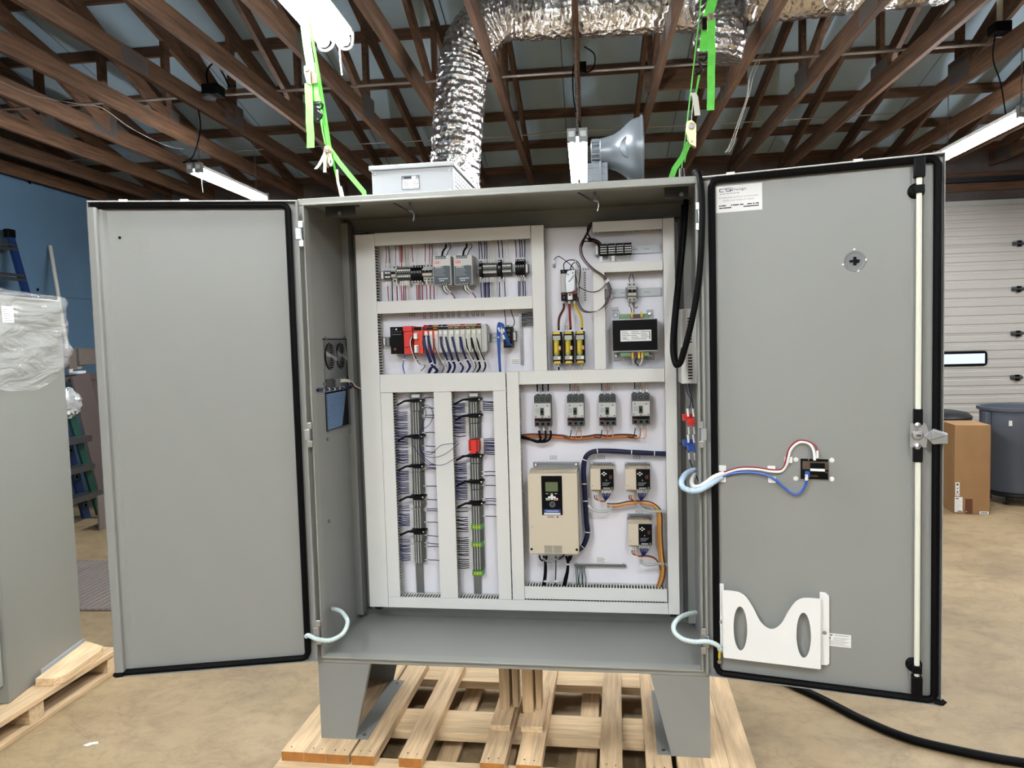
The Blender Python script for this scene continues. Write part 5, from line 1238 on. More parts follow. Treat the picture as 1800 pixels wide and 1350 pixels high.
# ------------------------------------------------------------ four moulded breakers
def mccb(label, px, rect):
    x0, x1, z0, z1 = rect; w, h = x1-x0, z1-z0
    t = dev('moulded_breaker', label, 'circuit breaker', (x0+x1)/2, (z0+z1)/2, 'four moulded case breakers')
    g = G('darkgrey'); g.box(x0, x1, 16.4, 18.9, z0, z1)
    for k in range(3):
        cx_ = x0+w*(.17+.33*k); g.cyl((cx_, 16.6, z1-.1), (cx_, 18.6, z1-.1), .4, 10); g.cyl((cx_, 16.3, z1-.55), (cx_, 16.5, z1-.55), .26, 10, 'black'); g.cyl((cx_, 16.3, z0+.45), (cx_, 16.5, z0+.45), .26, 10, 'black'); g.cyl((cx_, 16.28, z1-.55), (cx_, 16.36, z1-.55), .12, 8, 'midgrey')
    g.box(x0+.1, x1-.1, 16.36, 16.4, z0+h*.17, z0+h*.25, 'black'); g.box(x0+.15, x0+w*.26, 16.35, 16.4, z0+h*.13, z0+h*.19, 'darkred')
    part('base', t, g, bev=.05)
    g = G('lightgrey'); g.box(x0+.02, x1-.02, 16.0, 16.5, z0+h*.29, z1-h*.23)
    for (a, b_) in ((.16, -.08), (.8, -.08), (.1, -.43), (.9, -.43)): g.cyl((x0+w*a, 15.97, z1-h*.23+h*b_), (x0+w*a, 16.05, z1-h*.23+h*b_), .1, 8, 'black')
    for k in range(4): g.box(x0+w*.08, x0+w*.34, 15.985, 16, z1-h*(.42+.04*k), z1-h*(.405+.04*k), 'inkgrey')
    g.box(x0+w*.64, x0+w*.95, 15.99, 16.0, z0+h*.36, z1-h*.36, 'ductgrey')
    part('front_cover', t, g, bev=.05)
    g = G('darkgreen'); g.box(x0+w*.38, x0+w*.58, 15.75, 16.05, z0+h*.38, z1-h*.38); g.box(x0+w*.42, x0+w*.54, 15.4, 15.8, z0+h*.46, z0+h*.54, 'black'); part('toggle', t, g, bev=.03)
    g = G('darkred'); g.box(x0+w*.43, x0+w*.55, 15.95, 16.02, z0+h*.31, z0+h*.335); part('trip_button', t, g)
    g = G('white')
    for k in range(3):
        cx_ = x0+w*(.17+.33*k); g.tube([(cx_, 17.4, z1), (cx_+.02, 17.4, z1+.75)], .12, 7); g.tube([(cx_, 17.4, z0), (cx_+.06, 17.4, z0-.85)], .12 if px == 0 else .08, 7)
    part('wire_markers', t, g, kind='stuff')
    g = G('black')
    for k in range(3):
        cx_ = x0+w*(.17+.33*k); g.tube([(cx_+.02, 17.4, z1+.7), (cx_+.02, 17.5, z1+2.0)], .12 if px == 0 else .08, 6, 'black' if px == 0 or k == 0 else ('orange', 'yellow')[k-1])
    part('feed_wires', t, g, kind='stuff')
    return t
mccb('moulded breaker with thick black feeders, nearest the beige drive duct', 0, (33.44, 36.29, 34.94, 40.12))
mccb('moulded breaker second from the one with thick black feeders', 1, (39.04, 41.89, 34.98, 40.07))
mccb('moulded breaker third along, over the first small drive', 2, (44.40, 47.24, 34.97, 40.03))
mccb('moulded breaker mounted slightly higher, nearest the panel edge', 3, (49.89, 52.81, 35.14, 40.17))
for nm, r in (('moulded breaker with thick black feeders', (34.24, 35.42, 40.79, 41.36)), ('second moulded breaker', (39.86, 41.01, 40.79, 41.40)), ('third moulded breaker', (45.15, 46.25, 40.79, 41.35)), ('higher moulded breaker', (50.63, 51.71, 40.84, 41.39)),
              ('large beige drive', (35.73, 36.85, 28.92, 29.48)), ('first small drive', (44.04, 45.14, 28.93, 29.48)), ('small drive beside the panel edge', (50.03, 51.13, 28.91, 29.45)), ('lowest small drive', (50.25, 51.40, 19.35, 19.89))):
    label_plate('white label plate above the '+nm, r)
ob = thing('wire_loom', 'orange and brown wire loom running under the four moulded breakers', 'wire loom', CAB, (41.10, 17.60, 32.94))
for k, (m, o_) in enumerate((('orange', .12), ('peach', .0), ('orange', -.1), ('brown', .2), ('black', .3), ('orange', -.2))):
    g = G(m); A = lambda p: (p[0], p[1]+.1*(k % 3), p[2]+o_)
    g.tube(smooth([A((30.50, 17.60, 32.94)), A((32.80, 17.50, 33.22)), A((37.70, 17.50, 32.98)), A((39.45, 17.50, 32.67)), A((42.06, 17.50, 32.75)), A((44.00, 17.50, 33.02)), A((45.72, 17.50, 32.81)), A((47.35, 17.50, 32.99)), A((49.25, 17.50, 32.98)), A((50.67, 17.40, 32.78))], 5), .12, 6); part('wire', ob, g)
g = G('black')
for a, b_, c in ((947, 951, 0), (957, 960, 1), (967, 969, 2)): pass
for P in ([(34.09, 17.20, 34.14), (34.23, 17.00, 33.28), (34.31, 17.00, 32.59), (33.41, 17.10, 32.29), (31.82, 17.40, 32.95), (30.61, 17.60, 33.13)], [(35.16, 17.20, 34.13), (35.26, 17.00, 33.27), (35.00, 17.00, 32.58), (33.81, 17.00, 32.20), (32.11, 17.40, 32.75), (30.61, 17.60, 33.03)], [(36.04, 17.20, 34.12), (36.14, 17.00, 33.46), (35.78, 17.00, 32.58), (34.60, 17.00, 32.20), (32.80, 17.30, 32.56), (30.70, 17.60, 32.93)]): g.tube(smooth(P, 5), .2, 7)
part('black_feeders', ob, g, kind='stuff')
for k, (a, zz) in enumerate(((1004, 0), (1014, 1), (1023, 2), (1058.5, 0), (1069, 1), (1078.5, 2), (1117, 0), (1127, 1), (1137, 2))):
    u = ((52.57, 33.66)[0]-((39.20, 33.79)[0]))/140; xx = (39.20, 33.79)[0]+(a-1000)*u; z = (39.21, 34.08)[1]+(.35 if a > 1100 else 0.08); z2 = (39.18, 33.01)[1]
    g = G(('black', 'orange', 'peach')[zz]); g.tube(smooth([(xx, 17.3, z), (xx-.05, 17.2, z-.5), (xx-.35, 17.2, z2-.15-.1*zz), (xx-1.3-.5*zz, 17.4, z2-.05)], 6), .08, 6); part('tap_wire', ob, g)
# ------------------------------------------------------------ drives
bd_ = dev('variable_drive', 'large beige variable speed drive with a black keypad', 'motor drive', (36.33, 20.78)[0], (36.33, 20.78)[1])
x0, x1, z0, z1 = 32.27, 40.31, 13.56, 27.25; w, h = x1-x0, z1-z0
x0 = (32.28, 20.27)[0]; x1 = (40.65, 20.33)[0]; w = x1-x0
def rrect(x0, x1, z0, z1, r, n=4):
    P = []
    for (cx_, cz, a0) in ((x1-r, z0+r, -90), (x1-r, z1-r, 0), (x0+r, z1-r, 90), (x0+r, z0+r, 180)):
        for k in range(n+1): a = math.radians(a0+90*k/n); P.append((cx_+r*math.cos(a), cz+r*math.sin(a)))
    return P
g = G('beige'); g.prism(rrect(x0, x1, z0, z1, .35), 'y', 14.0, 16.2); part('front_cover', bd_, g, bev=.12)
g = G('beige2'); g.box(x0+.1, x1-.1, 16.2, 18.4, z0+.4, z1+.25); part('housing', bd_, g, bev=.06)
g = G('zinc'); g.box(x0+.5, x1+.05, 18.4, 18.9, z1-.3, z1+1.2); g.box(x0+.5, x1+.05, 18.2, 18.5, z1+.95, z1+1.2)
for a in (x0+.95, x1-.4): g.lathe([(.34, 0), (.28, -.25), (.16, -.3)], (a, 18.4, z1+.75), 'y', 12, 'steel')
part('heatsink_plate', bd_, g, bev=.04)
kx0_, kx1_ = x0+w*.275, x0+w*.69; kz0, kz1 = z1-h*.51, z1-.05*h*.5
g = G('black'); g.box(kx0_, kx1_, 13.9, 14.05, kz0, kz1); g.box(kx0_+.3, kx1_-.35, 13.78, 13.92, kz0+h*.19, kz1-.25, 'blackgloss'); part('keypad', bd_, g, bev=.05)
kw = kx1_-kx0_
g = G('lcd'); g.box(kx0_+kw*.2, kx1_-kw*.2, 13.75, 13.79, kz1-h*.19, kz1-h*.075); part('display', bd_, g)
g = G('white'); kc = (kx0_+kx1_)/2+.0; kz = kz1-h*.26
for (a, b_) in ((0, .3), (0, -.3), (-.42, 0), (.42, 0), (0, 0)): g.box(kc+a-.2, kc+a+.2, 13.72, 13.8, kz+b_-.13, kz+b_+.13)
for a in (-.8, 0, .7): g.box(kc+a-.2, kc+a+.2, 13.74, 13.8, kz+.55, kz+.63)
g.box(kc-1.0, kc-.35, 13.73, 13.8, kz-.5, kz-.15, 'white'); g.box(kc-.92, kc-.43, 13.72, 13.73, kz-.42, kz-.22, 'green'); g.box(kc+.35, kc+1.0, 13.73, 13.8, kz-.5, kz-.15, 'white'); g.box(kc+.42, kc+.93, 13.72, 13.73, kz-.42, kz-.22, 'red')
part('buttons', bd_, g, kind='stuff')
g = G('midgrey'); g.lathe([(.5, 0), (.5, -.02), (.44, -.02), (.44, 0)], (kc+.05, 13.9, kz-1.25), 'y', 20); g.lathe([(.36, 0), (.36, -.015), (.33, -.015), (.33, 0)], (kc+.05, 13.9, kz-1.25), 'y', 20); part('key_emblem', bd_, g)
g = G('blue'); g.box(kx0_+.35, kx1_-.35, 13.84, 13.91, kz0+.45, kz0+.95); g.box(kx0_+.35, kx1_-.35, 13.84, 13.91, kz0+.1, kz0+.38, 'white'); g.text('YASKAWA', (kx0_+kx1_)/2, 13.83, kz0+.7, .3, 'white', kw*.62); part('name_label', bd_, g, label='blue maker label', sm=False)
g = G('beige2'); g.box(x0+w*.3, x0+w*.67, 13.96, 14.0, z0+.15, z0+1.55)
for k in range(7):
    for c in range(2): g.box(x0+w*(.31+.19*c), x0+w*(.46+.19*c), 13.955, 13.96, z0+.25+k*.18, z0+.33+k*.18, 'midgrey')
g.box(x0+w*.38, x0+w*.52, 13.96, 14, kz0-.45, kz0-.2, 'inkgrey'); g.box(x0+w*.57, x0+w*.6, 13.96, 14, kz0-.45, kz0-.2, 'ink'); g.text('::', x0+w*.07, 13.98, z0+h*.34, .35, 'ink'); part('warning_print', bd_, g, sm=False, kind='stuff')
for a in (x0+.38, x1-.38): g = G('black'); g.cyl((a, 13.95, z0+.85), (a, 14.1, z0+.85), .22, 10); part('cover_screw', bd_, g)
dc = thing('power_cables', 'thick black and green cables dropping from the large beige drive into the duct', 'cables', CAB, (36.21, 17.00, 10.11)); dc['kind'] = 'stuff'
g = G('black')
for P in ([(34.34, 16.50, 12.53), (34.63, 16.40, 11.76), (34.59, 16.30, 9.80), (34.32, 16.60, 8.00), (33.91, 17.40, 6.71)], [(34.93, 16.50, 12.54), (34.71, 16.50, 11.54), (34.72, 16.40, 9.77), (34.30, 17.40, 6.72)], [(38.26, 16.50, 12.58), (38.54, 16.40, 11.53), (38.41, 16.30, 10.07), (37.96, 16.60, 8.47), (37.57, 17.40, 6.79)], [(38.85, 16.50, 12.59), (38.63, 16.40, 11.53), (38.51, 16.30, 9.87), (37.87, 17.40, 6.80)]): g.tube(smooth(P, 5), .22, 7)
g.tube(smooth([(33.65, 16.50, 12.62), (33.86, 16.30, 11.98), (34.34, 16.30, 11.69)], 4), .15, 6); g.tube(smooth([(39.24, 16.50, 12.70), (39.04, 16.30, 12.06), (38.54, 16.30, 11.56)], 4), .15, 6)
g.tube(smooth([(36.50, 16.50, 12.56), (36.46, 16.40, 10.30), (36.19, 17.40, 6.76)], 5), .12, 6, 'darkgreen'); g.tube(smooth([(34.36, 16.20, 12.22), (35.06, 16.00, 11.70), (36.33, 16.00, 12.01), (37.49, 16.40, 12.50)], 5), .18, 7, 'midgrey'); g.tube(smooth([(37.00, 16.20, 12.06), (37.59, 16.30, 12.44), (37.97, 16.50, 12.78)], 4), .16, 6, 'navy')
for p in ((34.61, 16.20, 8.24), (38.55, 16.10, 11.32), (36.42, 16.20, 8.28)): g.cyl(p, (p[0], p[1], p[2]-.15), .32, 8, 'white')
part('cables', dc, g, kind='stuff')
def small_drive(label, rect, tall):
    x0, x1, z0, z1 = rect; w, h = x1-x0, z1-z0
    t = dev('small_drive', label, 'motor drive', (x0+x1)/2, (z0+z1)/2, 'three small drives')
    g = G('beige'); g.box(x0, x0+w*.42, 15.4, 18.6, z0, z1); g.box(x0+w*.42, x1, 15.7, 18.6, z0, z1); g.disc(x0+w*.08, 15.38, z0+h*.2, .07, .03, 8, 'black'); part('housing', t, g, bev=.06)
    g = G('black'); g.box(x0+w*.44, x1-.05, 15.4, 15.75, z0+.1, z1-.05)
    for k in range(3): g.box(x0+w*.5, x0+w*(.85-.06*k), 15.385, 15.4, z0+h*(.32-.06*k), z0+h*(.345-.06*k), 'inkgrey')
    g.text('V', x0+w*.68, 15.39, z0+h*.45, .25, 'white'); g.box(x1-w*.2, x1-w*.08, 15.38, 15.4, z1-h*.48, z1-h*.3, 'brown'); g.box(x0+w*.52, x0+w*.85, 15.38, 15.4, z0+h*.03, z0+h*.13, 'navy'); g.box(x0+w*.54, x0+w*.83, 15.37, 15.38, z0+h*.055, z0+h*.1, 'lightgrey'); g.box(x1-w*.12, x1-w*.05, 15.38, 15.4, z0+h*.04, z0+h*.13, 'midgrey')
    part('keypad', t, g, bev=.04)
    g = G('white'); cx_, cz = x0+w*.58, z0+h*.77
    for (a, b_) in ((0, .22), (0, -.22), (-.3, 0), (.3, 0)): g.box(cx_+a-.13, cx_+a+.13, 15.34, 15.42, cz+b_-.09, cz+b_+.09)
    part('buttons', t, g, kind='stuff')
    g = G('zinc'); g.box(x0-.05, x1+.1, 18.3, 18.9, z1-.1, z1+tall)
    g.box(x0+.35, x1-.35, 17.2, 18.3, z1-.02, z1+tall*.55, 'beige2')
    k = x0+.5
    while k < x1-.4: g.box(k, k+.1, 17.1, 18.3, z1+tall*.3, z1+tall*.7, 'darkgrey'); k += .25
    for a in (x0+.12, x1-.12): g.lathe([(.22, 0), (.18, -.2), (.1, -.25)], (a, 18.3, z1+tall*.75), 'y', 10, 'steel')
    part('mounting_plate', t, g)
    g = G('beige2'); g.box(x0+.1, x1-.1, 16.4, 18.6, z0-.45, z0); part('terminal_cover', t, g)
    g = G('white')
    for k in (.14, .22, .3): g.cyl((x0+w*k, 16.6, z0-.4), (x0+w*k+.05, 16.4, z0-1.1), .08, 6, 'offwhite')
    for k in (.48, .56, .64, .72, .82): g.cyl((x0+w*k, 16.4, z0-.1), (x0+w*k+.05, 16.2, z0-.7), .1, 6)
    part('wire_markers', t, g, kind='stuff')
    g = G('wireblue'); q = (x0+w*.62, 16.2, z0-2.0)
    for k in (.48, .56, .64, .72, .82): g.tube(smooth([(x0+w*k+.04, 16.25, z0-.65), (x0+w*(k*.7+.19), 16.1, z0-1.3), q], 4), .1, 6)
    part('control_wires', t, g, kind='stuff')
    g = G('orange')
    for j, k in enumerate((.14, .22, .3)): g.tube(smooth([(x0+w*k+.04, 16.4, z0-1.1), (x0+w*k+.1, 16.3, z0-1.7), (x0+w*.4, 16.4, z0-2.1-.06*j), (x0+w*.62, 16.5, z0-2.15-.08*j)], 4), .09, 6, ('brown', 'orange', 'peach')[j])
    part('power_wires', t, g, kind='stuff')
    return t
small_drive('small beige drive nearest the large one', (42.78, 46.66, 24.27, 27.79), .55)
small_drive('small beige drive beside it, toward the panel edge', (48.58, 52.66, 24.28, 27.77), .55)
small_drive('lowest small beige drive, beside the bundle of orange wires', (48.86, 52.83, 14.87, 18.49), .9)
bc = thing('cable_bundle', 'thick navy cable bundle bending down beside the large beige drive', 'cable bundle', CAB, (42.98, 17.20, 29.86))
g = G('navy'); P = [(55.90, 17.50, 29.93), (53.46, 17.40, 30.06), (49.68, 17.30, 30.29), (46.35, 17.30, 30.51), (43.95, 17.20, 30.54), (42.60, 17.10, 30.17), (41.81, 17.10, 29.10), (41.58, 17.10, 27.44), (41.62, 17.10, 24.99), (41.75, 17.10, 22.04), (41.87, 17.10, 18.59), (42.02, 17.10, 16.62), (41.70, 17.00, 15.16), (41.10, 16.90, 14.09), (40.32, 16.60, 13.57)]
g.tube(smooth(P, 7), .44, 10, rf=lambda i, j, rr: rr*(1+.07*math.sin(j*2.4)+.03*math.sin(i*.7))); part('jacket', bc, g)
for k in (1, 2, 4, 6, 8, 9, 11, 13):
    d = (Vector(P[k+1])-Vector(P[k-1])).normalized()*.07; c = Vector(P[k]); g = G('white'); g.cyl(tuple(c-d), tuple(c+d), .5, 12); part('tie', bc, g)
ow = thing('wire_bundle', 'orange, yellow and brown motor wires running down beside the lowest small drive', 'wires', CAB, (54.14, 17.00, 15.30)); ow['kind'] = 'stuff'
g = G('orange')
for k in range(7):
    o_ = (k-3)*.13; A = lambda p: (p[0]+o_, p[1]+.08*(k % 3), p[2])
    B_ = lambda p: (p[0], p[1]+.08*(k % 3), p[2]+(k-3)*.09)
    m = ('orange', 'yellow', 'brown', 'peach', 'yellow', 'orange', 'brown')[k]
    g.tube(smooth([B_((45.40, 17.00, 21.29)), B_((47.13, 17.00, 21.30)), B_((49.04, 17.00, 21.70)), B_((50.94, 17.00, 21.80)), B_((52.64, 17.00, 21.62)), A((53.67, 17.00, 20.94)), A((54.12, 17.00, 19.68)), A((54.16, 17.00, 16.28)), A((54.30, 17.00, 12.86)), A((54.54, 17.00, 10.42)), A((54.34, 17.20, 8.59)), A((53.86, 17.60, 7.06))], 5), .11, 6, m)
part('wires', ow, g, kind='stuff')
g = G('orange')
for k in range(3): g.tube(smooth([(lambda p: (p[0], p[1]+.1*k, p[2]-.12*k))(q) for q in ((50.96, 16.40, 12.90), (52.19, 16.60, 12.76), (53.24, 16.80, 12.32), (53.89, 16.90, 11.42), (54.15, 16.90, 10.25))], 5), .1, 6, ('brown', 'orange', 'peach')[k])
part('joining_wires', ow, g, kind='stuff')
for nm, P in (('under the first small drive', [(42.22, 17.00, 21.28), (43.09, 16.60, 20.59), (44.24, 16.50, 20.33), (45.49, 16.40, 20.46), (46.07, 16.40, 21.04), (45.99, 16.30, 21.55)]), ('under the small drive beside the panel edge', [(50.54, 16.30, 21.77), (51.09, 16.30, 21.00), (52.13, 16.50, 20.47), (53.74, 16.80, 20.31), (54.97, 17.00, 20.27), (55.84, 17.50, 19.57)]), ('under the lowest small drive', [(50.94, 16.30, 12.24), (51.03, 16.30, 11.56), (52.16, 16.50, 11.22), (53.60, 16.80, 11.35), (55.04, 17.20, 11.15), (55.71, 17.50, 10.48)])):
    g = G('clearplastic'); g.tube(smooth(P, 8), .26, 8, rf=lambda i, j, rr: rr*(1 if i % 3 else .85), m='clearplastic'); solo('spiral_sleeve', 'grey spiral sleeve '+nm, 'cable', g, CAB, P[2], 'spiral sleeves of the small drives')
gb = dev('ground_bar', 'long flat ground bar with five green wires under the beige drive', 'ground bar', (44.01, 10.52)[0], (44.01, 10.52)[1])
x0 = (39.53, 10.65)[0]; x1 = (48.42, 10.40)[0]; z = (44.00, 10.43)[1]
g = G('zinc'); g.box(x0, x1, 18.2, 18.5, z-.22, z+.22); k = x0+.15
for a in (x0+.4, x1-.4): g.cyl((a, 18.4, z), (a, 19, z), .2, 8)
while k < x1: g.lathe([(.1, 0), (.08, -.1), (0, -.12)], (k, 18.2, z), 'y', 6, 'darkgrey'); k += .3
part('bar', gb, g)
g = G('darkgreen')
for k in range(6): xx = x0+.3+k*.3; g.tube(smooth([(xx, 18.2, z-.1), (xx+rand(-.05, .05), 18.0, z-1.2), (xx+rand(-.2, .2)*(1 if k > 1 else .3), 17.8, z-2.4), (xx+rand(-.1, .1), 17.7, z-3.6)], 4), .075, 5)
part('green_wires', gb, g, kind='stuff')
g = G('paper'); x0, x1, z0, z1 = 43.32, 44.97, 10.64, 11.72; g.box(x0, x1, 18.93, 18.98, z0, z1)
for k in range(4): g.box(x0+.1, x1-.1-.2*(k % 2), 18.92, 18.93, z0+.14+k*.24, z0+.24+k*.24, 'inkgrey')
solo('sticker', 'small white printed sticker above the long flat ground bar', 'sticker', g, CAB, (x0, 19, z0), sm=False)

# ------------------------------------------------------------ the two tall terminal strips
def strip_seg(t, xc, z0, z1, wide=1.0, m='termgrey', nm='terminal_block', y=17.2):
    # upright stack of blocks; each block a slice of about 0.3 inch
    g = G(m); hw = .98*wide; z = z0
    while z < z1-.1:
        a, b_ = z+.015, min(z+.3, z1)-.02
        g.prism([(xc-hw, 18.9), (xc-hw, 18.2), (xc-hw*.72, y+.35), (xc-hw*.6, y), (xc+hw*.6, y), (xc+hw*.72, y+.35), (xc+hw, 18.2), (xc+hw, 18.9)], 'z', a, b_)
        for s, mm in ((-.44, 'lightgrey'), (-.16, 'black'), (.0, 'white'), (.2, 'black'), (.44, 'lightgrey')):
            g.box(xc+hw*s-.07, xc+hw*s+.07, y-.03, y, a+.03, b_-.03, mm)
        z += .3
    return part(nm, t, g, kind='stuff', sm=False)
def strip(label, xf, segs, clamps, fuses):
    t = dev('terminal_strip', label, 'terminal strip', xf(0.5), 30)
    for (pa, pb, wd_, m) in segs: strip_seg(t, xf(((pa+pb)/2)), pb, pa, wd_, m)
    for z in clamps:
        x = xf(z); g = G('black'); g.box(x-1.35, x+1.35, 16.7, 18.8, z-.2, z+.16); g.box(x+1.0, x+1.25, 16.65, 16.7, z-.1, z+.1, 'white'); part('fuse_terminal', t, g, bev=.04)
        g = G('black'); g.tube(smooth([(x-1.2, 16.9, z), (x-1.9, 16.8, z-.1), (x-2.6, 16.9, z-.45), (x-3.3, 17.2, z-.8)], 4), .16, 6, 'black'); g.tube(smooth([(x-1.2, 17.1, z+.08), (x-1.9, 17.0, z-.02), (x-2.6, 17.1, z-.37), (x-3.3, 17.4, z-.72)], 4), .14, 6); part('black_lead', t, g, kind='stuff')
    return t
AX, AZ = (12.43, 39.88); BX, BZ = (11.98, 10.65)
xfa = lambda z: AX+(BX-AX)*(z-AZ)/(BZ-AZ)*1.0
CX_, CZ_ = (22.78, 39.71); DX_, DZ_ = (22.63, 8.99)
xfb = lambda z: CX_+(DX_-CX_)*(z-CZ_)/(DZ_-CZ_)
za1 = lambda p: AZ+(BZ-AZ)*(p-702)/(990-702)
zb1 = lambda p: CZ_+(DZ_-CZ_)*(p-702)/(1008-702)
sa = strip('tall grey terminal strip with four black levels, nearest the cooling fans', xfa, [(za1(a), za1(b), w_, 'termgrey') for a, b, w_ in ((706, 722, 1.15), (723, 763, 1.0), (771, 815, 1.0), (822, 828, 1.05), (828.5, 868, 1.0), (878, 890, 1.15), (891, 928, 1.0), (939, 951, 1.15), (952, 990, .98))], [za1(p) for p in (704, 766, 818, 872, 933)], None)
sb = strip('tall terminal strip with red and green blocks, beside the beige drive duct', xfb, [(zb1(a), zb1(b), w_, 'termgrey') for a, b, w_ in ((706, 726, 1.0), (734, 743, 1.1), (744, 768, 1.0), (803, 813, 1.1), (814, 842, 1.0), (849, 859, 1.1), (860, 879, 1.0), (888, 922, 1.0), (929, 953, 1.0), (960, 1002, 1.0))], [zb1(p) for p in (702, 730, 800, 845, 883)], None)
for p in (925, 956.5, 1007):
    z = zb1(p); x = xfb(z); g = G('green'); g.box(x-.95, x+.95, 17.0, 18.8, z-.42, z+.38)
    for s in (-.5, 0, .5): g.box(x+s-.14, x+s+.14, 16.95, 17.0, z-.25, z+.2, 'yellow')
    part('ground_terminal', sb, g, label='green ground terminal', bev=.05)
z = zb1(783); x = xfb(z); g = G('red'); g.box(x-.95, x+.85, 16.6, 18.8, z-.85, z+1.1); g.box(x-.7, x+.3, 16.6, 18.8, z-1.25, z-.85)
for s in range(4):
    for c in (-.65, .55): g.box(x+c-.12, x+c+.12, 16.55, 16.6, z-.6+s*.42, z-.36+s*.42, 'black')
part('relay_block', sb, g, label='red relay block', bev=.05)
for t_, xf, zz in ((sa, xfa, za1(696)), (sb, xfb, zb1(694))):
    g = G('white'); x = xf(zz); g.box(x-.75, x+.75, 17.4, 18.9, zz-.3, zz+.3); part('end_clamp', t_, g, bev=.05)
# wire combs between ducts and strips
def comb(label, xl, xf, z_hi, z_lo, side, m, step=.3, skip=.12, fan=0.0, mk=True):
    L_ = []; M_ = []
    z = z_hi
    while z > z_lo:
        if random.random() > skip:
            x = xf(z)+side*1.0; xe = xl(z)
            dz = rand(-.12, .12)+fan*.3
            L_.append([(x+side*.55, 17.6, z), (x+side*1.0, 17.5, z+dz*.3), ((x+xe)/2+side*.4, 17.4, z+dz), (xe, 17.2, z+dz*.8+rand(.0, .25)*(1 if side < 0 else -.3))]); M_.append([(x, 17.7, z), (x+side*.65, 17.6, z)])
        z -= step
    if L_: wires('wire_comb', label, L_, m, .075, 4, 4)
    if mk and M_:
        g = G('offwhite')
        for q in M_: g.tube(q, .075, 5)
        solo('wire_markers', 'white markers of the '+label, 'wire markers', g, CAB, M_[0][0], None, 'stuff')
xda = (8.74, 40.24)[0]; xdb = (19.22, 41.05)[0]; xdc = (26.47, 40.92)[0]; xdd = (16.05, 41.10)[0]
K = lambda v: (lambda z: v)
comb('navy wire comb feeding the strip nearest the fans, upper run', K(xda-.1), xfa, za1(724), za1(813), -1, 'wireblue')
comb('navy wire comb feeding the strip nearest the fans, middle run', K(xda-.1), xfa, za1(828), za1(868), -1, 'wireblue')
comb('navy wire comb feeding the strip nearest the fans, lower run', K(xda-.1), xfa, za1(889), za1(926), -1, 'wireblue')
comb('navy wire comb feeding the strip nearest the fans, lowest run', K(xda-.1), xfa, za1(950), za1(986), -1, 'wireblue')
comb('navy wire comb feeding the strip with the green terminals, upper run', K(xdb-.1), xfb, zb1(706), zb1(766), -1, 'wireblue')
comb('navy wire comb feeding the strip with the green terminals, middle run', K(xdb-.1), xfb, zb1(814), zb1(878), -1, 'wireblue')
comb('black wire comb feeding the strip with the green terminals, lowest run', K(xdb-.1), xfb, zb1(888), zb1(1004), -1, 'black', .36)
comb('few navy wires leaving the strip nearest the fans', K(xdd+.1), xfa, za1(700), za1(985), 1, 'wireblue', .34, .78)
comb('navy wires leaving the strip with the green terminals, upper run', K(xdc+.1), xfb, zb1(706), zb1(722), 1, 'wireblue', .3, .1)
comb('navy wires leaving the strip with the green terminals beside the red block', K(xdc+.1), xfb, zb1(772), zb1(798), 1, 'wireblue', .25, .15)
comb('few navy wires leaving the strip with the green terminals, lower run', K(xdc+.1), xfb, zb1(802), zb1(940), 1, 'wireblue', .34, .84)
jl = thing('jumper_wires', 'thin navy jumper wires looping across the duct between the two tall terminal strips', 'wires', CAB, (16.15, 15.60, 32.24))
for P in ([(13.79, 16.60, 39.01), (15.51, 15.80, 38.56), (15.96, 15.40, 36.92), (14.99, 15.40, 35.35), (13.59, 15.60, 34.55), (13.38, 15.40, 32.79), (13.55, 15.30, 31.02), (14.53, 15.30, 30.12), (16.27, 15.20, 29.93), (18.10, 15.20, 30.61), (19.69, 15.40, 31.75), (20.18, 16.00, 32.25)], [(13.88, 16.60, 38.81), (14.67, 15.80, 37.78), (14.18, 15.50, 35.84), (13.49, 15.50, 33.77), (13.45, 15.40, 31.80), (14.41, 15.30, 29.72), (16.12, 15.20, 28.64), (17.83, 15.20, 28.73), (19.63, 15.40, 29.68), (21.02, 16.00, 30.17)], [(11.69, 16.80, 33.61), (12.07, 16.00, 32.02), (12.89, 15.80, 30.74), (13.73, 15.60, 29.97), (14.79, 15.30, 28.92), (16.32, 15.20, 28.59)], [(13.42, 15.40, 31.00), (15.27, 15.20, 30.43), (17.24, 15.20, 32.00), (19.51, 15.40, 32.35), (19.94, 15.80, 32.68)]):
    g = G('wireblue'); g.tube(smooth(P, 6), .055, 5); part('wire', jl, g)

# ------------------------------------------------------------ pallet under the cabinet (cabinet frame; floor at z = -17.83)
FZ = -17.83
pal = thing('pallet', 'large wooden pallet of spaced boards carrying the open grey cabinet', 'pallet', CAB, (30, 12, FZ))
def board(x0, x1, y0, y1, z0, z1, ax='y', m=None, ends=True, nm='board', par=None, fr=None):
    g = G(m or ('pallet_wood' if ax == 'y' else 'pallet_wood_x')); j = lambda: rand(-.06, .06)
    g.box(x0, x1, y0, y1, z0, z1)
    if ends and ax == 'y': g.box(x0+.03, x1-.03, y0-.02, y0, z0+.03, z1-.03, 'end_wood')
    for k in range(2):
        if ax == 'y' and ends: g.cyl((x0+(x1-x0)*(.3+.4*k), y0+1.2+j()*4, z1), (x0+(x1-x0)*(.3+.4*k), y0+1.2, z1+.02), .11, 6, 'darkgrey')
    return part(nm, par or pal, g, bev=.08, sm=False)
for i, (a, b_) in enumerate(((-4.7, -1.1), (-1.05, 2.45), (2.5, 6.1), (6.5, 10.15), (13.9, 17.5), (26.35, 30.0), (31.7, 35.4), (43.9, 47.2), (50.6, 54.3), (55.1, 58.7), (58.75, 62.45), (62.5, 66.15))):
    board(a, b_, -4.3+rand(-.1, .1), 28.5+rand(-.3, .3), -13.83, -12.34)
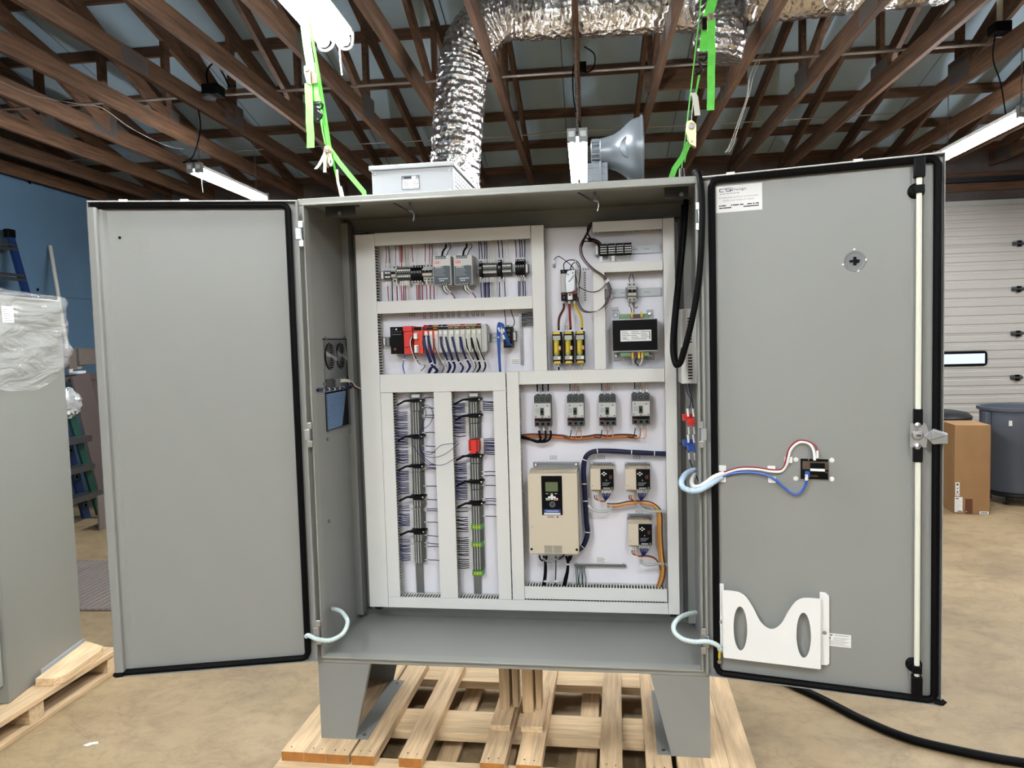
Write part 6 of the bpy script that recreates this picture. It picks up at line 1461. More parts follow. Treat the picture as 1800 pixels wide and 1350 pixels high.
for (y0, y1) in ((-7.5, -2.0), (6.0, 13.2), (24.0, 30.0)):
    board(-5.2, 66.6, y0, y1, -15.3, -13.85, 'x', None, False, 'cross_board')
for y0 in (-6.0, 9.0, 25.5):
    for x0 in (-4.5, 30, 61.5): board(x0, x0+3.8, y0, y0+3.4, -17.0, -15.32, 'x', None, False, 'block')
for (a, b_) in ((17.6, 21.0), (39.9, 43.2), (-2.5, 1.5), (28.0, 31.5), (60.0, 63.5)):
    board(a, b_, -6.0, 29.5, -17.8, -17.02, 'y', None, False, 'floor_board')
for (a, b_, y) in ((26.4, 29.6, 4.4), (31.3, 34.8, 4.5)):
    board(a, b_, y, y+12, -12.32, -11.35, 'y', None, False, 'packing_board')
for (a, b_, y) in ((27.2, 28.9, 9.3), (31.1, 32.9, 8.8)):
    g = G('post_wood'); g.box(a, b_, y, y+3.4, -11.34, -.05); g.box(a+2.1, a+3.0, y+1, y+4, -11.34, -.05); part('support_post', pal, g, bev=.06, sm=False)

# ------------------------------------------------------------ things on top of the cabinet
tb = thing('vented_box', 'grey steel box with a vented side standing on top of the cabinet', 'electrical box', CAB, (17.5, 2.2, 72.02))
x0, x1, y0, y1 = 11.1, 23.75, 2.2, 18.5
g = G('greylight'); g.box(x0, x1, y0, y1, 72.02, 76.0); part('case', tb, g, bev=.08)
g = G('greylight'); g.box(x0-.35, x1+.25, y0-.35, y1+.3, 76.02, 76.7); part('lid', tb, g, bev=.1)
g = G('paper'); a, b_, c, d = 15.79, 18.55, 72.93, 74.95; g.box(a, b_, y0-.06, y0-.01, c, d); g.box(a, b_, y0-.065, y0-.06, d-.5, d, 'inkgrey'); 
for (q0, q1, r0, r1) in ((a, b_, c, c+.08), (a, b_, d-.08, d), (a, a+.08, c, d), (b_-.08, b_, c, d)): g.box(q0, q1, y0-.07, y0-.06, r0, r1, 'ink')
g.box(a+.35, a+1.5, y0-.07, y0-.065, d-.42, d-.12, 'ink'); g.box(a+1.6, a+2.2, y0-.07, y0-.065, d-.42, d-.08, 'paper')
for k in range(5):
    for cc in range(2): g.box(a+.2+cc*1.5, a+1.2+cc*1.5-.2*(k % 2), y0-.068, y0-.06, c+.22+k*.28, c+.3+k*.28, 'inkgrey')
part('rating_plate', tb, g, sm=False)
for (px, pz) in ((x0+.5, 75.5), (x0+.5, 72.5), (x1-.5, 75.5), (x1-.5, 72.5)): g = G('steel'); g.lathe([(.2, 0), (.15, -.08), (0, -.1)], (px, y0, pz), 'y', 10); part('screw', tb, g)
g = G('black')
for r in range(5):
    for k in range(10): yy = y0+1.6+k*1.35; g.prism([(yy, 72.6+r*.62), (yy+.75, 72.6+r*.62), (yy+.6, 72.95+r*.62), (yy-.15, 72.95+r*.62)], 'x', x1, x1+.03)
part('vent_slots', tb, g, kind='stuff')
hb = thing('high_bay_lamp', 'grey bell-shaped lamp lying sideways on top of the cabinet', 'lamp', CAB, (47, 9, 72.02))
g = G('lampgrey')
prof = [(1.95, 45.5), (2.2, 45.7), (2.3, 46.2), (2.45, 47.0), (2.75, 47.9), (3.3, 48.8), (4.0, 49.6), (4.6, 50.4), (4.9, 51.2), (5.0, 51.8), (4.85, 51.8), (4.5, 50.6), (3.9, 49.8), (3.1, 48.9), (2.5, 47.9), (2.1, 46.4), (0, 46.2)]
g.lathe([(r, h) for r, h in prof], (0, 9, 78.15), 'x', 40); part('bell', hb, g)
g = G('lampgrey'); g.lathe([(4.95, 51.7), (5.2, 51.75), (5.25, 51.95), (5.1, 52.1), (4.85, 52.0), (4.95, 51.7)], (0, 9, 78.15), 'x', 40); part('rim', hb, g)
g = G('lampgrey'); cyb = (51.0, 4.9, 78.0); g.lathe([(0, .05), (1.5, .1), (1.75, .2), (1.8, .4)], (50.3, 5.1, 78.0), 'y', 28); part('cover_disc', hb, g)
g = G('lampgrey'); g.lathe([(0, 44.2), (1.7, 44.2), (1.8, 44.3), (1.8, 45.6)], (0, 9, 78.4), 'x', 28)
for k in range(16): a = k*PI/8; g.box(44.3, 45.5, 9+1.85*math.cos(a)-.1, 9+1.85*math.cos(a)+.1, 78.4+1.85*math.sin(a)-.1, 78.4+1.85*math.sin(a)+.1)
part('ribbed_neck', hb, g)
g = G('lampgrey'); g.box(43.6, 46.7, 7.2, 10.8, 72.03, 76.35); g.lathe([(.7, 76.3), (.7, 76.8), (.5, 77)], (44.8, 9, 0), 'z', 14)
for k in range(4): g.prism([(43.7, 72.6+k*1.0), (45.4, 72.68+k*1.0), (43.7, 72.76+k*1.0)], 'y', 7.12, 7.2, 'midgrey'); g.prism([(45.85, 72.6+k*1.0), (46.6, 72.68+k*1.0), (45.85, 72.76+k*1.0)], 'y', 7.12, 7.2, 'midgrey')
g.box(45.5, 45.8, 7.05, 10.9, 72.03, 76.6)
part('ballast_box', hb, g, bev=.1)

# ------------------------------------------------------------ ratchet straps
def ribbon(g, pts, w, wd=(1, 0, 0), th=.08, m=None):
    W_ = Vector(wd).normalized()*w/2; k = g.mi(m); n0 = len(g.v); P = [Vector(p) for p in pts]; N = len(P)
    for i, p in enumerate(P):
        t = (P[min(i+1, N-1)]-P[max(i-1, 0)]).normalized(); nrm = t.cross(W_).normalized()*th/2
        for q in (p-W_-nrm, p+W_-nrm, p+W_+nrm, p-W_+nrm): g.v.append(tuple(q))
    for i in range(N-1):
        for j in range(4): a = n0+i*4+j; b = n0+i*4+(j+1) % 4; g.face((a, b, b+4, a+4), k)
    g.face((n0, n0+1, n0+2, n0+3), k); g.face(tuple(n0+(N-1)*4+j for j in (3, 2, 1, 0)), k)
def ratchet(par, c, tilt, s=1.0, nm='ratchet'):
    g = G('ratchet'); ct, st = math.cos(tilt), math.sin(tilt)
    T_ = lambda u, v: (c[0]+(u*ct-v*st)*s, c[2]+(u*st+v*ct)*s)
    for d in (-.45, .35):
        pts = [T_(u, v) for u, v in ((-.5, -1.6), (.3, -2.2), (.55, -.5), (.7, .8), (.2, 1.5), (-.45, 1.3), (-.6, .2))]
        g.prism(pts, 'y', c[1]+d*s, c[1]+(d+.12)*s)
    p = T_(.1, .6); g.cyl((p[0], c[1]-.7*s, p[1]), (p[0], c[1]+.7*s, p[1]), .38*s, 12, 'zinc'); p = T_(-.1, -1.3); g.cyl((p[0], c[1]-.5*s, p[1]), (p[0], c[1]+.5*s, p[1]), .2*s, 10, 'zinc')
    g.lathe([(.45*s, -.1), (.45*s, -.62*s), (.3*s, -.62*s), (.3*s, -.5*s)], (T_(.1, .6)[0], c[1], T_(.1, .6)[1]), 'y', 14)
    return part(nm, par, g, bev=.04)
def shook(par, a, b_, m='hook'):
    g = G(m); A = Vector(a); B = Vector(b_); d = B-A; L_ = d.length; d.normalize(); sd = Vector((1, 0, 0))
    P = [A+sd*.5-d*.15*L_*.5, A+sd*.75+d*L_*.12, A+sd*.35+d*L_*.3, A-sd*.35+d*L_*.22, A-sd*.3+d*L_*.4, A+sd*.1+d*L_*.55, A+sd*.35+d*L_*.68, A+sd*.1+d*L_*.86, A-sd*.5+d*L_*.95, A-sd*.7+d*L_*.75]
    g.tube(smooth(P, 6), .17, 8); g.tube([A-sd*.6, A+sd*.6], .14, 8); part('hook', par, g)
YS = 10
sl = thing('ratchet_strap', 'bright green ratchet strap rigged over the vented grey box end of the cabinet', 'strap', CAB, (-0.02, 10.00, 90.45))
up = lambda p, q, z: tuple(p[i]+(q[i]-p[i])*(z-p[2])/(q[2]-p[2]) for i in range(3))
a, b_ = (-1.60, 10.00, 98.76), (-2.24, 10.00, 106.05)
g = G('strap'); ribbon(g, [up(a, b_, 125.9), b_, a, (-1.17, 10.00, 95.27), (-0.90, 9.80, 93.00)], 1.4); part('upper_webbing', sl, g)
g = G('strap'); ribbon(g, [(-1.35, 9.20, 92.46), (-1.31, 9.10, 90.25), (-1.38, 9.30, 88.50), (-1.34, 9.00, 86.40), (-1.33, 9.20, 84.36), (-1.35, 9.00, 82.03)], 1.28); part('loose_end', sl, g)
g = G('strap'); ribbon(g, [(-0.53, 9.80, 92.61), (-0.47, 9.70, 90.84), (-0.17, 9.80, 89.66)], 1.3); part('lower_webbing', sl, g)
ratchet(sl, (-1.32, 9.30, 93.95), .15, .9)
g = G('ratchet'); c = (-0.52, 9.40, 93.19); g.box(c[0]-.7, c[0]+.75, 9.2, 9.35, c[2]-.9, c[2]+.7, 'bronze'); part('buckle', sl, g, bev=.05)
shook(sl, (-0.09, 9.80, 89.29), (0.27, 9.80, 86.53))
g = G('strap'); 
ribbon(g, [(0.29, 9.80, 86.89), (0.49, 9.80, 84.86), (0.88, 9.80, 82.64)], .22, (1, 0, 0)); ribbon(g, [(0.14, 9.90, 86.75), (0.52, 9.90, 84.34), (0.93, 9.90, 82.48)], .12)
part('lifting_loop', sl, g)
a, b_ = (-0.86, 10.30, 100.63), (-1.39, 10.30, 106.11)
g = G('strap'); ribbon(g, [up(a, b_, 125.9), b_, a, (0.02, 10.30, 94.19), (0.75, 10.30, 88.66), (1.38, 10.30, 83.10), (2.00, 10.30, 79.38), (2.82, 10.30, 75.63)], .5, (.5, 1, 0)); ribbon(g, [(-0.66, 10.50, 96.14), (0.23, 10.50, 87.83), (1.06, 10.50, 82.07)], .35, (1, .3, 0))
part('long_run', sl, g)
g = G('strap'); ribbon(g, [(1.31, 9.90, 82.27), (3.09, 9.80, 79.65), (5.20, 9.60, 77.00), (7.33, 9.30, 74.44), (7.6, 9, 72.1)], .8, (1, 0, .5)); part('tie_down_leg', sl, g)
g = G('hook'); e0 = (2.87, 10.20, 75.79); 
for d in (-.3, .1, .5): g.tube([(e0[0]+d*.5, 10.2, e0[2]), (3.4+d, 10.2, 72.05)], .14, 6, ('hook', 'hook', 'strapw')[int((d+.3)/.4+.5)])
g.lathe([(.55, 72.02), (.55, 72.2), (.3, 72.4)], (3.5, 10.2, 0), 'z', 12, 'zinc'); part('lifting_eye', sl, g)
sr = thing('small_ratchet', 'silver ratchet with dangling white webbing tails tied in the strap by the vented grey box', 'ratchet', CAB, (1.31, 9.00, 80.49))
ratchet(sr, (1.42, 9.00, 80.75), -.15, .95)
g = G('strapw'); ribbon(g, [(1.30, 8.60, 81.03), (0.76, 8.40, 79.92), (0.27, 8.30, 79.02), (-0.30, 8.20, 78.39)], .55); ribbon(g, [(1.36, 8.40, 80.34), (1.24, 8.30, 78.96), (1.19, 8.30, 77.78)], .5); ribbon(g, [(2.07, 8.60, 80.80), (2.47, 8.40, 79.36), (2.29, 8.30, 78.71), (1.98, 8.20, 79.43), (2.16, 8.30, 80.17)], .3); part('webbing_tail', sr, g, kind='stuff')
g = G('strapw'); ribbon(g, [(2.65, 9.80, 78.48), (2.72, 9.90, 76.48), (3.17, 10.00, 74.16)], .45); part('white_tail', sr, g)
s2 = thing('ratchet_strap', 'bright green ratchet strap rigged over the bell-shaped lamp end of the cabinet', 'strap', CAB, (61.69, 10.00, 91.80))
a, b_ = (62.36, 10.00, 98.46), (62.71, 10.00, 100.10)
g = G('strap'); ribbon(g, [up(a, (a[0]+1.2, 10, a[2]+4), 125.9), a, (62.01, 10.00, 97.82)], 1.5); part('upper_webbing', s2, g)
g = G('strap'); ribbon(g, [(61.74, 10.00, 96.00), (61.55, 10.00, 94.34), (61.37, 10.00, 92.67)], 1.2); part('lower_webbing', s2, g)
g = G('strap'); ribbon(g, [(62.58, 9.30, 96.97), (62.43, 9.00, 94.29), (62.51, 9.10, 92.24), (62.37, 9.00, 88.87), (62.36, 9.10, 86.39), (62.23, 9.00, 83.51)], 1.12); part('loose_end', s2, g)
ratchet(s2, (62.37, 9.60, 96.79), -.05, .8)
g = G('black'); c = (61.95, 9.60, 96.66); g.box(c[0]-.75, c[0]+.5, 9.4, 9.7, c[2]-1.0, c[2]+.7); part('buckle', s2, g, bev=.05)
shook(s2, (61.25, 9.80, 92.10), (60.71, 9.80, 89.11))
g = G('strap'); ribbon(g, [(60.71, 9.80, 89.11), (60.44, 9.80, 87.61), (60.08, 9.80, 85.94)], .3); part('lifting_loop', s2, g)
a = (61.05, 10.30, 98.71)
g = G('strap'); ribbon(g, [(a[0]+1.6, 10.3, 125.9), a, (60.22, 10.30, 92.46), (59.46, 10.30, 86.58), (58.80, 10.30, 81.49), (58.15, 10.30, 77.24), (57.95, 10.30, 75.27)], .3, (.6, 1, 0)); part('long_run', s2, g)
g = G('strap'); ribbon(g, [(59.06, 9.80, 79.20), (58.09, 9.70, 77.01), (56.85, 9.50, 75.32), (55.6, 9, 72.1)], .85, (1, 0, -.5)); part('tie_down_leg', s2, g)
g = G('hook'); e0 = (57.94, 10.20, 75.42)
for d, m_ in ((-.4, 'strapw'), (0, 'hook'), (.4, 'hook')): g.tube([(e0[0]+d*.7, 10.2, e0[2]), (58.0+d, 10.2, 72.05)], .15, 6, m_)
g.lathe([(.55, 72.02), (.55, 72.2), (.3, 72.4)], (58, 10.2, 0), 'z', 12, 'zinc'); part('lifting_eye', s2, g)
s3 = thing('small_ratchet', 'silver ratchet with a white webbing tag tied in the strap by the bell-shaped lamp', 'ratchet', CAB, (59.38, 9.40, 80.78))
ratchet(s3, (59.38, 9.40, 80.61), .12, 1.15)
g = G('strapw'); ribbon(g, [(59.72, 9.50, 86.46), (60.04, 9.40, 85.82), (60.18, 9.30, 84.51), (60.32, 9.20, 82.94)], .85); part('webbing_tail', s3, g)
g = G('strapw'); g.tube([(59.83, 9.80, 85.96), (59.42, 9.60, 82.11)], .07, 5); g.tube([(58.96, 9.60, 79.15), (58.36, 10.00, 76.29)], .12, 5, 'strap'); g.tube([(59.30, 9.60, 79.30), (58.46, 10.00, 77.15)], .15, 5, 'strap'); part('cord', s3, g, kind='stuff')

# ------------------------------------------------------------ cooling unit on the side wall inside
ac = thing('cooling_unit', 'side-mounted cooling unit with two fans above a finned coil in the cabinet side wall', 'cooling unit', CAB, (.12, 12, 35))
g = G('zinc'); xi = .15
g.box(.13, .22, 7.2, 17.2, 44.2, 50.7); part('fan_plate', ac, g)
g = G('black'); g.box(.12, .3, 17.0, 17.4, 41.2, 50.9); g.box(.12, .26, 6.9, 17.4, 50.65, 50.85); part('opening_edge', ac, g)
for yc in (9.5, 14.3):
    zc = 47.9
    g = G('black'); g.lathe([(2.25, .22), (2.25, .26), (0, .26)], (0, yc, zc), 'x', 28); fp = part('fan', ac, g)
    g = G('alu')
    for r in (.5, .9, 1.3, 1.7, 2.1):
        g.tube([(.5, yc+r*math.cos(k*PI/14), zc+r*math.sin(k*PI/14)) for k in range(29)], .045, 5)
    part('fan_grille', fp, g)
    g = G('steel'); g.prism([(yc-2.3, zc+.9), (yc-2.2, zc+.1), (yc, zc-.15), (yc+2.2, zc-.9), (yc+2.3, zc-.3), (yc, zc+.2)], 'x', .5, .56); part('hub_strip', fp, g)
    for a in (-2.05, 2.05):
        for b2 in (-2.1, 2.1): pass
g = G('darkgrey'); g.box(.13, .3, 7.3, 10.2, 42.6, 44.2); part('filter_pad', ac, g)
g = G('zinc'); g.box(.13, .7, 10.5, 12.6, 42.6, 44.0); g.box(.13, .5, 12.6, 17, 42.4, 42.7); part('bracket', ac, g)
g = G('offwhite'); g.tube(smooth([(.7, 12.5, 43.6), (.9, 14.0, 43.6), (1.1, 15.6, 43.4)], 4), .28, 8); part('plug', ac, g)
g = G('brown'); g.tube(smooth([(1.1, 15.4, 43.4), (1.3, 16.3, 42.9), (1.5, 17, 42.2), (2.2, 17.6, 41.9), (3.0, 17.9, 42.0)], 5), .14, 6); g.tube(smooth([(1.0, 14.5, 43.5), (1.4, 16.2, 43.2), (1.7, 17, 42.4), (2.6, 17.6, 41.8)], 5), .09, 5, 'offwhite'); part('leads', ac, g, kind='stuff')
g = G('black'); g.box(.12, .2, 7.0, 17.3, 35.6, 42.0); part('coil_opening', ac, g)
g = G('zinc'); g.box(.2, .5, 16.9, 17.3, 35.6, 42); g.box(.2, .5, 7.0, 17.3, 35.5, 35.75); part('opening_flange', ac, g)
g = G('lightblue')
k = 35.9
while k < 41.8: y2 = 13.2+(k-35.6)*.42; g.box(.2, .42, 7.2, min(y2, 16.2), k, k+.13); k += .27
part('coil_fins', ac, g, kind='stuff', label='light blue finned coil')
wm = solo('wire_bundle', 'row of dark blue wires tied along the side wall between the fans and the coil', 'wires', (lambda g: (g.tube([(.5, 3.2, 42.7), (.5, 8, 42.5), (.5, 13, 42.3), (.8, 17, 42.2)], .22, 8), [g.cyl((.5, y, 42.72-.028*y-.02), (.5, y+.25, 42.72-.028*y-.02), .3, 8, 'white') for y in (5.2, 7.5, 9.8, 12, 14)], g)[-1])(G('wireblue')), CAB, (.5, 10, 42), None, 'stuff')
# ------------------------------------------------------------ on the other side wall
rt = thing('slotted_case', 'pale slotted heater case on the cabinet side wall behind the hanging black cable', 'heater', CAB, (59.8, 8, 48))
g = G('ductgrey'); g.box(57.3, 59.85, 8, 14, 42.3, 53.8); part('case', rt, g, bev=.1)
g = G('black')
for k in range(9): g.box(58.3, 58.95, 7.95, 8, 43+k*.45, 43.2+k*.45); g.box(58.3, 58.95, 7.95, 8, 48.6+k*.45, 48.8+k*.45)
part('slots', rt, g, kind='stuff')
for (m, nm, lab, zz) in (('red', 'contact_block', 'red contact blocks on the cabinet side wall', 36.6), ('blue', 'contact_block', 'blue contact blocks on the cabinet side wall', 32.6)):
    t = thing(nm, lab, 'contact block', CAB, (58.5, 6, zz))
    for (dx, dy, dz) in ((.25, 0, 0), (-.25, 2.2, .45)):
        g = G(m); g.box(57.7+dx, 59.0, 6+dy, 7.4+dy, zz+dz-.5, zz+dz+.5)
        for k in range(3): g.box(57.85+dx, 57.9+dx, 6.1+dy, 7.5+dy, zz+dz-.6+k*.45, zz+dz-.4+k*.45, 'darkred' if m == 'red' else 'navy')
        part('block', t, g, bev=.08)
    g = G('white')
    for dx in (0, .8): g.tube([(58.1+dx, 6.5, zz+.8), (58.0+dx, 6.6, zz+2.0)], .16, 6); g.tube([(58.1+dx, 6.5, zz-.8), (58.2+dx, 6.7, zz-1.9)], .14, 6)
    part('wire_markers', t, g, kind='stuff')
wires('wire_bundle', 'dark wires hanging below the slotted heater case on the side wall', [[(57.9, 8.5, 42.3), (58.1, 8.2, 41), (58.6, 7.5, 39.8), (58.3, 7, 38.6)], [(58.9, 7, 38.5), (58.8, 7.5, 39.8), (58.4, 8.4, 42.3)], [(58.2, 6.6, 30.8), (58.6, 5, 29.5), (59, 3, 28.4), (59.2, 2, 27)], [(57.2, 12, 32.5), (57.8, 10, 32.3), (58.2, 7.2, 31.8)]], 'navy', .09)
hc = thing('black_cable', 'heavy black cable looping over the cabinet corner and hanging inside', 'cable', CAB, (55.91, 1.00, 45.62))
g = G('rubber'); P = [(58.54, 10.00, 70.50), (58.13, 9.00, 66.21), (57.55, 8.00, 61.37), (56.71, 6.00, 55.69), (56.07, 4.00, 50.99), (55.70, 2.00, 47.91), (55.84, -0.00, 45.82), (56.42, -0.60, 45.91), (57.19, -1.20, 48.48), (58.05, -1.60, 52.03), (58.77, -1.90, 55.94), (59.19, -2.00, 59.84), (59.47, -2.00, 64.50), (59.53, -1.90, 68.39), (59.37, -1.60, 70.94), (59.19, -0.60, 72.33), (59.03, 1.50, 72.81), (59.9, 5, 72.7), (60.4, 9, 72.7), (60.9, 14, 71.5), (61, 18, 66)]
g.tube(smooth(P, 8), .44, 10); part('outer_cable', hc, g)
g = G('rubber'); P = [(58.10, 10.00, 69.83), (57.60, 9.00, 64.51), (56.83, 7.00, 58.31), (55.96, 4.50, 52.26), (55.50, 2.50, 47.91), (55.71, 0.50, 45.65), (56.21, -0.20, 45.66), (56.81, -1.00, 47.92)]; g.tube(smooth(P, 8), .3, 8); part('inner_cable', hc, g)
fcb = solo('floor_cable', 'thick black cable snaking across the concrete floor', 'cable', (lambda g: g.tube(smooth([(*(45.69, 39.31), .7), (*(50.87, 32.09), .7), (*(54.87, 26.61), .7), (*(59.28, 19.71), .7), (*(64.42, 14.28), .7), (*(71.45, 10.72), .7), (*(78.51, 8.33), .7), (*(91.74, 5.31), .7)], 8), .68, 12))(G('rubber')), WORLD, (*(64.42, 14.28), .7))
# ------------------------------------------------------------ the second, wrapped cabinet on its pallet
LC = FR(-91.2, 9.9, 0, math.radians(8.0))
wc = thing('wrapped_cabinet', 'second grey cabinet standing closed beneath cloudy wrapping film', 'control cabinet', LC, (0, 0, 5.02))
g = G('grey3'); g.box(-42, 0, 0, 24, 5.02, 78.4); part('shell', wc, g, bev=.25)
g = G('grey2'); g.box(-20.5, -.6, -1.1, -.05, 8.5, 77); part('door', wc, g, bev=.1)
g = G('black'); g.box(-1.0, -.45, -1.3, -.9, 16.0, 21); part('door_latch', wc, g, bev=.05)
g = G('greylight'); g.box(.0, .14, 9.6, 24.2, 5.02, 6.9); g.box(.0, .5, 24.0, 24.15, 5.02, 6.9); part('foot_flange', wc, g)
st = (725.58, -1160.13)
g = G('paper'); g.box(.02, .06, 5.4, 8.6, 73.4, 76.4)
for k in range(6): g.box(.06, .065, 5.7, 8.2-.5*(k % 2), 73.7+k*.4, 73.85+k*.4, 'inkgrey')
part('sticker', wc, g, label='white printed sticker', sm=False)
# film: draped sheet around the upper part, loose and gathered at its lower edge
def film():
    g = G('film'); k = g.mi('film'); rnd = random.Random(4)
    prof = [(-24, -2.2), (-16, -1.9), (-9, -1.6), (-3, -1.3), (-.3, -1.0), (.7, -.3), (.9, 1.5), (.8, 4), (.8, 7), (.8, 10), (.8, 13), (.8, 16), (.9, 19), (1.0, 22), (.9, 24), (.3, 25), (-2, 25.6), (-8, 25.8), (-20, 26)]
    M, N = len(prof), 22
    def bottom(i):     # how low the sheet hangs
        y = prof[i][1]; return 62.5-2.6*math.sin(max(0, min(1, (y+2)/26))*PI)+1.5*(y/24)+(1.2 if i > 12 else 0)
    idx = []
    for i in range(M):
        row = []
        for j in range(N+1):
            t = j/N; z = 79.2+(bottom(i)-79.2)*t
            x, y = prof[i]
            bulge = .55*math.sin(t*PI)*(.5+.5*math.sin(i*1.1+t*5))+1.4*max(0, t-.55)*math.sin((t-.55)/.45*PI)+.5*math.sin(i*.9+j*.8)+.35*math.sin(i*1.7-j*1.3)
            if t > .92: bulge *= .3
            nx, ny = (0, -1) if i < 4 else ((1, 0) if i < 15 else (0, 1))
            row.append(len(g.v)); g.v.append((x+nx*max(0, bulge)+rnd.uniform(0, .3), y+ny*max(0, bulge), z+.25*math.sin(i*2.1+j)))
        idx.append(row)
    for i in range(M-1):
        for j in range(N): g.face((idx[i][j], idx[i][j+1], idx[i+1][j+1], idx[i+1][j]), k)
    # top sheet with bunched folds
    tx = 12; rows = []
    for i in range(M):
        x, y = prof[i]; row = [idx[i][0]]
        for j in range(1, tx):
            t = j/tx; cx_, cy = -21, 12
            row.append(len(g.v)); g.v.append((x+(cx_-x)*t, y+(cy-y)*t, 79.0+4.2*math.sin(min(1, t*1.8)*PI/2)*(.6+.4*math.sin(i*1.3+t*4))*(1.2 if y < 12 else .3)+rnd.uniform(-.1, .1)))
        rows.append(row)
    for i in range(M-1):
        for j in range(tx-1): g.face((rows[i][j], rows[i][j+1], rows[i+1][j+1], rows[i+1][j]), k)
    return g
fo = solo('wrapping_film', 'crumpled cloudy plastic film draped over the second grey cabinet', 'plastic film', film(), LC, (0, 12, 60))
sd_ = fo.modifiers.new('sub', 'SUBSURF'); sd_.levels = 2; sd_.render_levels = 2
LPF = FR(-91.2+2.7*math.cos(math.radians(8))+6.5*math.sin(math.radians(8)), 9.9+2.7*math.sin(math.radians(8))-6.5*math.cos(math.radians(8)), 0, math.radians(-1.8))
lp = thing('pallet', 'wooden pallet beneath the second, film-wrapped cabinet', 'pallet', LPF, (-20, 12, 0))
for k in range(7): board(-5.2-6.9*k, -0.0-6.9*k, -14, 30.5, 4.02, 5.0, 'y', None, False, 'board', lp)
for y0 in (-13.5, 6.5, 27.0): board(-46.5, -.3, y0, y0+3.4, .95, 4.0, 'x', None, False, 'stringer', lp)
for k in (0, 3, 6): board(-4.5-6.9*k, -.1-6.9*k, -14, 30.5, .02, .93, 'y', None, False, 'floor_board', lp)
g = G('pallet_wood'); q0 = (0.33, 7.51); q1 = (4.32, 6.44); q2 = (6.47, 18.30)
g.prism([(.75, 6.6), (4.2, 6.4), (5.6, 7.8), (6.6, 18.2), (6.0, 20.8), (.75, 24.0)], 'z', 5.03, 6.5); solo('timber_block', 'loose timber plank wedged against the foot of the wrapped cabinet', 'timber', g, LC, (2, 12, 5.03), bev=.06, sm=False)
# ------------------------------------------------------------ clutter by the blue wall
bl = thing('extension_ladder', 'blue extension ladder leaning on the blue wall above the wrapped cabinet', 'ladder', WORLD, (-222.00, 175.45, 101.49))
top = (-228.00, 180.01, 118.11); low = (-218.00, 175.77, 89.58)
d = Vector(low)-Vector(top); 
for (off, ny) in ((0, 0), (-15, 0)):
    A = Vector(top)+Vector((0, off, 0)); B = A+d*2.3
    g = G('ladderblue'); ww = 1.6
    for e_ in (-ww, ww-.35): g.poly([(A.x, A.y+e_, A.z), (A.x, A.y+e_+.35, A.z), (B.x, B.y+e_+.35, B.z), (B.x, B.y+e_, B.z)])
    n0 = len(g.v); g.v += [(A.x+x_, A.y+y_, A.z) for x_, y_ in ((-.8, -ww), (.8, -ww), (.8, ww), (-.8, ww))]+[(B.x+x_, B.y+y_, B.z) for x_, y_ in ((-.8, -ww), (.8, -ww), (.8, ww), (-.8, ww))]
    k = g.mi('ladderblue')
    for q in ((0, 1, 2, 3), (7, 6, 5, 4), (0, 4, 5, 1), (1, 5, 6, 2), (2, 6, 7, 3), (3, 7, 4, 0)): g.face(tuple(n0+i for i in q), k)
    part('rail', bl, g)
    g = G('black'); g.box(A.x-1.2, A.x+1.2, A.y-2.1, A.y+2.1, A.z-1.2, A.z+2.4); part('rail_cap', bl, g, bev=.3)
for k in range(4):
    c = Vector(top)+d*(.22+.46*k); g = G('zinc'); g.cyl((c.x+.6, c.y-16.5, c.z), (c.x+.6, c.y+1.2, c.z), .75, 10); g.cyl((c.x+1.4, c.y-16.5, c.z+1.6), (c.x+1.4, c.y-1.2, c.z+1.6), .6, 8); part('rung', bl, g)
g = G('wirewhite'); A = Vector((-231.00, 206.95, 116.87)); B = Vector((-205.00, 181.08, 58.83)); g.tube([A, B], .85, 10); solo('pole', 'slim white pole leaning against the blue wall', 'pole', g, WORLD, tuple(B))
X_ = -205
def wallbox(label, px, m, depth=16, name='cardboard_box', cat='box'):
    (ya, za_), (yb, zb_) = px
    g = G(m); g.box(X_-depth, X_, ya, yb, zb_, za_); g.box(X_-depth-.1, X_+.1, ya-.1, yb+.1, za_-.4, za_+.1); return solo(name, label, cat, g, WORLD, (X_, ya, zb_), bev=.15)
wallbox('brown carton behind the white pole on the clutter shelf', ((180.67, 69.48), (185.08, 60.85)), 'cardboard2')
wallbox('brown carton with a torn corner, closest to the plain open door', ((186.91, 69.40), (198.42, 62.36)), 'cardboard2')
g = G('paper'); y0, z0 = (184.49, 61.34); y1, z1 = (196.67, 58.58); g.box(-209, -205.2, y0+1, y1-6, z1, z1+1.2); g.prism([(y0, z0-.8), (y0+8, z0-.8), (y0+12, z0+2.6), (y0+5, z0+.4)], 'x', -209, -208.7); solo('paper_stack', 'crumpled white sheets on the clutter shelf', 'paper', g, WORLD, (-208, y0, z1), bev=.1)
g = G('panelbrown'); y0, z0 = (178.14, 60.68); y1, z1 = (206.46, 57.92); g.box(-222, -206, y0-6, y1+10, z1-2.5, z1-.3)
sh = thing('shelf', 'dark shelf behind the ladders holding cartons', 'shelf', WORLD, (-214, y0, 0)); part('shelf_board', sh, g)
for yy in (y0-5, y1+8): g = G('panelbrown'); g.box(-221, -219, yy, yy+2, 0.02, z1-2.5); part('support', sh, g)
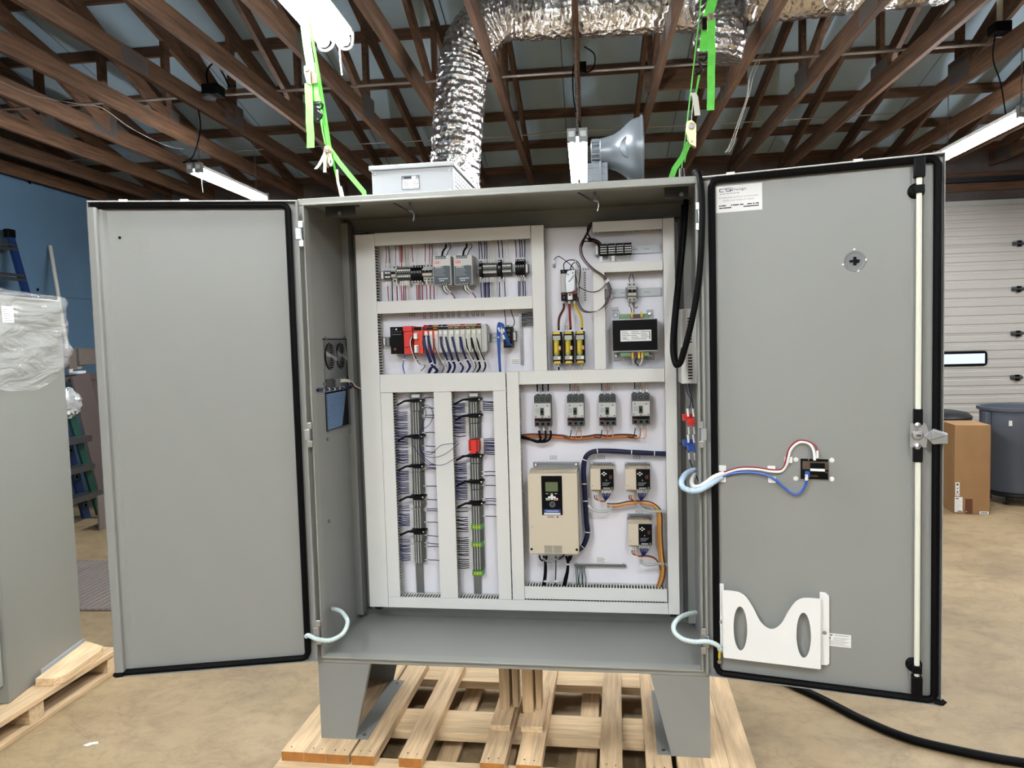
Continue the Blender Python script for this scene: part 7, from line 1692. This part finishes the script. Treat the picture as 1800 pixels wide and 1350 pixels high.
def lean(label, m, T0, T1, B0, B1, xt, xb, th, cat='panel', name='leaning_panel'):
    # sheet leaning towards the wall: top edge at x = xt, foot at x = xb
    g = G(m); n0 = len(g.v); k = g.mi(m)
    for dx in (0, -th): g.v += [(xt+dx, T0[0], T0[1]), (xt+dx, T1[0], T1[1]), (xb+dx, B1[0], B1[1]), (xb+dx, B0[0], B0[1])]
    for q in ((0, 1, 2, 3), (7, 6, 5, 4), (0, 4, 5, 1), (1, 5, 6, 2), (2, 6, 7, 3), (3, 7, 4, 0)): g.face(tuple(n0+i for i in q), k)
    return solo(name, label, cat, g, WORLD, (xb, B0[0], B0[1]), bev=.1, sm=False)
lean('dusty mauve panel leaning beneath the cartons', 'panelbrown', (179.01, 57.68), (189.72, 58.88), (182.64, 3.85), (196.01, 2.67), -203, -196, 1.2)
lean('second dark panel leaning behind the dusty mauve one', 'darkwall', (191.88, 58.62), (202.38, 58.13), (190.34, 9.77), (203.28, 8.51), -207, -200, 1.0)
gl_ = thing('step_ladder', 'green step ladder with metal treads standing behind the wrapped cabinet', 'ladder', WORLD, (-185.00, 157.63, 3.70))
for (tp, bt2, xx) in (((112, 655), (182, 900), -190), ((62, 655), (120, 910), -190)):
    pass
A0, A1 = (-192.00, 159.78, 52.12), (-186.00, 167.60, 1.28)
for dy in (0, -17):
    g = G('laddergreen'); A = Vector(A0)+Vector((0, dy, 0)); B = Vector(A1)+Vector((0, dy*1.4, 0)); g.tube([A, B], 1.9, 4, flat=.6); part('rail', gl_, g)
for (pl_, pr_, pz) in ((115, 149, 773), (118, 160, 825), (122, 177, 880)):
    pass
for (pa, pb) in (((-188.00, 153.81, 33.46), (-188.00, 164.38, 32.89)), ((-187.00, 152.09, 21.97), (-187.00, 165.26, 20.72)), ((-186.00, 151.28, 10.37), (-186.00, 168.64, 8.82))):
    g = G('zinc'); g.box(-190.5, -185, pa[1]-16, pb[1], pa[2]-1.3, pa[2]+1.0); part('tread', gl_, g, bev=.1)
lb = thing('folding_ladder', 'blue ladder seen between the treads of the green step ladder', 'ladder', WORLD, (-193.00, 165.31, 5.37))
for (P, Q) in (((-198.00, 164.73, 41.53), (-192.00, 167.48, -0.33)), ((-198.00, 153.18, 42.78), (-192.00, 151.06, 3.10))):
    g = G('ladderblue'); g.tube([P, Q], 2.2, 4, flat=.55); part('rail', lb, g)
for k, p in enumerate(((-192.00, 160.87, 28.87), (-191.00, 161.81, 18.16), (-190.00, 164.65, 5.98))):
    g = G('zinc'); g.lathe([(1.2, 0), (1.2, .3), (.8, .3), (.8, 0)], p, 'x', 14); part('bracket_ring', lb, g)
def lump(c, rx, ry, rz, m, seed, n=14):
    g = G(m); k = g.mi(m); rnd = random.Random(seed); b0 = len(g.v)
    for i in range(n+1):
        th = PI*i/n
        for j in range(2*n):
            a = PI*j/n; r = 1+rnd.uniform(-.25, .25); g.v.append((c[0]+rx*r*math.sin(th)*math.cos(a), c[1]+ry*r*math.sin(th)*math.sin(a), c[2]+rz*r*math.cos(th)))
    for i in range(n):
        for j in range(2*n): g.face((b0+i*2*n+j, b0+(i+1)*2*n+j, b0+(i+1)*2*n+(j+1) % (2*n), b0+i*2*n+(j+1) % (2*n)), k)
    return g
c = (-184.00, 150.25, 48.74); solo('foil_bundle', 'crumpled silver foil bundle on the green step ladder', 'foil bundle', lump(c, 3.5, 6, 5, 'silverwrap', 3), WORLD, c)
g = G('cardboard2'); A = (151.95, 13.24); B = (147.73, -0.49); g.box(-172.6, -172, B[0], B[0]+9, .05, A[1]); solo('cardboard_sheet', 'thin cardboard sheet standing beside the plain open door', 'cardboard', g, WORLD, (-172, B[0], 0), sm=False)
g = G('mat'); p0 = (-152.83, 109.42); p1 = (-141.30, 109.56); p2 = (-120.59, 67.14)
g.box(-166, -96, p2[1], p0[1], .02, .35)
y = p2[1]+.6; k = 0
mt = solo('ribbed_mat', 'grey ribbed floor mat on the concrete behind the wrapped cabinet', 'mat', g, WORLD, (-130, 88, 0))
g = G('mat')
x = -165.0
while x < -97: g.box(x, x+1.1, p2[1]+.3, p0[1]-.3, .35, .55); x += 1.9
part('ribs', mt, g, kind='stuff', a=None)
# ------------------------------------------------------------ by the garage door
cbx = thing('cardboard_box', 'tall closed cardboard carton with shipping labels beside the grey bin', 'box', WORLD, (151, 170, 0))
CB = FR(145.6, 170.2, 0, math.radians(-7))
g = G('cardboard'); g.box(0, 11.6, 0, 15, .02, 32.6); part('carton', cbx, g, fr=CB, bev=.12)
g = G('tape'); g.box(3.5, 5.9, -.05, 0, .05, 5.6); g.cyl((3.9, -.06, .9), (3.9, -.05, .9), .2, 8, 'white'); part('tape_strip', cbx, g, fr=CB)
g = G('paper'); g.box(.25, 1.6, -.06, -.01, 6.6, 11.6); zc = 10.6
for z in (9.9, 8.7, 7.6): g.box(.35, 1.5, -.065, -.06, z, z+.08, 'ink')
g.lathe([(.4, -.065), (.28, -.065)], (.92, 0, 10.8), 'y', 12, 'ink'); g.prism([(.5, 9.2), (1.35, 9.2), (.92, 9.7)], 'y', -.065, -.06, 'ink'); g.cyl((.92, -.065, 8.1), (.92, -.06, 8.1), .3, 10, 'ink'); g.box(.5, .65, -.065, -.06, 6.8, 7.4, 'ink'); g.box(1.1, 1.25, -.065, -.06, 6.8, 7.4, 'ink'); g.prism([(.4, 7.1), (.75, 7.1), (.57, 7.5)], 'y', -.066, -.06, 'ink'); g.prism([(1.0, 7.1), (1.35, 7.1), (1.17, 7.5)], 'y', -.066, -.06, 'ink')
part('handling_label', cbx, g, fr=CB, sm=False)
g = G('paper'); g.box(.05, 2.6, -.06, -.01, .7, 6.2)
for k in range(9): g.box(.25, 2.3-.4*(k % 3), -.065, -.06, 1.2+k*.52, 1.3+k*.52, 'inkgrey')
g.box(.25, 1.4, -.065, -.06, 5.5, 5.8, 'ink'); g.box(1.0, 2.4, -.065, -.06, .8, 1.1, 'ink'); part('shipping_label', cbx, g, fr=CB, sm=False)
g = G('paper'); g.box(8.2, 11.2, -.06, -.01, .1, 1.1)
for k in range(9): g.box(8.6+k*.25, 8.7+k*.25+.08*(k % 2), -.065, -.06, .3, .9, 'ink')
part('number_label', cbx, g, fr=CB, sm=False)
def bin_can(name, label, x, y, z0, r0, r1, h, m, wheels):
    t = thing(name, label, 'trash can', WORLD, (x, y, 0))
    g = G(m); g.lathe([(0, z0), (r0*.96, z0), (r0, z0+.4), (r0+(r1-r0)*.7, z0+h*.7), (r0+(r1-r0)*.7+.25, z0+h*.72), (r1-.2, z0+h*.96), (r1+.8, z0+h*.965), (r1+.9, z0+h), (r1+.3, z0+h+.1), (r1-.3, z0+h-.2), (r0-.4, z0+1.2), (0, z0+1)], (x, y, 0), 'z', 44); part('barrel', t, g)
    for a in (PI*1.08, PI*1.92): g = G(m); cx_, cy = x+(r1+.5)*math.cos(a), y+(r1+.5)*math.sin(a); g.box(cx_-.9, cx_+.9, cy-1.6, cy+1.6, z0+h*.74, z0+h*.95); part('side_grip', t, g, bev=.3)
    if wheels:
        g = G('binblack'); g.lathe([(0, z0-1.6), (r0*.95, z0-1.6), (r0+.4, z0-.9), (r0+.4, z0-.05), (0, z0-.05)], (x, y, 0), 'z', 32); dl_ = part('dolly', t, g)
        for k in range(5):
            a = -PI/2+.42-k*2*PI/5; wx, wy = x+(r0-1.6)*math.cos(a), y+(r0-1.6)*math.sin(a)
            g = G('binblack'); g.cyl((wx-.45, wy, 1.3), (wx+.45, wy, 1.3), 1.28, 14); g.cyl((wx-.5, wy, 1.3), (wx+.5, wy, 1.3), .5, 10, 'zinc'); g.box(wx-.7, wx-.5, wy-.5, wy+.5, 1, z0-1.5, 'zinc'); g.box(wx+.5, wx+.7, wy-.5, wy+.5, 1, z0-1.5, 'zinc'); part('caster', dl_, g)
    return t
tc_ = bin_can('trash_can', 'big round grey bin on a wheeled dolly beside the cardboard carton', 177.5, 190.5, 4.6, 10.2, 12.2, 32.5, 'bin', True)
g = G('paper'); a = math.radians(233); g.box(177.5+12*math.cos(a)-.6, 177.5+12*math.cos(a)+.6, 190.5+12*math.sin(a)-.25, 190.5+12*math.sin(a)-.1, 30.6, 32.6); part('tag', tc_, g)
bk = bin_can('trash_can', 'black bin half hidden behind the cardboard carton', 166, 228, .02, 10.0, 12.0, 28.5, 'binblack', False)
g = G('binblack'); g.lathe([(13.0, 28.6), (13.1, 29.6), (11.5, 31.2), (6, 32.2), (0, 32.4)], (166, 228, 0), 'z', 40); part('lid', bk, g)

p = (-73.41, 6.67)
g = G('paper'); g.prism([(p[0]-1.1, p[1]-.5), (p[0]-.2, p[1]-.7), (p[0]+.3, p[1]-.1), (p[0]+1.2, p[1]+.2), (p[0]+.7, p[1]+.8), (p[0]-.5, p[1]+.4)], 'z', .01, .05)
solo('paper_scrap', 'tiny white scrap lying on the concrete before the film-wrapped cabinet', 'scrap', g, WORLD, (p[0], p[1], 0), sm=False)
